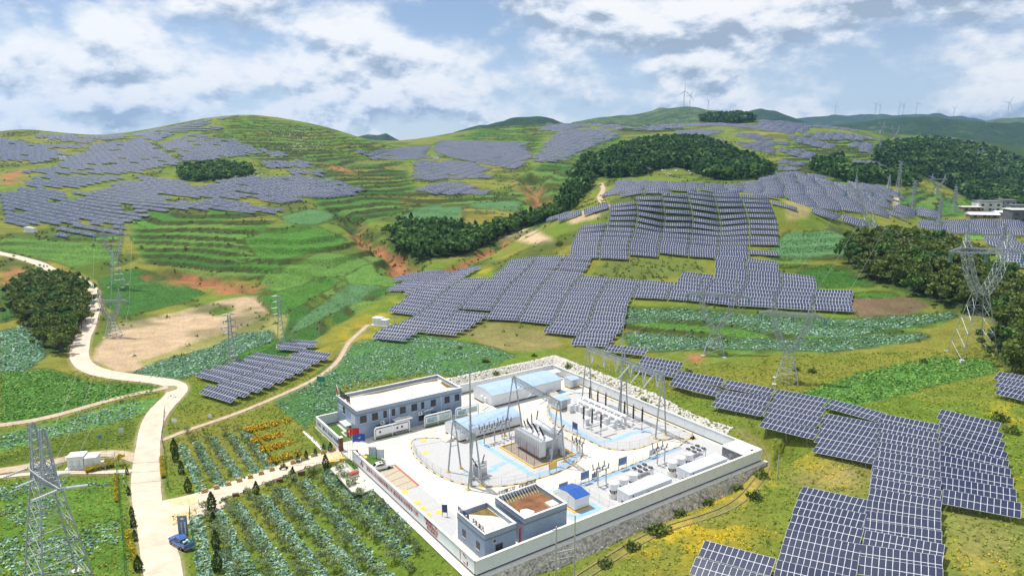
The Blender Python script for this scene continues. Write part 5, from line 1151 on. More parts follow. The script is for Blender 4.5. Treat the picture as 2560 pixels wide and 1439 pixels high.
# ---- gas insulated switchgear
gi = sthing('switchgear', 'white gas insulated switchgear with long pipes and black bushings', 'switchgear', 59.5, 37.5)
MB().box(-3.2,3.6,-8.2,8.2,0,.2,COPE).build('plinth', parent=gi)
for x, z in ((-.6,2.0),(1.0,2.5)): MB().lathe((x,0,z), [(.2,-8.0),(.42,-7.9),(.42,7.9),(.2,8.0)], WHITE, 12, (0,1,0)).build('busbar_pipe', parent=gi)
for k in range(7):
    y = -6.9+k*2.3
    for x in (-1.4, .2, 1.7):
        MB().lathe((x,y,.2), [(.32,0),(.34,.1),(.34,1.6),(.42,1.65),(.42,1.8),(.2,2.2)], WHITE, 12).build('breaker_tank', parent=gi)
    MB().box(-2.9,-2.0,y-.5,y+.5,.2,1.9,LGREY).build('control_cabinet', parent=gi)
    MB().tube([(-1.4,y,1.9),(-.6,y,2.3),(1.0,y,2.7),(1.7,y,1.9)], .16, WHITE, 8).build('link_pipe', parent=gi)
    MB().bar((-1.9,y+.6,.2),(-1.9,y+.6,2.4), .05, MGREY).bar((2.2,y+.6,.2),(2.2,y+.6,2.6), .05, MGREY).build('support_frame', parent=gi)
for i, (px, py) in enumerate([(1474,997),(1494,1008),(1514,1015),(1561,1035),(1583,1046),(1605,1054),(1459,1047),(1480,1057),(1502,1068)]):
    u, v = p2(px, py, 2.2); u -= 59.5; v -= 37.5; q = MB(); q.lathe((u,v,1.9), [(.3,0),(.3,.4)], WHITE, 10); insulator(q, (u,v,2.3), (0,0,1), 3.2, .2); q.bar((u,v,5.5),(u,v,5.9), .1, YELP if i%3 == 0 else (REDP if i%3 == 2 else GREENP)); q.build('bushing', parent=gi)
    MB().bar((u,v,1.9),(u*.5,v,2.0), .2, WHITE, 8).build('bushing_arm', parent=gi); MB().bar((u,v,.0),(u,v,1.9), .07, MGREY).build('support_frame', parent=gi)
for i, (u, v, lab) in enumerate(((55.0,44.0,'pair'),(53.0,35.6,'single'))):
    for k in range(2 if i == 0 else 1): o = sthing('control_cabinet', f"white control cabinet {['in the pair beside the blue-roofed kiosk, left one','in the pair beside the blue-roofed kiosk, right one'][k] if i == 0 else 'in front of the switchgear by the walkway'}", 'cabinet', u+k*1.5, v-k*.6); MB().box(0,1.2,0,1.0,.15,1.9,WHITE).build('body', parent=o); d_ = MB().box(.1,1.1,-.03,0,.25,1.8,LGREY).build('door', parent=o); MB().box(.9,.95,-.06,-.03,.9,1.1,DARKF).build('handle', parent=d_); MB().box(-.1,1.3,-.1,1.1,-.01,.15,COPE).build('plinth', parent=o)
# overhead busbar wires between the gantries
def wires(name, label, segs, r=.035, sag=.06, group=None):
    mb = MB()
    for a, b_ in segs:
        a = Vector(a); b_ = Vector(b_); L = (b_-a).length; pts = [a+(b_-a)*t_ - Vector((0,0,4*sag*L*t_*(1-t_))) for t_ in [k/10 for k in range(11)]]; mb.tube(pts, r, STEEL, 3)
    return tag(mb.build(name), label, 'cable', group)
S3 = lambda u, v, z: (*sub(u, v), z)
wires('busbar_wires', 'sagging busbar wires between the small gantry and the main gantry', [(S3(15.4,32-k*2.6,10.2), S3(35.2-.1*k,37-k*5,13)) for k in range(3)], sag=.03)
wires('busbar_wires', 'sagging wires from the wide gantry down to the switchgear', [(S3(63.4,46-k*4.5,13.9), S3(60.5,45.5-k*2.5,5.8)) for k in range(6)], sag=.01)
# ---- mesh fences round the gravel beds
FEN = mat('fence_wire', (.45,.47,.48), .5, .4)
def fence(label, poly, h=1.7, step=2.6, color=None, name='mesh_fence', z=None, post_m=None, wire_r=.012, dense_w=.28):
    """posts and wire bays along a line of (u, v)"""
    o = sthing(name, label, 'fence', 0, 0); q = [poly[0]]; acc = 0
    pts = dense(poly, .3); last = pts[0]; P = [last]
    for p in pts[1:]:
        if math.hypot(p[0]-last[0], p[1]-last[1]) >= step: P.append(p); last = p
    P.append(pts[-1])
    pm = MB().bar((0,0,0),(0,0,h+.1), .035, post_m or FEN, 6).mesh('post')
    for p in P: link('post', pm, o, (p[0], p[1], 0))
    for a, b_ in zip(P[:-1], P[1:]):
        mb = MB(); L = math.hypot(b_[0]-a[0], b_[1]-a[1])
        if L < .2: continue
        for zz_ in (.12, h*.5, h): mb.bar((*a, zz_), (*b_, zz_), wire_r*1.4, FEN, 3)
        n = int(L/dense_w)
        for k in range(1, n): x = a[0]+(b_[0]-a[0])*k/n; y = a[1]+(b_[1]-a[1])*k/n; mb.bar((x,y,.1),(x,y,h), wire_r, FEN, 3, caps=False)
        mb.build('wire_panel', parent=o)
    return o
inset = lambda poly, c, f: [(c[0]+(p[0]-c[0])*f, c[1]+(p[1]-c[1])*f) for p in poly]
g1i = inset(G1, (27,34), .975); fence('wire mesh fence curving round the transformer gravel', g1i[2:52]); g2i = inset(G2, (60,36), .975); fence('wire mesh fence curving round the switchgear gravel', g2i[0:40])
fence('wire mesh fence along the walkway by the containers', [(22.8,13.0),(33,13.2),(48,13.6),(62,14.2)]); fence('wire mesh fence between the shed and the left container', [(31.0,.8),(31.0,13.2)]); fence('wire mesh fence between the two containers', [(47.6,.8),(47.6,13.4)])
# ---- notice boards
def board(label, u, v, rz, w, h, z0, face, frame=None, name='notice_board', group='notice boards in the yard'):
    o = sthing(name, label, 'sign board', u, v, 0, rz, group); frame = frame or DARKF; f = MB()
    for x in (-w/2, w/2): f.bar((x,0,0),(x,0,z0+h+.08), .05, frame, 6)
    f.build('frame', parent=o); MB().box(-w/2+.05,w/2-.05,-.03,.03,z0,z0+h,face).build('panel', parent=o); return o
PALE = mat('board_pale', (.55,.62,.70), .5, noise=.12, nscale=1.5); BLUEB = mat('board_blue', (.10,.20,.42), .4, noise=.2, nscale=1.5)
for (px, py, w, h, z0, f_, rz, lab) in [(932,1144,1.6,2.0,.5,PALE,-.75,'pale notice board left of the pair on the small lawn'),(951,1150,1.6,2.0,.5,PALE,-.75,'pale notice board right of the pair on the small lawn'),(1437,1081,1.7,1.6,.9,NAVY,-R(90),'dark blue notice board on the switchgear gravel'),(1408,1236,2.0,1.5,1.0,BLUEB,0,'blue and white notice board above the bright blue roof'),(1462,1208,2.0,1.6,1.0,BLUEB,0,'blue and white notice board at the edge of the container strip'),(1486,1199,1.3,1.0,.5,BLUEB,0,'small blue board by the container walkway'),(1556,1173,2.2,1.6,1.1,BLUEB,0,'blue and white notice board above the left fan bank'),(1632,1143,2.0,1.3,.6,PALE,0,'pale grey board on the mesh fence by the right container'),(1382,1180,1.9,1.5,.7,YELP,0,'yellow board on the fence in front of the transformer'),(1112,1290,.9,1.5,.8,NAVY,-.75,'small dark board beside the annex gravel'),(1122,1080,1.6,1.9,.4,DARKF,0,'dark framed board in front of the arched switch room')]:
    board(lab, *p2(px, py), rz, w, h, z0, f_)
for i, (u0, u1, lab) in enumerate(((8.3,17.0,'white tube framed board with two round marks before the building'),(21.0,28.2,'white tube framed picture board right of the entrance'),(29.5,36.0,'white tube framed picture board at the building corner'))):
    o = sthing('display_board', lab, 'display board', u0, 56.7, 0, 0, 'white tube framed display boards'); L = u1-u0
    MB().tube([(0,0,0),(0,0,2.4),(.3,0,2.75),(L-.3,0,2.75),(L,0,2.4),(L,0,0)], .17, WHITE, 8).bar((L/2,0,0),(L/2,0,2.7), .1, WHITE, 8).build('tube_frame', parent=o)
    MB().box(.3,L-.3,-.04,.04,.75,2.35,WHITE).build('panel', parent=o)
    if i == 0:
        for x, mt in ((1.3,NAVY),(5.6,DARKF),(6.8,DARKF)): MB().lathe((x,-.045,1.6), [(.28,0),(.28,.01)], mt, 14, (0,-1,0)).build('round_mark', parent=o)
    else:
        pm_ = [mat('poster_sky', (.35,.52,.68), .5, noise=.3, nscale=1.2, col2=(.10,.25,.10)), mat('poster_fields', (.25,.42,.30), .5, noise=.3, nscale=1.4, col2=(.45,.55,.62))]
        for k in range(2): MB().box(.6+k*(L/2-.2),L/2-.3+k*(L/2-.2),-.055,-.041,.95,2.15,pm_[k]).build('poster', parent=o)
# flags
def flag(label, u, v, H, col_m, emblem, group='flags by the gate'):
    o = sthing('flag', label, 'flag', u, v, 0, 0, group); MB().bar((0,0,0),(0,0,H), .05, LGREY, 6, .03).build('pole', parent=o)
    nx, ny, w, h = 14, 5, 2.7, 1.7; mb = MB(); fz = lambda i, j: (w*i/nx, .22*math.sin(i*.75)*i/nx, H-.2-h+h*j/ny-.25*(i/nx)**1.3+.08*math.sin(i*.5+j))
    for i in range(nx):
        for j in range(ny): mb.poly([fz(i,j),fz(i+1,j),fz(i+1,j+1),fz(i,j+1)], col_m)
    c = mb.build('cloth', parent=o); em = MB()
    for (i, j, r, mt) in emblem:
        x, y, z = fz(i, j); pts = []
        for k in range(10): t_ = math.pi/2+k*math.pi/5; rr = r if k%2 == 0 else r*.42; pts.append((x+rr*math.cos(t_), y-.06, z+rr*math.sin(t_)))
        em.poly(pts, mt)
    em.build('emblem', parent=c)
FLAGY = mat('flag_yellow', (.85,.62,.03), .6); FLAGR = mat('flag_red', (.62,.02,.02), .6); FLAGB = mat('flag_blue', (.02,.09,.42), .6)
x0 = p2(878,1165); flag('red flag with yellow stars flying beside the gate', *p2(870,1150), 7.2, FLAGR, [(2.6,3.6,.36,FLAGY),(5.2,4.6,.12,FLAGY),(6.0,4.0,.12,FLAGY),(6.0,3.1,.12,FLAGY),(5.2,2.4,.12,FLAGY)]); flag('blue flag with a small emblem flying beside the gate', *p2(884,1163), 7.0, FLAGB, [(5.5,2.6,.28,FLAGR),(7.4,2.6,.2,WHITE),(8.8,2.5,.18,WHITE)])
o = sthing('flagpole', 'bare flagpole between the two flags', 'flagpole', *p2(877,1156)); MB().bar((0,0,0),(0,0,7.6), .05, LGREY, 6, .03).build('pole', parent=o); MB().lathe((0,0,7.6), [(.08,0),(.1,.06),(.03,.14)], YELP, 8).build('finial', parent=o)
# gate: red-brown pillar, sliding gate leaf, planter
o = sthing('gate_pillar', 'red-brown gate pillar at the end of the left wall', 'gate pillar', -.2, 55.7); MB().box(-.3,.5,-.35,.45,-.2,3.0,TIMBER).build('shaft', parent=o); MB().box(-.36,.56,-.41,.51,3.0,3.12,COPE).build('cap', parent=o)
o = sthing('sliding_gate', 'dark retracted sliding gate behind the flag planter', 'gate', .8, 44.2)
for k in range(14): MB().bar((0,k*.42,.1),(0,k*.42,1.5), .04, TIMBER).bar((.45,k*.42,.1),(.45,k*.42,1.5), .04, TIMBER).build('slat', parent=o)
MB().box(-.06,.51,-.1,5.6,1.5,1.6,TIMBER).build('top_rail', parent=o); MB().box(-.1,.55,5.3,5.9,.0,1.9,TIMBER).build('head', parent=o)
o = sthing('planter', 'long concrete planter of clipped green shrubs outside the gate', 'planter', -1.5, 43.8); MB().box(-.6,.6,0,5.2,-.2,.75,COPE).build('trough', parent=o)
SHRUB = mat('hedge_leaf', (.13,.24,.02), .8, noise=.4, nscale=5)
h_ = MB(); 
for k in range(420):
    c = Vector((RNG.uniform(-.5,.5), RNG.uniform(.1,5.1), .72+RNG.random()*.4)); a = Vector(RNG.normal(0,1,3)).normalized()*.13; b_ = Vector(RNG.normal(0,1,3)).normalized()*.13; h_.poly([c-a,c+b_,c+a,c-b_], SHRUB)
h_.build('leaves', parent=o)
MB().box(-.52,.52,.1,5.1,.7,.8,SHRUB).build('soil', parent=o)
sheet('forecourt', [p2(*q) for q in ((826,1170),(858,1152),(905,1185),(938,1218),(905,1232),(880,1228))], .004, YARD, 'pale concrete forecourt outside the gate', .3)
o = sthing('bench_shelter', 'small rusty red curved roof box on the forecourt', 'shelter', *p2(883,1190)); mb = MB(); k = 8
for j in range(k): t0, t1 = math.pi*j/k, math.pi*(j+1)/k; mb.hexa([(-1,-.6*math.cos(t0),.5+.6*math.sin(t0)),(1,-.6*math.cos(t0),.5+.6*math.sin(t0)),(1,-.6*math.cos(t1),.5+.6*math.sin(t1)),(-1,-.6*math.cos(t1),.5+.6*math.sin(t1)),(-1,-.64*math.cos(t0),.5+.64*math.sin(t0)),(1,-.64*math.cos(t0),.5+.64*math.sin(t0)),(1,-.64*math.cos(t1),.5+.64*math.sin(t1)),(-1,-.64*math.cos(t1),.5+.64*math.sin(t1))], mat('paint_rust_red', (.42,.10,.05), .6))
mb.build('hood', parent=o); MB().box(-.95,.95,-.55,.55,-.05,.5,COPE).build('base', parent=o)

# lettering becomes plain mesh
bpy.context.view_layer.update(); dg_ = bpy.context.evaluated_depsgraph_get()
for (o, parent, loc, rot, sx, nm) in TEXTS:
    me = bpy.data.meshes.new_from_object(o.evaluated_get(dg_)); c_ = o.data; bpy.data.objects.remove(o); bpy.data.curves.remove(c_)
    q = link(nm, me, parent, loc); q.rotation_euler = rot; q.scale = (sx,1,1)
# ------------------------------------------------------------------ far hills
m = bpy.data.materials.new('hill_forest'); m.use_nodes = True; MATS['hill_forest'] = m
def hillmat(m, c1, c2, c3, s1=.012, s2=.06):
    t = m.node_tree; b = t.nodes['Principled BSDF']; b.inputs['Roughness'].default_value = 1; b.inputs['Specular IOR Level'].default_value = .05
    g = t.nodes.new('ShaderNodeNewGeometry'); n1_ = t.nodes.new('ShaderNodeTexNoise'); n1_.inputs['Scale'].default_value = s1; n1_.inputs['Detail'].default_value = 6; n1_.inputs['Roughness'].default_value = .65; t.links.new(g.outputs['Position'], n1_.inputs[0])
    r = t.nodes.new('ShaderNodeValToRGB'); e = r.color_ramp.elements; e[0].position, e[0].color = .40, (*c1,1); e[1].position, e[1].color = .60, (*c2,1); q = e.new(.68); q.color = (*c3,1); t.links.new(n1_.outputs[0], r.inputs[0])
    n2_ = t.nodes.new('ShaderNodeTexNoise'); n2_.inputs['Scale'].default_value = s2; n2_.inputs['Detail'].default_value = 4; t.links.new(g.outputs['Position'], n2_.inputs[0])
    mr = t.nodes.new('ShaderNodeMapRange'); mr.inputs[3].default_value = .55; mr.inputs[4].default_value = 1.35; t.links.new(n2_.outputs[0], mr.inputs[0])
    mu = t.nodes.new('ShaderNodeVectorMath'); mu.operation = 'SCALE'; t.links.new(r.outputs[0], mu.inputs[0]); t.links.new(mr.outputs[0], mu.inputs['Scale']); t.links.new(mu.outputs[0], b.inputs['Base Color'])
    bp = t.nodes.new('ShaderNodeBump'); bp.inputs['Strength'].default_value = 1; bp.inputs['Distance'].default_value = 14; t.links.new(n2_.outputs[0], bp.inputs['Height']); t.links.new(bp.outputs[0], b.inputs['Normal'])
hillmat(m, (.022,.050,.016), (.035,.070,.020), (.09,.14,.03))
m2 = bpy.data.materials.new('hill_fields'); m2.use_nodes = True; MATS['hill_fields'] = m2; hillmat(m2, (.05,.085,.022), (.11,.16,.035), (.17,.19,.05), .02, .09)
def hill(label, prof, Y, depth, mt, seed):
    xs = np.array([p[0] for p in prof], float); ys = np.array([p[1] for p in prof], float); n = 150; px = np.linspace(xs[0], xs[-1], n)
    k = np.interp(px, xs, ys); 
    for _ in range(2): k[1:-1] = .25*k[:-2]+.5*k[1:-1]+.25*k[2:]
    fr = np.minimum(np.arange(n), np.arange(n)[::-1])/12.; end = np.clip(fr, 0, 1)
    rows = []; tt = np.concatenate([np.linspace(-1,0,22), np.linspace(.15,1,7)])
    u_ = (px-1280)/FPX; v_ = (k-719.5)/FPX; by = CP-SP*v_; X0 = u_/by*Y; zc_ = CAMH+(-SP-CP*v_)/by*Y
    for t_ in tt:
        yy = np.full(n, Y+t_*depth); f = math.cos(min(1, abs(t_))*math.pi/2)**1.2
        nz = 0 if t_ == 0 else (vnoise(X0, yy, 160, seed)-.5)*50*min(1, abs(t_)*4)*(1-abs(t_)*.5) + (vnoise(X0, yy, 50, seed+1)-.5)*14
        rows.append(np.stack([X0*(1+t_*.04), yy, -40+(zc_+40)*f+nz*f], 1))
    V = np.array(rows).reshape(-1,3); ids = np.arange(len(V)).reshape(len(tt), n)
    F = np.stack([ids[:-1,:-1], ids[:-1,1:], ids[1:,1:], ids[1:,:-1]], -1).reshape(-1,4)
    tag(link('hill', np_mesh('hill', V, F, [mt], smooth=True)), label, kind='structure')
HF, HG = MATS['hill_forest'], MATS['hill_fields']
hill('dark cone-shaped hill in the gap on the skyline', [(850,372),(875,348),(900,340),(920,336),(945,338),(965,333),(985,345),(1005,355),(1030,370)], 2600, 500, HF, 1)
hill('long wooded ridge rising to the right behind the gap', [(990,365),(1060,350),(1110,343),(1160,330),(1200,318),(1240,306),(1290,297),(1340,292),(1380,296),(1400,305),(1450,322),(1500,345)], 2200, 500, HF, 2)
hill('grassy terraced hill carrying the first wind turbines', [(1380,330),(1430,306),(1500,293),(1560,290),(1600,284),(1640,275),(1680,272),(1720,274),(1760,280),(1820,290),(1880,310)], 3000, 900, HG, 3)
hill('dark rounded hill right of the wooded hilltop', [(1840,300),(1865,280),(1890,273),(1920,275),(1950,285),(1990,300),(2030,315)], 3200, 500, HF, 4)
hill('blue distant range carrying a row of wind turbines', [(1900,310),(1960,300),(2020,293),(2080,290),(2120,292),(2170,285),(2200,287),(2240,290),(2290,285),(2340,290),(2360,293),(2400,289),(2440,302),(2500,306),(2600,310),(2700,312)], 5000, 1000, HF, 5)
hill('wooded middle hill below the distant range', [(1980,345),(2050,320),(2120,308),(2200,300),(2280,296),(2330,294),(2400,300),(2440,306),(2500,318),(2560,330),(2660,340)], 2700, 900, HF, 6)
hill('hill at the right edge carrying one wind turbine', [(2400,320),(2440,306),(2500,296),(2560,294),(2640,296),(2800,310)], 3600, 800, HG, 7)
# ------------------------------------------------------------------ wind turbines
TWH = mat('turbine_white', (.72,.75,.80), .4, noise=.04)
def turbine(label, bx_, by_, ty_, Y, spin, yaw):
    a, b_, c = ray(bx_, by_); X = a/b_*Y; z0 = CAMH+c/b_*Y; a2, b2, c2 = ray(bx_, ty_); Hh = (CAMH+c2/b2*Y)-z0+6; sc = Hh/80
    o = thing('wind_turbine', label, 'wind turbine', (X, Y, z0-6), yaw, 'wind turbines on the skyline')
    MB().bar((0,0,0),(0,0,80*sc), 2.6*sc, TWH, 10, 1.6*sc).build('tower', parent=o); MB().box(-2*sc,2*sc,-4*sc,6*sc,79*sc,83*sc,TWH).build('nacelle', parent=o)
    MB().lathe((0,-4*sc,81*sc), [(2.0*sc,0),(1.6*sc,1.5*sc),(.4*sc,3*sc)], TWH, 10, (0,-1,0)).build('hub', parent=o)
    for k in range(3):
        t_ = spin+k*2.0944; d = Vector((math.cos(t_), 0, math.sin(t_))); s = Vector((-d.z,0,d.x)); c0 = Vector((0,-5.5*sc,81*sc)); mb = MB()
        p = lambda r, w, th: [c0+d*r*sc-s*w*.35*sc, c0+d*r*sc+s*w*.65*sc, c0+d*r*sc+s*w*.65*sc+Vector((0,th*sc,0)), c0+d*r*sc-s*w*.35*sc+Vector((0,th*sc,0))]
        for (r0,w0),(r1,w1) in zip([(1,2.2),(9,3.6),(26,2.2)],[(9,3.6),(26,2.2),(42,.6)]): mb.hexa(p(r0,w0,.7)+p(r1,w1,.4), TWH)
        mb.build('blade', parent=o)
z4 = lambda x, y: (1900+x/3.597, 180+y/3.597)
for (lab, b0, t0, Y, sp) in [('tallest wind turbine, left of the close pair on the grassy hill', (1709,272), 229, 3000, 1.55),('wind turbine right of the close pair on the grassy hill', (1724,272), 240, 3000, 1.15),('third wind turbine from the left, on its own', (1770,273), 253, 3000, .6),('wind turbine mostly hidden behind the wooded hilltop', (1838,274), 263, 3000, 1.1),
    ('small lone turbine on the left end of the blue range', z4(673,395), z4(0,305)[1], 5000, 1.3),('left turbine of the first pair on the blue range', z4(1033,378), z4(0,288)[1], 5000, .7),('right turbine of the first pair on the blue range', z4(1073,385), z4(0,303)[1], 5000, .7),('left turbine of the tight trio on the blue range', z4(1245,402), z4(0,303)[1], 4900, 1.8),('middle turbine of the tight trio on the blue range', z4(1283,378), z4(0,292)[1], 5000, .8),('right turbine of the tight trio on the blue range', z4(1403,375), z4(0,290)[1], 5000, 2.2),('small turbine right of the trio on the blue range', z4(1597,408), z4(0,347)[1], 5000, 1.2),('turbine left of the round blue peak', z4(1738,408), z4(0,328)[1], 5000, .6),('large turbine standing alone at the right edge', z4(2222,405), z4(0,275)[1], 3600, 1.0)]:
    turbine(lab, b0[0], b0[1], t0, Y, sp, .25)
# ------------------------------------------------------------------ lattice towers
FOOT = mat('tower_footing', (.6,.58,.54), .9, noise=.1)
GLAZ = mat('insulator_glass_green', (.10,.30,.27), .2, noise=.15)
def lat_panel(mb, lo, hi, r):
    """four legs between two square rings with X bracing; lo, hi = lists of four corner points"""
    for i in range(4):
        j = (i+1)%4; mb.bar(lo[i], hi[j], r, GALV, 3, caps=False); mb.bar(lo[j], hi[i], r, GALV, 3, caps=False); mb.bar(hi[i], hi[j], r, GALV, 3, caps=False)
def sq(cx_, cy_, hx, hy, z): return [Vector((cx_-hx,cy_-hy,z)), Vector((cx_+hx,cy_-hy,z)), Vector((cx_+hx,cy_+hy,z)), Vector((cx_-hx,cy_+hy,z))]
def ring_lerp(a, b, t_): return [p+(q-p)*t_ for p, q in zip(a, b)]
def column(o, name, A, B, n, r, leg=None):
    leg = leg or r*1.9; mb = MB()
    for p, q in zip(A, B): mb.bar(p, q, leg, GALV, 4)
    for k in range(n): lat_panel(mb, ring_lerp(A, B, k/n), ring_lerp(A, B, (k+1)/n), r)
    return mb.build(name, parent=o)
def string(o, p, L, r=.16, d=(0,0,-1), m=None, two=0):
    mb = MB(); insulator(mb, p, d, L, r, m or GLAZ)
    if two: insulator(mb, Vector(p)+Vector((two,0,0)), d, L, r, m or GLAZ)
    mb.build('insulator_string', parent=o)
def cup_tower(label, loc, H, rz, base=.14, waist=.40, armz=.76, wide=.36, spread=.19, group='lattice transmission towers', tilt=0, r=None, far=False):
    o = thing('lattice_tower', label, 'pylon', loc, rz, group); r = r or (.045 if not far else .09)
    b_, w_ = H*base, H*.042
    A = sq(0,0,b_,b_,0); B = sq(0,0,w_,w_,H*waist)
    column(o, 'body', A, B, 5 if not far else 3, r)
    for p in A: MB().box(p.x-.5,p.x+.5,p.y-.5,p.y+.5,-1.2,.25,FOOT).build('footing', parent=o)
    az = H*armz; d = H*.035
    for s in (-1, 1):   # curved arms of the cup
        q = [sq(s*w_*.5,0,w_*.55,w_,H*waist), sq(s*H*spread*.62,0,H*.030,w_*.9,H*(waist+(armz-waist)*.42)), sq(s*H*spread,0,H*.026,d,az)]
        mb = MB()
        for a, c in zip(q[:-1], q[1:]):
            for p1, p2_ in zip(a, c): mb.bar(p1, p2_, r*1.8, GALV, 4)
            for k in range(3 if not far else 1): n_ = 3 if not far else 1; lat_panel(mb, ring_lerp(a, c, k/n_), ring_lerp(a, c, (k+1)/n_), r)
        mb.build('cup_arm', parent=o)
        pk = sq(s*H*spread,0,H*.024,d,az+H*.04); tp = sq(s*H*(spread+.012),0,.1,.1,H); column(o, 'earth_peak', pk, tp, 3 if not far else 2, r, r*1.5)
    mb = MB(); h2 = H*.04
    L_ = [(-wide,.002,.2),( -spread-.03,1,1),(0,1,.75),(spread+.03,1,1),(wide,.002,.2)]
    rings = [[Vector((H*x, -d*f-.05, az)), Vector((H*x, d*f+.05, az)), Vector((H*x, d*f+.05, az+h2*g_)), Vector((H*x, -d*f-.05, az+h2*g_))] for x, f, g_ in L_]
    for a, c in zip(rings[:-1], rings[1:]):
        for p1, p2_ in zip(a, c): mb.bar(p1, p2_, r*1.7, GALV, 4)
        n_ = 4 if not far else 2
        for k in range(n_): lat_panel(mb, ring_lerp(a, c, k/n_), ring_lerp(a, c, (k+1)/n_), r)
    mb.build('crossarm', parent=o)
    if not far:
        for x in (-wide*.97, 0, wide*.97): string(o, (H*x, 0, az-.1), H*.075, .17, two=.5)
    return o
def drum_tower(label, loc, H, rz, base=.075, r=None, far=False):
    o = thing('lattice_tower', label, 'pylon', loc, rz, 'lattice transmission towers'); r = r or (.04 if not far else .08)
    A = sq(0,0,H*base,H*base,0); B = sq(0,0,H*.028,H*.028,H*.62); T = sq(0,0,H*.022,H*.022,H*.97)
    column(o, 'body', A, B, 7 if not far else 4, r); column(o, 'upper_body', B, T, 7 if not far else 3, r)
    for p in A: MB().box(p.x-.4,p.x+.4,p.y-.4,p.y+.4,-1.2,.2,FOOT).build('footing', parent=o)
    for z, w in ((.62,.115),(.74,.14),(.86,.105),(.97,.125)):
        mb = MB()
        for s in (-1,1):
            tip = Vector((s*H*w,0,H*z+.1)); c = [Vector((s*H*.022,y*H*.022,H*z+k)) for y in (-1,1) for k in (0,H*.022)]
            for q in c: mb.bar(q, tip, r*1.3, GALV, 3)
            for t_ in (.33,.66): p_ = [q+(tip-q)*t_ for q in c]; mb.bar(p_[0],p_[1],r,GALV,3); mb.bar(p_[2],p_[3],r,GALV,3); mb.bar(p_[0],p_[2],r,GALV,3); mb.bar(c[0],p_[1],r,GALV,3)
        mb.build('crossarm', parent=o)
        if z < .95 and not far:
            for s in (-1,1): string(o, (s*H*w,0,H*z), H*.06, .13)
    return o
def strain_tower(label, loc, H, rz):
    o = thing('lattice_tower', label, 'pylon', loc, rz, 'lattice transmission towers'); r = .05
    A = sq(0,0,H*.15,H*.135,0); B = sq(0,0,H*.07,H*.05,H*.66); Cc = sq(0,0,H*.062,H*.04,H*.74)
    column(o, 'body', A, B, 6, r, .13); column(o, 'upper_body', B, Cc, 1, r, .12)
    for p in A: MB().box(p.x-.6,p.x+.6,p.y-.6,p.y+.6,-1.2,.3,FOOT).build('footing', parent=o)
    mb = MB(); az = H*.70
    rings = [[Vector((H*x,-y*H,az)),Vector((H*x,y*H,az)),Vector((H*x,y*H,az+h_*H)),Vector((H*x,-y*H,az+h_*H))] for x, y, h_ in ((-.22,.004,.006),(-.062,.042,.042),(.062,.042,.042),(.22,.004,.006))]
    for a, c in zip(rings[:-1], rings[1:]):
        for p1, p2_ in zip(a, c): mb.bar(p1, p2_, .1, GALV, 4)
        for k in range(4): lat_panel(mb, ring_lerp(a, c, k/4), ring_lerp(a, c, (k+1)/4), .05)
    mb.build('crossarm', parent=o)
    for s in (-1,1): column(o, 'earth_peak', sq(s*H*.075,0,H*.022,H*.03,H*.735), sq(s*H*.075,0,.3,.3,H), 5, .05, .1)
    PALEI = MATS['insulator_pale']
    for x in (-.21,-.02,.21):
        string(o, (H*x,-.3,az), 3.2, .2, (-.25,-.94,-.2), PALEI); string(o, (H*x,.3,az), 3.2, .2, (.1,.95,-.2), PALEI)
    return o
def spot(px, py): X, Y, z = hit(px, py); return (X, Y, z-.1)
def hgt(base, ty):
    X, Y, z = hit(*base); lo, hi = 0., 120.
    for _ in range(40):
        m_ = (lo+hi)/2
        if proj(X, Y, z+m_)[1] > ty: lo = m_
        else: hi = m_
    return lo
TW = {}
def cup(key, label, bpx, ty, rz, **k): L = spot(*bpx); H = hgt(bpx, ty); TW[key] = (L, H, rz, k.get('armz', .76), k.get('wide', .36)); cup_tower(label, L, H, rz, **k)
cup('t1', 'cup-shaped lattice tower standing between cabbage terraces, left of the pair', (1785,884), 682, -R(18), base=.125, waist=.30, armz=.72, wide=.36, spread=.2)
cup('t2', 'cup-shaped lattice tower right of the pair, above the panel strip', (1966,955), 728, -R(22), base=.12, waist=.34, armz=.74, wide=.33, spread=.18)
cup('t3', 'tall cup-shaped lattice tower in front of the right-hand wood', (2430,890), 572, -R(8), base=.13, waist=.50, armz=.82, wide=.26, spread=.14)
cup('t4', 'big cup-shaped lattice tower beyond the cabbage field', (2168,596), 436, -R(4), base=.12, waist=.42, armz=.74, wide=.42, spread=.24)
cup('t5', 'cup-shaped lattice tower in the dark green field on the left', (295,715), 562, R(10), base=.105, waist=.48, armz=.82, wide=.28, spread=.13)
cup('t6', 'cup-shaped lattice tower beside the road bend', (284,840), 722, R(6), base=.13, waist=.36, armz=.74, wide=.36, spread=.19)
cup('t10', 'small distant cup tower before the dark wood', (2342,486), 434, 0, base=.12, waist=.42, armz=.72, wide=.45, spread=.3, far=True)
cup('t11', 'distant cup tower among the trees below the bare hill', (2448,402), 371, 0, far=True); cup('t12', 'distant cup tower in front of the dark forest, right side', (2489,446), 417, 0, far=True); cup('t13', 'distant cup tower beside the bright green field', (2236,356), 312, 0, far=True); cup('t14', 'distant cup tower above the far panels', (2203,335), 302, 0, far=True)
L7 = spot(582,912); drum_tower('slim drum lattice tower in the cabbage strip left of the panel cluster', L7, hgt((582,912), 782), R(12)); TW['t7'] = (L7, hgt((582,912), 782), R(12), .86, .1)
L8 = spot(704,864); drum_tower('slim drum lattice tower at the corner of the brown field', L8, hgt((704,864), 736), R(15)); TW['t8'] = (L8, hgt((704,864), 736), R(15), .86, .1)
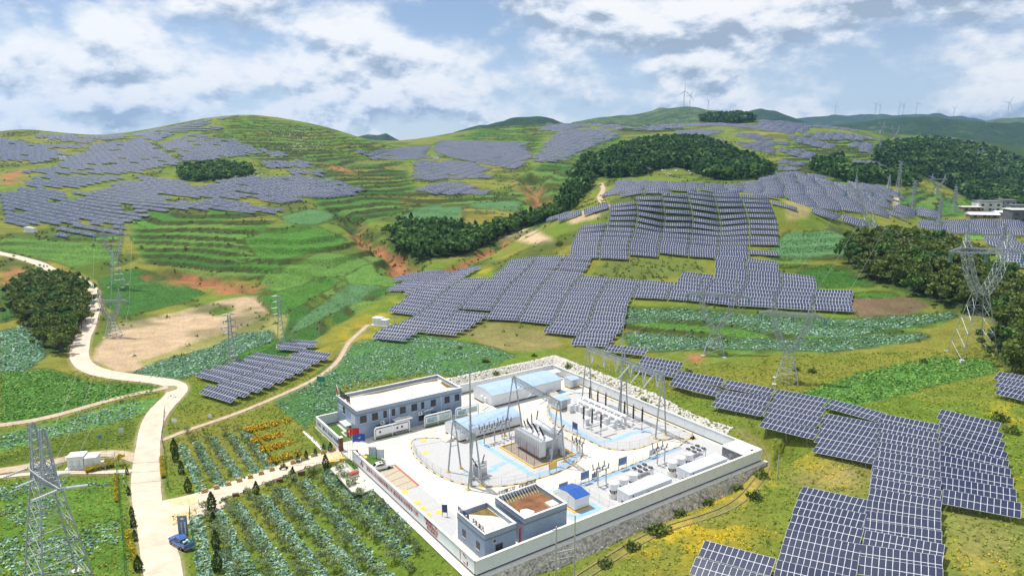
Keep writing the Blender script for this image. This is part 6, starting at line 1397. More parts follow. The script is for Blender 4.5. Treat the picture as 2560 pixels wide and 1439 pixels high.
for lab, b0, ty in [('distant drum tower right of the far track', (2384,530), 466), ('distant drum tower left of the cup tower', (2281,519), 450), ('dark drum tower below the far panels', (2346,572), 494), ('distant drum tower on the edge of the wood', (2246,472), 402), ('drum tower in the panels on the far right', (2503,640), 556), ('distant drum tower above the cone trees', (2198,392), 346), ('small drum tower in front of the dark forest', (2510,443), 419)]:
    drum_tower(lab, spot(*b0), hgt(b0, ty), R(10), far=True)
L9 = (*gp(152,1478), -.2); TW['t9'] = (L9, 26.5, R(-38), .7, .2); strain_tower('big grey lattice strain tower in the lower left corner', L9, 26.5, -R(38))
# wires
def arm_pt(key, f, dz=-2.2): L, H, rz, az, w = TW[key]; return (L[0]+math.cos(rz)*H*w*f, L[1]+math.sin(rz)*H*w*f, L[2]+H*az+dz)
def pk_pt(key, s): L, H, rz, az, w = TW[key]; return (L[0]+math.cos(rz)*H*.19*s, L[1]+math.sin(rz)*H*.19*s, L[2]+H)
wires('power_line', 'power lines from the lower left tower across to the substation', [(arm_pt('t9', f, 0), S3(15.2,31-k*2.4,10.2)) for k, f in enumerate((-1,0,1))], .028, .02)
wires('power_line', 'power lines between the two cup towers above the road', [(arm_pt('t5', f), arm_pt('t6', f)) for f in (-1,0,1)], .03, .01); wires('power_line', 'power lines from the roadside tower to the lower left tower', [(arm_pt('t6', f), arm_pt('t9', f, 0)) for f in (-1,0,1)], .028, .03)
wires('power_line', 'power lines between the two slim drum towers', [(arm_pt('t7', f), arm_pt('t8', f)) for f in (-1,1)], .03, .02)
wires('power_line', 'power lines from the left cup tower down to the wide gantry', [(arm_pt('t1', f), S3(64,45-k*4.5,14)) for k, f in enumerate((-1,0,1))], .028, .01); wires('power_line', 'power lines from the right cup tower down to the wide gantry', [(arm_pt('t2', f), S3(63.4,31-k*4.5,14)) for k, f in enumerate((-1,0,1))], .028, .01)
wires('power_line', 'power lines from the big far cup tower to the right wood tower', [(arm_pt('t4', f), arm_pt('t3', f)) for f in (-1,0,1)], .03, .02); wires('power_line', 'power lines from the pair of cup towers up the valley', [(arm_pt('t2', f), arm_pt('t4', f)) for f in (-1,0,1)], .03, .02); wires('power_line', 'power lines from the far cup tower to the small distant one', [(arm_pt('t4', f), arm_pt('t10', f, -1)) for f in (-1,0,1)], .035, .02)
# utility poles
CPOLE = mat('pole_concrete', (.45,.44,.42), .85, noise=.1)
def pole(label, base, ty, extra=0):
    L = spot(*base); H = hgt(base, ty); o = thing('utility_pole', label, 'pole', L, 0, 'single poles'); MB().bar((0,0,-.5),(0,0,H), .14, CPOLE, 8, .1).build('shaft', parent=o)
    if extra: MB().box(-.8,.8,-.05,.05,H-.5,H-.4,STEEL).build('crossarm', parent=o)
    MB().lathe((0,0,H), [(.12,0),(.12,.06)], STEEL, 8).build('cap', parent=o)
pole('concrete pole beside the right corner of the substation', (1943,1192), 1137); pole('thin pole on the meadow right of the gully', (1179,672), 640); pole('pole beside the sandy dirt track', (208,1054), 1022); pole('thin pole on the pale earth mound', (1313,597), 578); pole('thin pole beside the white inverter cabin', (987,806), 786, 1); pole('thin pole at the left panel cluster', (798,838), 812)
L = spot(1412,1455); o = thing('double_pole', 'H-shaped pair of poles with crossbars in front of the rubble wall', 'pole', (L[0], L[1], L[2]), R(20)); 
for x in (-1.6, 1.6): MB().bar((x,0,-.5),(x,0,11.5 if x > 0 else 10.2), .15, CPOLE, 8, .1).build('shaft', parent=o)
MB().box(-1.6,1.6,-.08,.08,5.6,5.75,STEEL).build('crossbar', parent=o); MB().box(-2.3,-.9,-.06,.06,9.6,9.7,STEEL).build('crossarm', parent=o); MB().box(-2.6,1.6,-.05,.05,4.4,4.5,STEEL).build('crossbar', parent=o)
# ------------------------------------------------------------------ inverter cabins, village
def cabin(label, base, L_, W, H, rz, fenced=False, s=1.0):
    X, Y, z = hit(*base); o = thing('inverter_cabin', label, 'cabin', (X, Y, z+.05), rz, 'white inverter cabins'); 
    MB().box(-L_/2-.5,L_/2+.5,-W/2-.5,W/2+.5,-.6,.15,COPE).build('plinth', parent=o); MB().box(-L_/2,L_*.05,-W/2,W/2,.15,H,WHITE).build('inverter_box', parent=o); MB().box(L_*.08,L_/2,-W/2,W/2,.15,H*.82,WHITE).build('transformer_box', parent=o)
    MB().box(-L_/2-.1,L_*.07,-W/2-.1,W/2+.1,H,H+.1,WHITE).build('roof', parent=o); MB().box(L_*.06,L_/2+.1,-W/2-.1,W/2+.1,H*.82,H*.82+.1,WHITE).build('roof', parent=o)
    for x in (-L_*.35,-L_*.12,L_*.2,L_*.36): d = MB().box(x-.35,x+.35,-W/2-.03,-W/2,.3,H*.7,LGREY).build('door', parent=o); MB().box(x+.2,x+.25,-W/2-.06,-W/2-.03,.9,1.1,DARKF).build('handle', parent=d)
    return o
cabin('white inverter cabin at the left edge of the big panel field', (953,812), 5.6, 2.4, 2.6, R(-20)); cabin('white inverter cabin beside the yellow hedge and the side track', (212,1164), 5.6, 2.6, 2.7, R(12)); cabin('white inverter cabin below the left hill panels', (76,579), 6.5, 2.6, 2.6, R(-15)); cabin('small white cabin among the middle distance panels', (1090,397), 7, 3.5, 3, 0); cabin('small cabin at the edge of the far left panels', (160,399), 7, 3, 3, 0)
X, Y, z = hit(212,1164); o = thing('cabin_fence', 'low wire fence round the white cabin by the side track', 'fence', (X, Y, z), R(12)); P_ = [(-5,-3),(5,-3),(5,3),(-5,3)]
for a, b_ in zip(P_, P_[1:]+P_[:1]):
    mb = MB(); 
    for zz_ in (.2,.8,1.3): mb.bar((*a,zz_),(*b_,zz_), .02, FEN, 3)
    for k in range(20): mb.bar((a[0]+(b_[0]-a[0])*k/20,a[1]+(b_[1]-a[1])*k/20,-.3),(a[0]+(b_[0]-a[0])*k/20,a[1]+(b_[1]-a[1])*k/20,1.3), .014, FEN, 3)
    mb.build('wire_panel', parent=o)
for a in P_: MB().bar((*a,-.5),(*a,1.5), .05, FEN, 6).build('post', parent=o)
RENDER = mat('house_render', (.55,.56,.58), .85, noise=.15, nscale=.4); BRICKH = mat('house_brick', (.28,.20,.16), .9, noise=.25, nscale=.7); SLATE = mat('roof_slate', (.16,.16,.18), .7, noise=.2); TIN = mat('roof_tin', (.68,.72,.80), .4, noise=.08)
def house(label, base, L_, W, H, rz, wall, roof, flat=True, nw=3):
    X, Y, z = hit(*base); o = thing('house', label, 'house', (X, Y, z-.3), rz, 'village houses at the foot of the wood'); MB().box(-L_/2,L_/2,-W/2,W/2,-1.5,H,wall).build('wall', parent=o)
    if flat: MB().box(-L_/2-.5,L_/2+.5,-W/2-.5,W/2+.5,H,H+.35,roof).build('roof', parent=o)
    else: MB().hexa([(-L_/2-.6,-W/2-.6,H),(L_/2+.6,-W/2-.6,H),(L_/2+.6,W/2+.6,H),(-L_/2-.6,W/2+.6,H),(-L_/2-.6,-.1,H+W*.2),(L_/2+.6,-.1,H+W*.2),(L_/2+.6,.1,H+W*.2),(-L_/2-.6,.1,H+W*.2)], roof).build('roof', parent=o)
    for f in range(max(1, int(H//3))):
        for k in range(nw):
            x = -L_/2+L_*(k+.5)/nw; w = MB().box(x-.9,x+.9,-W/2-.06,-W/2,f*3+1.0,f*3+2.4,DARKF).build('window', parent=o); MB().box(x-.75,x+.75,-W/2-.09,-W/2-.061,f*3+1.15,f*3+2.25,DWIN).build('pane', parent=w)
    d = MB().box(L_*.1,L_*.1+1.1,-W/2-.05,-W/2,0,2.1,TIMBER).build('door', parent=o); MB().box(L_*.1+.9,L_*.1+.95,-W/2-.09,-W/2-.051,1,1.15,STEEL).build('handle', parent=d)
house('large pale two-storey house against the dark wood', (2465,527), 15, 10, 7, R(-8), RENDER, SLATE); house('grey house with a slate roof behind the pale house', (2512,520), 12, 9, 7, R(-10), mat('house_grey', (.24,.27,.32), .8, noise=.2, nscale=.4), SLATE); house('low brown house left of the pale house', (2425,527), 12, 6, 3, R(-5), BRICKH, COPE); house('low shed with a bright tin roof in front of the pale house', (2455,545), 16, 7, 2.6, R(-12), BRICKH, TIN, False); house('dark two-storey brick house at the right edge', (2548,552), 14, 10, 7, R(-6), mat('house_dark', (.11,.12,.14), .8, noise=.25, nscale=.5), COPE); house('small red-brown hut between the houses', (2500,541), 7, 5, 3, R(-6), BRICKH, TIN, False, 2); house('grey barn behind the dark brick house', (2545,524), 14, 8, 4, R(-10), MATS['house_grey'], SLATE)
# ------------------------------------------------------------------ vegetation
def leafmat(name, c1, c2, sc=.25, tr=.25):
    m = bpy.data.materials.new(name); m.use_nodes = True; MATS[name] = m; t = m.node_tree; b = t.nodes['Principled BSDF']; b.inputs['Roughness'].default_value = .75; b.inputs['Specular IOR Level'].default_value = .2
    g = t.nodes.new('ShaderNodeNewGeometry'); n = t.nodes.new('ShaderNodeTexNoise'); n.inputs['Scale'].default_value = sc; n.inputs['Detail'].default_value = 3; t.links.new(g.outputs['Position'], n.inputs[0])
    rp = t.nodes.new('ShaderNodeMath'); rp.operation = 'ADD'; mu = t.nodes.new('ShaderNodeMath'); mu.operation = 'MULTIPLY_ADD'; mu.inputs[1].default_value = .5; mu.inputs[2].default_value = -.25
    t.links.new(g.outputs['Random Per Island'], mu.inputs[0]); t.links.new(n.outputs[0], rp.inputs[0]); t.links.new(mu.outputs[0], rp.inputs[1])
    r = t.nodes.new('ShaderNodeValToRGB'); e = r.color_ramp.elements; e[0].position, e[0].color = .30, (*c1,1); e[1].position, e[1].color = .70, (*c2,1); t.links.new(rp.outputs[0], r.inputs[0]); t.links.new(r.outputs[0], b.inputs['Base Color'])
    if tr:
        ts = t.nodes.new('ShaderNodeBsdfTranslucent'); t.links.new(r.outputs[0], ts.inputs[0]); mx = t.nodes.new('ShaderNodeMixShader'); mx.inputs[0].default_value = tr; t.links.new(b.outputs[0], mx.inputs[1]); t.links.new(ts.outputs[0], mx.inputs[2]); t.links.new(mx.outputs[0], t.nodes['Material Output'].inputs[0])
    return m
PINE = leafmat('pine_needles', (.034,.088,.022), (.11,.225,.055)); BROAD = leafmat('broad_leaves', (.045,.105,.022), (.15,.265,.06)); WARMT = leafmat('warm_leaves', (.060,.105,.020), (.20,.245,.055))
ORCH = leafmat('orchard_leaves', (.11,.17,.06), (.33,.40,.19)); CYP = leafmat('cypress_leaves', (.03,.065,.012), (.10,.16,.03), .6); BUSH = leafmat('bush_leaves', (.06,.10,.018), (.21,.27,.055), .3)
CAB = leafmat('cabbage_leaves', (.12,.25,.16), (.42,.60,.47), .4, .12); CABG = leafmat('crop_leaves', (.09,.22,.03), (.26,.44,.09), .3, .15); TUFT = leafmat('grass_tufts', (.15,.23,.025), (.40,.44,.07), .2); FLOW = leafmat('yellow_flowers', (.62,.42,.01), (.85,.66,.04), .5, .1); BARK = mat('bark', (.10,.075,.05), .95, noise=.3, nscale=2)
def quads(P, size, rg, flat=0.0):
    """one randomly turned leaf quad at every point"""
    n = len(P); a = rg.normal(0,1,(n,3)); a[:,2] *= (1-flat); a /= np.linalg.norm(a, axis=1)[:,None]; b_ = rg.normal(0,1,(n,3)); b_[:,2] *= (1-flat*.5); b_ -= a*(a*b_).sum(1)[:,None]; b_ /= np.linalg.norm(b_, axis=1)[:,None]
    s = (size*(.6+.8*rg.random(n)))[:,None]; a = a*s; b_ = b_*s*.75
    V = np.stack([P-a, P+b_, P+a, P-b_], 1).reshape(-1,3); return V
def crown_pts(kind, H, W, n, rg):
    if kind == 'pine':     # layered, uneven cone with a rounded top
        t_ = rg.random(n)**.8; z = H*(.18+.82*t_); rad = W*(1-t_**1.5*.92)*(.62+.38*np.sin(t_*26+rg.random()*6)); th = rg.random(n)*6.283; lob = 1+.25*np.sin(th*3+t_*9+rg.random()*6); r = rad*lob*np.sqrt(.25+.75*rg.random(n)); return np.stack([r*np.cos(th), r*np.sin(th), z-.12*r], 1)
    if kind == 'cypress':
        t_ = rg.random(n); z = H*(.04+.96*t_); rad = W*np.sin(np.pi*np.clip(t_*.86+.12, 0, 1))**.8*(1-.55*t_); th = rg.random(n)*6.283; r = rad*np.sqrt(.45+.55*rg.random(n)); return np.stack([r*np.cos(th), r*np.sin(th), z], 1)
    k = 9 if kind != 'orchard' else 11; cen = np.stack([rg.normal(0,.48,k)*W, rg.normal(0,.48,k)*W, H*(.45+.42*rg.random(k))], 1); R_ = W*(.28+.28*rg.random(k))
    i = rg.integers(0, k, n); d = rg.normal(0,1,(n,3)); d /= np.linalg.norm(d, axis=1)[:,None]; P = cen[i]+d*(R_[i]*(.55+.45*rg.random(n)))[:,None]*np.array([1,1,.8]); P[:,2] = np.maximum(P[:,2], H*.16); return P
def trunk_mb(H, r, limbs, rg, W):
    mb = MB(); mb.bar((0,0,-.6),(0,0,H*.45), r, BARK, 6, r*.7); mb.bar((0,0,H*.45),(rg.normal(0,.05)*H,rg.normal(0,.05)*H,H*.85), r*.7, BARK, 5, r*.2)
    for k in range(limbs): t_ = 6.283*k/limbs+rg.random(); z = H*(.25+.3*rg.random()); mb.bar((0,0,z),(math.cos(t_)*W*.6,math.sin(t_)*W*.6,z+H*.22), r*.4, BARK, 4, r*.12)
    return mb
def tree_protos(kind, H, W, n, leaf, size, cnt, seed):
    out = []
    for i in range(cnt):
        rg = np.random.default_rng(seed+i); V = quads(crown_pts(kind, H, W, n, rg), size, rg); F = np.arange(len(V)).reshape(-1,4)
        out.append((np_mesh('crown', V, F, [leaf]), trunk_mb(H, H*.022, 0 if kind in ('pine','cypress') else 4, rg, W).mesh('trunk'), V))
    return out
PR = {'pine': tree_protos('pine', 9, 2.5, 420, PINE, .52, 5, 100), 'broad': tree_protos('broad', 8, 3.0, 460, BROAD, .50, 5, 200), 'warm': tree_protos('broad', 8, 3.0, 460, WARMT, .50, 4, 300), 'orchard': tree_protos('orchard', 3.2, 1.75, 420, ORCH, .17, 6, 400), 'cypress': tree_protos('cypress', 3.6, 1.0, 420, CYP, .17, 3, 500)}
def place_tree(kind, i, X, Y, z, s, label, group, name, cat='tree'):
    c, tk, _ = PR[kind][i%len(PR[kind])]; o = thing(name, label, cat, (X, Y, z-.1), RNG.random()*6.28, group); o.scale = (s*RNG.uniform(.9,1.12), s*RNG.uniform(.9,1.12), s)
    link('crown', c, o); link('trunk', tk, o)
GROVE_INFO = {'far_scrub': ('broad', 9.0, 'scrub_tree'), 'central': ('pine', 4.8, 'pine_tree'), 'central_tail': ('pine', 5.0, 'pine_tree'), 'gully': ('broad', 4.4, 'gully_tree'), 'grove': ('warm', 3.6, 'grove_tree'), 'right': ('warm', 4.3, 'wood_tree'), 'far_hill': ('pine', 6.6, 'pine_tree'), 'mid_right': ('pine', 5.5, 'pine_tree'), 'hilltop': ('pine', 8, 'pine_tree'), 'hill_grove': ('broad', 4.5, 'bush_tree')}
cand = []
for gk, (poly, y0, y1, hh) in FOREST.items():
    kind, spc, nm = GROVE_INFO[gk]; pw = [hit(*q)[:2] for q in poly]; xs = [q[0] for q in pw]; ys = [q[1] for q in pw]
    xa, xb, ya, yb = min(xs)-8, max(xs)+8, max(min(ys)-8, y0), min(max(ys)+8, y1)
    gx_, gy_ = np.meshgrid(np.arange(xa, xb, spc), np.arange(ya, yb, spc)); P = np.stack([gx_.ravel(), gy_.ravel()], 1)+RNG.uniform(-.45,.45,(gx_.size,2))*spc
    zz_ = ground_z(P[:,0], P[:,1]); qx, qy = proj(P[:,0], P[:,1], zz_); ok = inpoly(qx, qy, poly) & (RNG.random(len(P)) < .95)
    for k in np.nonzero(ok)[0]: cand.append((P[k,0], P[k,1], zz_[k], hh*(.72+.5*RNG.random()), kind if RNG.random() < .8 else {'pine':'broad','broad':'pine','warm':'broad'}[kind], gk, nm))
cand.sort(key=lambda c: c[1])
GLAB = {'gully': ('dark green tree in the clump filling the gully', 'trees filling the gully'), 'grove': ('bushy tree in the grove beside the road bend', 'trees in the grove by the road'), 'right': ('olive green tree in the wood on the right', 'trees of the wood on the right'), 'central_tail': ('dark pine in the strip beside the red earth cliff', 'pines beside the red earth cliff'), 'central': ('dark pine in the central wood', 'pines of the central wood'), 'mid_right': ('dark pine behind the far panel field','pines behind the far panel field')}
indiv, seen_k = [], {}
for c in cand:
    if c[5] in GLAB and len(indiv) < 300: indiv.append(c)
ids = set(id(c) for c in indiv); massed = [c for c in cand if id(c) not in ids]
for i, c in enumerate(indiv):
    base_h = 9 if c[4] == 'pine' else 8; place_tree(c[4], i, c[0], c[1], c[2], c[3]/base_h, *GLAB[c[5]], c[6])
lod = {}
for kind, leaf, H0, W0 in (('pine', PINE, 9, 2.5), ('broad', BROAD, 8, 3.0), ('warm', WARMT, 8, 3.0)):
    for far_, n, sz in ((0, 130, .95), (1, 44, 1.55)):
        lod[kind, far_] = [quads(crown_pts('pine' if kind == 'pine' else 'broad', H0, W0, n, np.random.default_rng(900+j)), sz, np.random.default_rng(950+j)) for j in range(5)]
leafof = {'pine': PINE, 'broad': BROAD, 'warm': WARMT}; VV, MI = [], []
for i, c in enumerate(massed):
    fa = 1 if c[1] > 520 else 0; V = lod[c[4], fa][i%5]; s = c[3]/(9 if c[4] == 'pine' else 8); a = RNG.random()*6.28; ca_, sa_ = math.cos(a)*s*(1.25 if fa else 1.1), math.sin(a)*s*(1.25 if fa else 1.1)
    VV.append(np.stack([V[:,0]*ca_-V[:,1]*sa_+c[0], V[:,0]*sa_+V[:,1]*ca_+c[1], V[:,2]*s+c[2]-.2], 1)); MI.append(np.full(len(V)//4, {'pine':0,'broad':1,'warm':2}[c[4]]))
V = np.concatenate(VV); tag(link('distant_woodland', np_mesh('distant_woodland', V, np.arange(len(V)).reshape(-1,4), [PINE, BROAD, WARMT], np.concatenate(MI))), 'mass of dark distant woodland on the hills', 'woodland', kind='stuff')
print('trees', len(cand), 'massed', len(massed), 'quads', len(V)//4)
# bushes on the terrace banks and gully sides
mask_ = (np.clip(riser*1.2, 0, 1)*.55+np.clip(gull*1.5, 0, 1)*.9)*(1-fm)*(1-roadm); mask_ *= (dist_sub > 6)*(fbm(gx, gy, 18, 63, 3) > .47); mask_ = np.maximum(mask_, zone(FIELDS[-1][0], 2)*1.6)
cellA = np.abs(np.gradient(gy, axis=0)*np.gradient(gx, axis=1)); mask_ = np.maximum(mask_, scrub*.5*(fm < .1)*(gy < 900)); pr = (mask_*cellA*.09).ravel(); pr = np.minimum(pr, .9)
sel = np.nonzero(RNG.random(pr.size) < pr)[0]; 
if len(sel) > 22000: sel = RNG.choice(sel, 22000, replace=False)
def scatter(name, label, cat, X, Y, Z, mt, n, rad, h, size, flat=0.0, jit=.35, zl=0.0):
    """clumps of n leaf quads at every point, joined"""
    k = len(X); sc = (1-jit)+2*jit*RNG.random(k); d = RNG.normal(0,1,(k,n,3)); d /= np.linalg.norm(d, axis=2)[:,:,None]; d *= (RNG.random((k,n))**.4)[:,:,None]; d[:,:,2] = np.abs(d[:,:,2])
    P = np.stack([X,Y,Z], 1)[:,None,:]+d*np.array([rad,rad,h])*sc[:,None,None]; P[:,:,2] += zl
    V = quads(P.reshape(-1,3), size, RNG, flat); me = np_mesh(name, V, np.arange(len(V)).reshape(-1,4), [mt]); return tag(link(name, me), label, cat, kind='stuff')
X, Y, Z = gx.ravel()[sel], gy.ravel()[sel], gz.ravel()[sel]; farb = Y > 330
scatter('bank_bushes', 'low bushes along the terrace banks and gully sides', 'bushes', X[~farb], Y[~farb], Z[~farb], BUSH, 9, .8, .9, .32); scatter('distant_bank_bushes', 'distant bushes along the upper terrace banks', 'bushes', X[farb], Y[farb], Z[farb], BUSH, 5, 1.1, 1.0, .6)
# single shrubs that stand out on the meadows
SHR = [(1887,1245,2.0,'round bush beside the wheel track'),(1240,935,1.4,'bush on the pale rubble behind the long switch room'),(1335,890,1.2,'bush at the top corner of the rubble bank'),(1422,918,1.6,'bush on the rubble above the back wall'),(1610,1005,1.5,'bush on the rubble behind the wide gantry'),(1480,960,1.2,'small bush on the rubble beside the kiosk'),(1512,1412,1.6,'bush at the foot of the rubble wall near the double pole'),(1580,1370,1.8,'first bush from the left at the foot of the rubble wall'),(1700,1290,2.0,'large bush in the middle of the rubble wall foot'),(1770,1260,1.8,'bush right of the middle of the rubble wall foot'),(1905,1190,1.8,'bush at the right end of the rubble wall'),(1640,1330,2.2,'wide bush at the foot of the rubble wall below the left container'),(1660,1330,1.8,'second bush below the left container'),(1845,1225,1.6,'bush below the right container'),(2310,905,1.5,'bush at the edge of the long green field'),(2030,930,1.6,'bush beside the foot of the right cup tower'),(1990,925,1.4,'small bush left of the tower foot'),(1720,930,1.4,'bush above the strip of panels'),(2500,1050,2.2,'dark bush patch at the right edge'),(2530,1080,2.0,'dark bush below the patch at the right edge'),(1398,612,2.2,'lone round bush on the grassy mound'),(1150,870,1.0,'small bush beside the crop field'),(940,1000,.9,'small bush behind the control building'),(1215,905,1.5,'bush at the corner of the crop field behind the control building')]
bp_ = []
for i in range(3): rg = np.random.default_rng(700+i); d = rg.normal(0,1,(330,3)); d /= np.linalg.norm(d, axis=1)[:,None]; d *= (rg.random(330)**.35)[:,None]; d[:,2] = np.abs(d[:,2]); V = quads(d*np.array([1,1,.95])*(1+.25*np.sin(d[:,:1]*7)), .15, rg); bp_.append(np_mesh('foliage', V, np.arange(len(V)).reshape(-1,4), [BUSH]))
stem = MB().bar((0,0,-.3),(0,0,.5), .08, BARK, 5).bar((0,0,.1),(.3,.2,.6), .04, BARK, 4).bar((0,0,.1),(-.3,.1,.6), .04, BARK, 4).mesh('stem')
for i, (px, py, s, lab) in enumerate(SHR): X_, Y_, z_ = hit(px, py); o = thing('bush', lab, 'bush', (X_, Y_, z_), i*1.3, 'single bushes'); o.scale = (s*.8,s*.8,s*.75); link('foliage', bp_[i%3], o); link('stem', stem, o)
# orchard and cabbage beds beside the entrance road
zo = lambda x, y: (400+x/2.883, 940+y/2.883)
BEDS = [((260,1010),(330,1460),'leftmost bed of the lower garden'),((400,970),(680,1470),'second bed of the lower garden'),((550,920),(920,1460),'third bed of the lower garden'),((725,860),(1180,1460),'fourth bed of the lower garden'),((860,810),(1440,1460),'fifth bed of the lower garden'),((1035,750),(1650,1460),'sixth bed of the lower garden'),((1180,690),(1800,1300),'seventh bed of the lower garden'),((1430,770),(1780,1120),'bed nearest the lettered wall'),((440,1250),(540,1460),'short bed between the clipped conifers'),
        ((150,490),(315,840),'leftmost bed of the upper garden'),((250,470),(460,800),'second bed of the upper garden'),((370,440),(590,750),'third bed of the upper garden'),((500,410),(710,700),'fourth bed of the upper garden'),((610,390),(810,670),'bed of the upper garden nearest the flower bed')]
def world_line(a, b_, n): return [hit(a[0]+(b_[0]-a[0])*k/n, a[1]+(b_[1]-a[1])*k/n) for k in range(n+1)]
def plants(name, label, cat, X, Y, mt, size, n, rad, kind='stuff'):
    return scatter(name, label, cat, X, Y, ground_z(X, Y), mt, n, rad, rad*.8, size, .72, .3, .05)
for i, (a, b_, lab) in enumerate(BEDS):
    pa, pb = hit(*zo(*a)), hit(*zo(*b_)); d = Vector((pb[0]-pa[0], pb[1]-pa[1])); L = d.length; d /= L; nrm = Vector((-d.y, d.x)); hw = 1.15 if i < 9 else .95; n = int(L*hw*2/.20)
    t_ = RNG.random(n)*L; s_ = (RNG.random(n)*2-1)*hw; X = pa[0]+d.x*t_+nrm.x*s_; Y = pa[1]+d.y*t_+nrm.y*s_
    plants('cabbage_bed', 'bluish cabbages, '+lab, 'cabbage bed', X, Y, CAB, .24, 5, .28)
rows_o = [((330,960),(560,1460)),((480,910),(800,1460)),((640,860),(1050,1460)),((790,800),(1310,1460)),((950,760),(1530,1440)),((1110,710),(1750,1400)),((1290,690),(1820,1250))]
tn_ = 0
for ri, (a, b_) in enumerate(rows_o):
    pa, pb = hit(*zo(*a)), hit(*zo(*b_)); L = math.hypot(pb[0]-pa[0], pb[1]-pa[1]); n = int(L/3.4)
    for k in range(n+1):
        t_ = (k+.3*RNG.random())/max(n,1); X_ = pa[0]+(pb[0]-pa[0])*t_+RNG.normal(0,.3); Y_ = pa[1]+(pb[1]-pa[1])*t_+RNG.normal(0,.3); tn_ += 1
        place_tree('orchard', tn_, X_, Y_, float(ground_z(X_, Y_)), .5+.3*RNG.random(), f'grey-green fruit tree, {ordn(ri+1)} orchard row from the left, {ordn(k+1)} from the road', 'orchard trees below the entrance road', 'fruit_tree')
for ri, (a, b_) in enumerate([((200,410),(380,760)),((310,400),(520,730)),((450,380),(650,690)),((555,380),(760,660))]):
    pa, pb = hit(*zo(*a)), hit(*zo(*b_))
    for k in range(7):
        t_ = (k+.4*RNG.random())/6.5; X_ = pa[0]+(pb[0]-pa[0])*t_; Y_ = pa[1]+(pb[1]-pa[1])*t_; tn_ += 1; place_tree('orchard', tn_, X_, Y_, float(ground_z(X_, Y_)), .35+.2*RNG.random(), f'young sapling, {ordn(ri+1)} row of the upper garden from the left, {ordn(k+1)} from the back', 'saplings in the upper garden', 'sapling')
for i, (x, y, s, lab) in enumerate([(105,560,1.5,'clipped conifer at the back left of the upper garden'),(115,610,1.3,'second clipped conifer along the road side of the upper garden'),(155,700,1.2,'third clipped conifer along the road side of the upper garden'),(205,830,1.25,'clipped conifer at the road corner of the upper garden'),(375,965,1.5,'tall loose conifer at the mouth of the entrance road'),(390,1100,1.35,'first clipped conifer in the lower garden column'),(405,1240,1.35,'second clipped conifer in the lower garden column'),(415,1400,1.4,'third clipped conifer in the lower garden column'),(695,850,1.15,'cone-shaped conifer on the orchard side of the entrance road'),(960,740,1.1,'cone-shaped conifer halfway to the gate'),(1195,660,1.25,'cone-shaped conifer beside the forecourt'),(995,620,.9,'small conifer by the flower bed lettering'),(1055,600,.9,'second small conifer by the flower bed lettering'),(1180,550,.85,'small conifer at the foot of the stone bank'),(1230,545,.95,'small conifer nearest the gate pillar'),(1120,575,.8,'small conifer between the flower bed and the stone bank')]):
    X_, Y_, z_ = hit(*zo(x, y)); place_tree('cypress', i, X_, Y_, z_, s*.72, lab, 'clipped conifers', 'conifer')
for i, (px, py, s) in enumerate([(318,1185,.85),(322,1235,1.0),(330,1290,1.1),(334,1315,1.2),(338,1350,1.1),(347,1425,1.4)]): X_, Y_, z_ = hit(px, py); place_tree('cypress', i+1, X_, Y_, z_, s*.55, f'small conifer on the left verge of the road, {ordn(i+1)} from the back', 'conifers on the road verge', 'conifer')
X_, Y_, z_ = hit(298,1163); yl = tree_protos('broad', 3.0, 1.1, 300, leafmat('golden_leaves', (.35,.30,.01), (.62,.52,.03), .6), .16, 1, 620)[0]; o = thing('golden_tree', 'small golden leaved tree beside the side track', 'tree', (X_,Y_,z_)); link('crown', yl[0], o); link('trunk', yl[1], o)
GOLD = MATS['golden_leaves']
def hedge(label, a, b_, w, h, mt, dn_=70):
    pa, pb = hit(*a), hit(*b_); L = math.hypot(pb[0]-pa[0], pb[1]-pa[1]); rz = math.atan2(pb[1]-pa[1], pb[0]-pa[0]); o = thing('hedge', label, 'hedge', (pa[0],pa[1],pa[2]), rz); n = int(L*w*dn_*2); P = np.stack([RNG.random(n)*L, (RNG.random(n)-.5)*w, RNG.random(n)**.5*h], 1); V = quads(P, .16, RNG); link('leaves', np_mesh('leaves', V, np.arange(len(V)).reshape(-1,4), [mt]), o); MB().box(.1,L-.1,-w*.35,w*.35,-.4,h*.7,mat('hedge_core', (.05,.06,.01), .9)).build('stems', parent=o)
hedge('clipped golden hedge in front of the white cabin', (214,1181), (284,1163), 1.6, 1.0, GOLD); hedge('golden hedge along the left verge near the picture bottom', (318,1330), (345,1439), 1.0, .8, GOLD, 40); hedge('golden hedge at the top of the left verge', (289,1190), (292,1255), .8, .9, GOLD, 40); hedge('thin yellow hedge between the beds and the flower lettering', zo(665,380), zo(840,640), .5, .5, GOLD, 60)
hedge('row of golden shrubs on the right road verge', (405,1145), (409,1195), 1.0, .7, GOLD, 40)
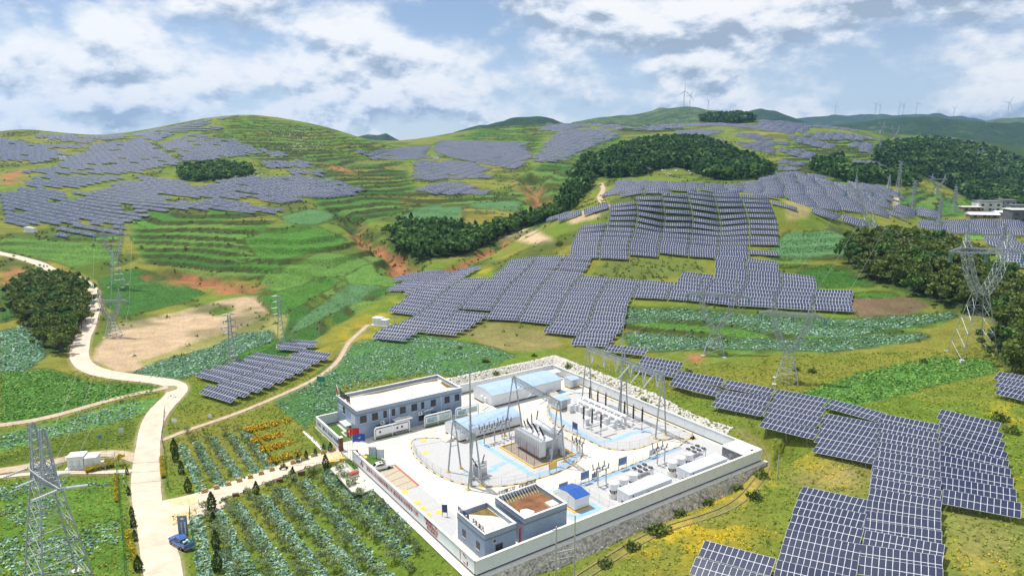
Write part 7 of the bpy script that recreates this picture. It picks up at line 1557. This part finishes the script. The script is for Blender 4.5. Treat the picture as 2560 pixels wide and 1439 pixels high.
# flower lettering: four rows of yellow and russet characters
RUSS = leafmat('russet_leaves', (.22,.07,.015), (.42,.16,.03), .8, .1)
for i, ((x, y), s) in enumerate([((760,355),'清洁能源'),((800,435),'绿色电站'),((870,495),'生态家园'),((930,575),'和谐发展')]):
    X_, Y_, z_ = hit(*zo(x+20, y)); rz = math.atan2(SU[1], SU[0]); o = thing('flower_lettering', f'yellow and russet flower lettering, {ordn(i+1)} row from the back', 'flower bed', (X_, Y_, z_+.1), rz, 'flower lettering rows'); n = 900
    gl = []
    rg = np.random.default_rng(40+i)
    for c in range(3 if i in (1,) else 4):     # strokes of each character as short hedges
        cx0 = -5.2+c*2.9
        for k in range(7):
            hor = k < 4; a0 = (cx0+rg.random()*.5, -1.1+k*.7) if hor else (cx0+(k-4)*.95+.2, -1.1); a1 = (cx0+1.7+rg.random()*.5, a0[1]+rg.normal(0,.15)) if hor else (a0[0]+rg.normal(0,.3), 1.1); q = rg.random(55); gl.append(np.stack([a0[0]+(a1[0]-a0[0])*q, a0[1]+(a1[1]-a0[1])*q, rg.random(55)*.35], 1)+rg.normal(0,.07,(55,3)))
    P = np.concatenate(gl); half = rg.random(len(P)) < .62
    for nm, mk, mt in (('yellow_plants', half, FLOW), ('russet_plants', ~half, RUSS)): V = quads(P[mk], .2, RNG, .3); link(nm, np_mesh(nm, V, np.arange(len(V)).reshape(-1,4), [mt]), o)
# crops in the near fields: patchy plants in rows
def field_plants(name, label, poly, mt, spc, row, size, n, ang, keep=.8, rad=.3, patch=0.0):
    pw = np.array([hit(*q)[:2] for q in poly]); c, s = math.cos(ang), math.sin(ang); A = pw@np.array([[c,-s],[s,c]])
    a, b_ = np.meshgrid(np.arange(A[:,0].min(), A[:,0].max(), spc), np.arange(A[:,1].min(), A[:,1].max(), row)); P = np.stack([a.ravel(), b_.ravel()], 1)+RNG.normal(0,.12*row,(a.size,2)); P = P@np.array([[c,s],[-s,c]])
    ok = (P[:,1] > 55); P = P[ok]; z_ = ground_z(P[:,0], P[:,1]); qx, qy = proj(P[:,0], P[:,1], z_); ok = inpoly(qx, qy, poly) & (RNG.random(len(P)) < keep)
    if patch: ok &= fbm(P[:,0], P[:,1], 7, 77, 3) > patch
    P = P[ok]; plants(name, label, 'crop', P[:,0], P[:,1], mt, size, n, rad); return len(P)
tot = 0
tot += field_plants('cabbage_field', 'patchy rows of bluish cabbages in the lower left field', [(0,1216),(80,1204),(235,1200),(300,1212),(300,1270),(290,1439),(0,1439),(-60,1439),(-60,1216)], CAB, .62, 1.0, .26, 5, R(12), .8, .3, .44)
tot += field_plants('cabbage_field', 'rows of cabbages and weeds behind the control building', [(880,862),(960,842),(1060,838),(1240,872),(1290,892),(1200,932),(1130,940),(1094,934),(842,984),(842,1028),(790,1040),(770,1068),(690,1012),(760,965),(850,905)], CAB, .7, 1.3, .26, 4, R(55), .75, .32, .40)
tot += field_plants('crop_field', 'green crop rows left of the road bend', [(0,932),(120,922),(230,957),(400,967),(380,985),(250,1003),(120,1038),(0,1056)], CABG, .8, 1.25, .30, 4, R(20), .8, .36)
tot += field_plants('crop_field', 'pale green crop strip below the dirt track', [(0,1085),(120,1062),(300,1012),(440,988),(440,1000),(320,1048),(150,1090),(0,1128)], CAB, .8, 1.1, .28, 4, R(20), .75, .34, .36)
tot += field_plants('cabbage_field', 'cabbage strip along the lower edge of the brown field', FIELDS[3][0], CAB, .9, 1.2, .30, 4, R(30), .8, .36)
tot += field_plants('crop_field', 'long bright green field above the right panels', FIELDS[29][0], CABG, .8, 1.0, .30, 4, R(10), .8, .36)
tot += field_plants('cabbage_field', 'upper cabbage terrace behind the panel strip', FIELDS[27][0], CAB, 1.0, 1.3, .32, 4, R(10), .75, .4); tot += field_plants('cabbage_field', 'lower cabbage terrace behind the panel strip', FIELDS[28][0], CAB, 1.0, 1.3, .32, 4, R(10), .75, .4)
tot += field_plants('cabbage_field', 'cabbage rows left of the grove', FIELDS[17][0], CAB, 1.0, 1.3, .34, 4, R(60), .8, .4)
# meadow tufts and yellow flowers in the foreground
k = 26000; idx = RNG.integers(0, gz.size, k*3); pr = (cellA.ravel()[idx]/np.percentile(cellA, 60)); yy_ = gy.ravel()[idx]
# even cover per square metre out to 190 m
nG = 30000; Yg = np.sqrt(RNG.random(nG)*(195**2-88**2)+88**2); Xg = (RNG.random(nG)*1.8-.9)*Yg; zg = ground_z(Xg, Yg); ug, vg = to_uv(Xg, Yg); qx, qy = proj(Xg, Yg, zg)
def samp(a): 
    ci = np.clip((Xg/Yg-S1[0])/(S1[1]-S1[0]), 0, NS-1).astype(int); ri = np.clip((np.log(Yg)-L1[0])/(L1[1]-L1[0]), 0, NY-1).astype(int); return a[ri, ci]
inside = (ug > -2) & (ug < 72) & (vg > -3) & (vg < 73); vis = (qx > -60) & (qx < 2620) & (qy < 1500)
okg = ~inside & vis & (samp(roadm) < .1) & (samp(crop) < .6) & ~((qx > 395) & (qx < 1130) & (qy > 1225) & (RNG.random(nG) < .4))
f_ = samp(fl) > RNG.random(nG)*1.1
g_ = okg & ~f_; scatter('grass_tufts', 'rough meadow grass and weeds in the foreground', 'grass', Xg[g_], Yg[g_], zg[g_], TUFT, 5, .38, .42, .17, .45, .5)
g_ = okg & f_; scatter('yellow_wildflowers', 'drifts of yellow wildflowers in the meadow', 'wildflowers', Xg[g_], Yg[g_], zg[g_], FLOW, 6, .45, .55, .13, .3, .4)
print('plants', tot, 'tufts', int(okg.sum()))
# ------------------------------------------------------------------ vehicles
GLZ = mat('car_glass', (.015,.02,.025), .08, noise=.1); TYRE = mat('tyre_rubber', (.02,.02,.02), .85); ALLOY = mat('alloy', (.5,.5,.52), .3, .8); LAMPW = mat('lamp_clear', (.75,.78,.8), .15); LAMPR = mat('lamp_red', (.4,.01,.01), .25)
def loft(mb, st, m, k=.16):
    """stations (x, half width, z bottom, z top): a tube of eight-sided sections with softened shoulders"""
    rings = []
    for x, w, z0, z1 in st:
        h = z1-z0; rings.append([(x,-w*.86,z0),(x,w*.86,z0),(x,w,z0+h*.25),(x,w,z0+h*.68),(x,w*(1-k),z1),(x,-w*(1-k),z1),(x,-w,z0+h*.68),(x,-w,z0+h*.25)])
    for a, b_ in zip(rings[:-1], rings[1:]):
        for j in range(8): mb.poly([a[j], b_[j], b_[(j+1)%8], a[(j+1)%8]], m)
    mb.poly(rings[0], m); mb.poly(rings[-1][::-1], m)
def wheels(o, xs, w, r):
    tm_ = MB().lathe((0,0,0), [(r*.62,-.11),(r*.94,-.11),(r,-.06),(r,.06),(r*.94,.11),(r*.62,.11)], TYRE, 18, (0,1,0)).mesh('tyre'); rm_ = MB().lathe((0,0,0), [(r*.6,-.1),(r*.62,.1),(r*.2,.115)], ALLOY, 12, (0,1,0)).mesh('rim')
    for x in xs:
        for s in (-1,1): q = link('wheel', tm_, o, (x, s*w, r)); link('rim', rm_, q)
def sedan(label, loc, rz):
    PW = mat('car_paint_white', (.80,.79,.76), .25, noise=.03, coat=.6); o = thing('sedan_car', label, 'car', loc, rz)
    b_ = MB(); loft(b_, [(-2.30,.62,.42,.78),(-2.2,.80,.30,.98),(-1.7,.88,.24,1.02),(-.9,.90,.22,.98),(.6,.90,.22,.95),(1.3,.89,.23,.90),(1.9,.86,.26,.80),(2.25,.74,.32,.66),(2.34,.6,.4,.58)], PW); b_.build('body', parent=o, smooth=False)
    c = MB(); loft(c, [(-1.75,.70,.95,1.02),(-1.05,.70,.94,1.36),(-.5,.68,.94,1.46),(.25,.68,.94,1.44),(1.1,.70,.90,.94)], PW, .12); c.build('cabin', parent=o)
    for s in (-1,1): MB().poly([(-1.35,s*.725,1.05),(-.85,s*.70,1.34),(-.3,s*.695,1.39),(.2,s*.70,1.36),(.72,s*.72,1.05)][::s], GLZ).build('side_window', parent=o)
    MB().poly([(1.02,-.58,.99),(1.02,.58,.99),(.32,.54,1.425),(.32,-.54,1.425)], GLZ).build('windscreen', parent=o); MB().poly([(-1.72,.58,1.05),(-1.72,-.58,1.05),(-1.1,-.54,1.365),(-1.1,.54,1.365)], GLZ).build('rear_window', parent=o); MB().poly([(-.35,-.35,1.468),(.1,-.35,1.462),(.1,.35,1.462),(-.35,.35,1.468)], GLZ).build('sunroof', parent=o)
    for s in (-1,1): MB().box(2.08,2.26,s*.62-.16,s*.62+.16,.60,.72,LAMPW).build('headlight', parent=o); MB().box(-2.28,-2.16,s*.62-.16,s*.62+.16,.72,.88,LAMPR).build('tail_light', parent=o); MB().box(.75,.9,s*.98-.09,s*.98+.09,.92,1.04,PW).build('mirror', parent=o); MB().box(-.15,.05,s*.905-.01,s*.905+.01,.78,.82,ALLOY).build('door_handle', parent=o)
    wheels(o, (-1.38,1.40), .80, .33)
u, v = p2(953,1171); sedan('white sedan parked in the first bay behind the lettered wall', (*sub(u, v), .012), SROT-R(6))
def pickup(label, loc, rz):
    PB = mat('car_paint_blue', (.03,.12,.36), .25, noise=.05, coat=.6); o = thing('pickup_truck', label, 'pickup truck', loc, rz)
    b_ = MB(); loft(b_, [(-2.65,.84,.5,.95),(-2.5,.92,.42,1.12),(-.9,.94,.38,1.12),(.9,.94,.38,1.10),(1.7,.92,.40,1.06),(2.4,.86,.44,.98),(2.65,.72,.5,.8)], PB, .08); b_.build('body', parent=o)
    c = MB(); loft(c, [(-.95,.78,1.05,1.62),(-.75,.76,1.05,1.78),(.45,.75,1.05,1.78),(1.35,.78,1.0,1.08)], PB, .12); c.build('cabin', parent=o)
    MB().box(-2.5,-1.0,-.74,.74,1.121,1.135,mat('bed_liner', (.03,.03,.035), .8)).build('cargo_bed', parent=o); rl = MB(); rl.box(-2.55,-.98,-.86,-.76,1.1,1.22,PB); rl.box(-2.55,-.98,.76,.86,1.1,1.22,PB); rl.box(-2.62,-2.5,-.86,.86,.6,1.22,PB); rl.build('bed_side', parent=o)
    rb = MB(); rb.tube([(-1.05,-.7,1.2),(-1.05,-.62,1.68),(-1.05,.62,1.68),(-1.05,.7,1.2)], .04, ALLOY, 6); rb.build('roll_bar', parent=o)
    for s in (-1,1):
        MB().poly([(-.62,s*.80,1.18),(-.58,s*.775,1.62),(.4,s*.77,1.62),(1.0,s*.80,1.18)][::s], GLZ).build('side_window', parent=o); MB().box(2.45,2.62,s*.66-.16,s*.66+.16,.78,.94,LAMPW).build('headlight', parent=o); MB().box(-2.66,-2.56,s*.8-.08,s*.8+.08,.75,1.05,LAMPR).build('tail_light', parent=o); MB().box(.85,1.0,s*1.04-.12,s*1.04+.12,1.15,1.35,PB).build('mirror', parent=o); MB().box(-1.0,1.2,s*.97-.05,s*.97+.05,.36,.42,ALLOY).build('side_step', parent=o)
    MB().poly([(1.25,-.64,1.13),(1.25,.64,1.13),(.52,.60,1.76),(.52,-.60,1.76)], GLZ).build('windscreen', parent=o); MB().poly([(-.99,.62,1.25),(-.99,-.62,1.25),(-.86,-.6,1.7),(-.86,.6,1.7)], GLZ).build('rear_window', parent=o)
    MB().box(-2.8,-2.6,-.85,.85,.42,.58,ALLOY).build('rear_bumper', parent=o); wheels(o, (-1.6,1.65), .86, .4)
    return o
pf, pr_ = gp(431,1340), gp(474,1366); rzp = math.atan2(pf[1]-pr_[1], pf[0]-pr_[0]); Lp = ((pf[0]+pr_[0])/2, (pf[1]+pr_[1])/2); zp = float(ground_z(*Lp))+.12
pickup('blue pickup truck parked at the roadside with green bags in its bed', (*Lp, zp), rzp)
o = thing('cargo_bags', 'green and white bags heaped in the pickup bed', 'bags', (Lp[0]-math.cos(rzp)*1.75, Lp[1]-math.sin(rzp)*1.75, zp+1.13), rzp); 
for k, (x, y, z, mt) in enumerate([(-.3,-.3,.12,mat('bag_green', (.05,.35,.25), .7)),(.3,.2,.12,MATS['bag_green']),(-.1,.3,.3,mat('bag_white', (.6,.68,.66), .7)),(.2,-.3,.26,MATS['bag_white'])]): MB().lathe((x,y,z), [(.05,-.36),(.17,-.26),(.2,0),(.17,.26),(.05,.36)], mt, 8, (math.cos(k), math.sin(k), .2)).build('bag', parent=o)
# people: one continuous skinned body each
SKIN = mat('skin', (.42,.25,.17), .6)
def person(label, loc, rz, joints, edges, radii, cloth):
    me = bpy.data.meshes.new('person'); me.from_pydata(joints, edges, []); o = link('person', me, None, loc, rz); tag(o, label, 'person'); md = o.modifiers.new('skin', 'SKIN'); md.use_smooth_shade = True
    if not me.skin_vertices: me.attributes
    lay = me.skin_vertices[0].data if me.skin_vertices else None
    if lay is None:
        bpy.context.view_layer.objects.active = o
    for i, r in enumerate(radii): lay[i].radius = (r, r)
    lay[0].use_root = True; sb = o.modifiers.new('sub', 'SUBSURF'); sb.levels = 1; sb.render_levels = 1; me.materials.append(cloth); return o
RJ = [(0,0,.82),(.05,0,1.05),(.10,0,1.30),(.12,0,1.42),(.15,0,1.50),(.17,0,1.63),(.10,.2,1.32),(.28,.26,1.10),(.50,.24,1.05),(.10,-.2,1.32),(.28,-.26,1.10),(.50,-.24,1.05),(.1,.12,.78),(.42,.16,.72),(.34,.16,.36),(.44,.16,.32),(.1,-.12,.78),(.42,-.16,.72),(.34,-.16,.36),(.44,-.16,.32)]
RE = [(0,1),(1,2),(2,3),(3,4),(4,5),(2,6),(6,7),(7,8),(2,9),(9,10),(10,11),(0,12),(12,13),(13,14),(14,15),(0,16),(16,17),(17,18),(18,19)]; RRd = [.14,.14,.16,.07,.09,.09,.07,.05,.04,.07,.05,.04,.09,.075,.055,.05,.09,.075,.055,.05]
def add_skin(me):
    import bmesh
    bm = bmesh.new(); bm.from_mesh(me); bm.verts.layers.skin.verify(); bm.to_mesh(me); bm.free()
def rider(label, loc, rz, cloth):
    me = bpy.data.meshes.new('person'); me.from_pydata(RJ, RE, []); add_skin(me); o = link('person', me, None, loc, rz); tag(o, label, 'person'); md = o.modifiers.new('skin', 'SKIN'); lay = me.skin_vertices[0].data
    for i, r in enumerate(RRd): lay[i].radius = (r, r)
    lay[0].use_root = True; sb = o.modifiers.new('sub', 'SUBSURF'); sb.levels = 1; sb.render_levels = 1; me.materials.append(cloth)
    h = MB().lathe((.17,0,1.58), [(.06,-.03),(.13,0),(.135,.08),(.09,.15),(.02,.17)], BLACKP, 10).build('hair', parent=o)
    return o
def bike(label, loc, rz, m, name='motorbike'):
    o = thing(name, label, 'motorbike', loc, rz); tm_ = MB().lathe((0,0,0), [(.2,-.05),(.28,-.05),(.30,0),(.28,.05),(.2,.05)], TYRE, 16, (0,1,0)).mesh('wheel'); link('wheel', tm_, o, (-.6,0,.3)); link('wheel', tm_, o, (.68,0,.3))
    MB().box(-.45,.25,-.12,.12,.32,.62,m).build('engine_body', parent=o); MB().box(-.55,.2,-.14,.14,.66,.76,BLACKP).build('seat', parent=o); MB().bar((.68,0,.3),(.48,0,1.0), .04, STEEL, 6).build('fork', parent=o); MB().bar((.48,-.32,1.02),(.48,.32,1.02), .025, BLACKP, 6).build('handlebar', parent=o); return o
X_, Y_, z_ = hit(709,1174); dx = gp(850,1134); rzb = math.atan2(dx[1]-Y_, dx[0]-X_); bike('small dark motorbike on the entrance road', (X_,Y_,z_+.16), rzb, mat('bike_dark', (.05,.04,.05), .4)); rider('person in dark clothes riding a motorbike along the entrance road', (X_,Y_,z_+.14), rzb, mat('cloth_dark', (.06,.05,.06), .9))
X_, Y_, z_ = hit(224,757); o = thing('cargo_tricycle', 'red cargo tricycle with a load on the road by the grove', 'tricycle', (X_,Y_,z_+.16), R(80)); tm_ = MB().lathe((0,0,0), [(.2,-.06),(.3,-.06),(.32,0),(.3,.06),(.2,.06)], TYRE, 14, (0,1,0)).mesh('wheel')
for x, y in ((-.9,-.6),(-.9,.6),(1.2,0)): link('wheel', tm_, o, (x,y,.32))
MB().box(-1.6,.2,-.65,.65,.5,1.0,mat('tricycle_red', (.35,.05,.03), .5)).build('cargo_box', parent=o); MB().box(.3,.9,-.2,.2,.5,.8,BLACKP).build('seat', parent=o); MB().bar((1.2,0,.32),(.95,0,1.1), .04, STEEL, 6).bar((.95,-.35,1.1),(.95,.35,1.1), .03, STEEL, 6).build('handlebar', parent=o)
ld_ = MB()
for k in range(14): ld_.lathe((-1.4+RNG.random()*1.4,-.4+RNG.random()*.8,1.0+RNG.random()*.3), [(.05,-.15),(.18,0),(.05,.15)], [MATS['tricycle_red'], mat('load_tan', (.45,.3,.2), .8)][k%2], 7)
ld_.build('load', parent=o); rider('person driving the loaded red tricycle', (X_-.1*math.sin(R(80)),Y_+.6,z_+.28), R(80), mat('cloth_red', (.25,.06,.05), .9))
# ------------------------------------------------------------------ roadside furniture
def stripemat(name, a, b_, sc):
    m = bpy.data.materials.new(name); m.use_nodes = True; MATS[name] = m; t = m.node_tree; w = t.nodes.new('ShaderNodeTexWave'); w.bands_direction = 'DIAGONAL'; w.inputs['Scale'].default_value = sc; tc = t.nodes.new('ShaderNodeTexCoord'); t.links.new(tc.outputs['Object'], w.inputs[0]); r = t.nodes.new('ShaderNodeValToRGB'); r.color_ramp.interpolation = 'CONSTANT'; e = r.color_ramp.elements; e[0].color = (*a,1); e[1].position = .5; e[1].color = (*b_,1); t.links.new(w.outputs[0], r.inputs[0]); t.links.new(r.outputs[0], t.nodes['Principled BSDF'].inputs['Base Color']); return m
STR = stripemat('hazard_stripes', (.04,.035,.02), (.72,.50,.16), 1.3)
blk = MB().hexa([(-.55,-.4,-.2),(.55,-.4,-.2),(.55,.4,-.2),(-.55,.4,-.2),(-.45,-.3,.85),(.45,-.3,.85),(.45,.3,.85),(-.45,.3,.85)], STR).mesh('block'); lug = MB().tube([(-.12,0,.84),(-.1,0,.98),(.1,0,.98),(.12,0,.84)], .03, STEEL, 5).mesh('lifting_loop')
for i, (x, y) in enumerate([(320,838),(408,812),(493,787),(573,760),(652,735),(730,708),(808,682),(885,656),(960,631),(1033,606),(1107,581),(1178,558),(1250,539)]):
    X_, Y_, z_ = hit(*zo(x, y)); o = thing('barrier_block', f'striped yellow block, {ordn(i+1)} from the road along the entrance', 'barrier block', (X_,Y_,z_), rzb+.05*math.sin(i*3), 'striped blocks along the entrance road'); link('block', blk, o); link('lifting_loop', lug, o)
WOODP = mat('planter_wood', (.16,.10,.05), .8, noise=.3)
for i, (x, y) in enumerate([(545,862),(622,836),(783,782),(862,756),(1015,702),(1092,677),(1240,628),(1312,606)]):
    X_, Y_, z_ = hit(*zo(x, y)); o = thing('planter_box', f'low box on the orchard side of the entrance road, {ordn(i+1)} from the road', 'planter', (X_,Y_,z_), rzb, 'low boxes along the orchard side'); MB().box(-.6,.6,-.3,.3,-.2,.55,YELP if i > 5 else WOODP).build('box', parent=o); MB().box(-.62,.62,-.32,.32,.55,.6,YELP if i > 5 else WOODP).build('rim', parent=o)
# yellow hatching at the mouth of the entrance road and before the gate
def hatch(name, label, corners, n, m):
    c = [hit(*q) for q in corners]; mb = MB(); P = lambda s, t_: tuple(np.array(c[0])*(1-s)*(1-t_)+np.array(c[1])*s*(1-t_)+np.array(c[2])*s*t_+np.array(c[3])*(1-s)*t_)
    def strip(a, b_, w=.09):
        A = Vector(P(*a)); B = Vector(P(*b_)); d = (B-A).to_2d(); 
        if d.length < .05: return
        nn = Vector((-d.y, d.x, 0)).normalized()*w; k = max(1, int(d.length/1.0)); q = []
        for i in range(k+1):
            p = A+(B-A)*i/k; q.append([(v_.x, v_.y, float(ground_z(v_.x, v_.y))+.175) for v_ in (p-nn, p+nn)])
        for (l0, r0), (l1, r1) in zip(q[:-1], q[1:]): mb.poly([l0, l1, r1, r0], m)
    for i in range(-n, n+1):
        for sg_ in (1,-1):
            s0 = i/n; pts = []
            for k in range(21):
                t_ = k/20; s = s0+t_*1.0 if sg_ == 1 else s0+1-t_*1.0
                if 0 <= s <= 1: pts.append((s, t_))
            if len(pts) > 1: strip(pts[0], pts[-1])
    for a, b_ in (((0,0),(1,0)),((1,0),(1,1)),((1,1),(0,1)),((0,1),(0,0))): strip(a, b_, .12)
    tag(mb.build(name), label, kind='structure')
PALEY = mat('paint_pale_yellow', (.72,.55,.24), .8, noise=.2, nscale=1)
for nm_, lb_, cr_ in (('box_marking', 'yellow hatched box at the mouth of the entrance road', [(424,1252),(486,1243),(492,1282),(432,1312)]), ('box_marking', 'yellow hatched box before the gate', [(818,1140),(850,1130),(858,1150),(826,1160)])): hatch(nm_, lb_, cr_, 7, PALEY)
tri = [gp(*q) for q in ((400,1240),(430,1238),(508,1236),(560,1222),(566,1240),(520,1262),(470,1290),(440,1335),(418,1330))]
mb = MB(); mb.poly([(x, y, float(ground_z(x, y))+.155) for x, y in tri], CONC); tag(mb.build('road_apron'), 'pale concrete apron where the entrance road meets the road', kind='structure')
# green wire fences
GRN = mat('fence_green', (.02,.16,.07), .5)
def green_fence(label, line, h=1.6, step=2.8):
    w = [hit(*q)[:2] for q in line]; pts = dense(w, .4); P = [pts[0]]
    for p in pts:
        if math.hypot(p[0]-P[-1][0], p[1]-P[-1][1]) >= step: P.append(p)
    z0 = float(ground_z(*P[0])); o = thing('wire_fence', label, 'fence', (P[0][0], P[0][1], z0), 0, 'green wire fences'); pm = MB().bar((0,0,-.3),(0,0,h), .05, GRN, 6).mesh('post'); Q = [(p[0]-P[0][0], p[1]-P[0][1], float(ground_z(*p))-z0) for p in P]
    for q in Q: link('post', pm, o, q)
    for a, b_ in zip(Q[:-1], Q[1:]):
        mb = MB()
        for zz_ in (.3,.75,1.2,h-.05): mb.bar((a[0],a[1],a[2]+zz_),(b_[0],b_[1],b_[2]+zz_), .014, GRN, 3, caps=False)
        for k in range(1,9): f = k/9; x, y, z = [a[i]+(b_[i]-a[i])*f for i in range(3)]; mb.bar((x,y,z+.2),(x,y,z+h-.05), .01, GRN, 3, caps=False)
        mb.build('wire_panel', parent=o)
green_fence('green wire fence along the road side of the upper garden', [(412,1030),(410,1065),(404,1100),(412,1130),(414,1170),(418,1212),(428,1238)]); green_fence('green wire fence along the road side of the lower garden', [(498,1268),(472,1285),(478,1330),(488,1380),(500,1450)]); green_fence('green wire fence along the left road verge', [(292,1165),(295,1230),(303,1300),(309,1370),(314,1450)]); green_fence('green wire fence between the forecourt and the orchard', [(828,1172),(850,1190),(862,1208),(900,1238)]); green_fence('green wire fence below the dirt track', [(0,1112),(100,1085),(200,1062),(300,1040),(330,1030)]); green_fence('green wire fence along the foot of the stone bank', [(785,1080),(800,1100),(820,1125),(830,1135)])
# signs
def sign(label, base, w, h, z0, m, rz, txt=None, tm=None, posts=2, frame=None):
    X_, Y_, z_ = hit(*base); o = thing('sign', label, 'sign', (X_,Y_,z_), rz, 'roadside signs')
    f = MB()
    for x in ((-w*.4,w*.4) if posts == 2 else (0,)): f.bar((x,.04,-.3),(x,.04,z0+h*.9), .05, frame or STEEL, 6)
    f.build('post', parent=o); MB().box(-w/2,w/2,-.03,.02,z0,z0+h,m).build('panel', parent=o)
    if txt: 
        for k, ch in enumerate(txt): TX2.append((ch, o, (-.32*w+.0, -.035, z0+h*.80-k*h*.085), tm))
    return o
TX2 = []
SGB = mat('sign_greyblue', (.17,.22,.28), .5, noise=.1)
sg_ = sign('tall grey-blue sign pillar behind the pickup', (460,1345), 1.6, 4.0, .3, SGB, R(8)); MB().box(-.25,.25,-.05,-.031,3.6,3.9,WHITE).build('emblem', parent=sg_)
for k in range(8): MB().box(.25,.5,-.05,-.031,2.9-k*.3,3.1-k*.3,WHITE).build('character_mark', parent=sg_)
for k in range(8): MB().box(-.3,-.1,-.05,-.031,2.9-k*.3,3.05-k*.3,WHITE).build('character_mark', parent=sg_)
sign('green direction sign beside the climbing path', (880,962) if False else (803,962), 2.6, 1.5, 1.0, mat('sign_green', (.03,.25,.16), .5), R(-20)); sign('small white sign at the panel cluster', (437,1068), 1.2, .9, 1.4, WHITE, 0); sign('pale board beside the road left of the panels', (304,1088), 1.1, 1.3, .6, PALE, R(10)); sign('small blue round sign on the green verge', (252,1108), .8, .8, 1.3, BLUEB, R(10), posts=1); sign('small white notice on the grass by the panels', (525,1046), .9, .8, .4, WHITE, 0)
for i, (px, py) in enumerate([(310,1200),(311,1216)]): X_, Y_, z_ = hit(px, py); o = thing('verge_marker', ['black and white marker post on the left verge, farther one','black and white marker post on the left verge, nearer one'][i], 'marker post', (X_,Y_,z_), 0, 'verge marker posts'); MB().bar((0,0,0),(0,0,.7), .08, BLACKP, 8).build('lower_band', parent=o); MB().bar((0,0,.7),(0,0,1.4), .08, WHITE, 8).build('upper_band', parent=o)
# pale limestone outcrops on the left hill flank
OUT = mat('limestone', (.55,.54,.50), .95, noise=.2, nscale=1)
def fn_out(rg):
    while True:
        c = [(540,405),(620,440),(730,330),(760,360),(740,450),(1530,425),(1670,425),(1060,585)][rg.integers(0,8)]; X_, Y_, z_ = hit(c[0]+rg.normal(0,28), c[1]+rg.normal(0,9))
        return np.array([X_,Y_,z_+.1]), (np.array([1.,0,0]), np.array([0,1.,0]), np.array([0,0,1.]))
tag(link('limestone_outcrops', rubble('limestone_outcrops', '', 260, fn_out, 1.3, OUT, seed=9)), 'pale limestone outcrops scattered on the hill flanks', 'rocks', kind='stuff')
# ------------------------------------------------------------------ haze
hm = bpy.data.materials.new('haze_air'); hm.use_nodes = True; t = hm.node_tree; t.nodes.clear(); ou = t.nodes.new('ShaderNodeOutputMaterial'); pv = t.nodes.new('ShaderNodeVolumePrincipled'); pv.inputs['Color'].default_value = (.36,.62,1,1); pv.inputs['Density'].default_value = 8.5e-5; pv.inputs['Anisotropy'].default_value = .3; t.links.new(pv.outputs[0], ou.inputs['Volume'])
hb = MB().box(-5500,5500,-60,6300,-140,420).build('haze', hm); tag(hb, 'thin bluish haze over the distant hills', kind='stuff')
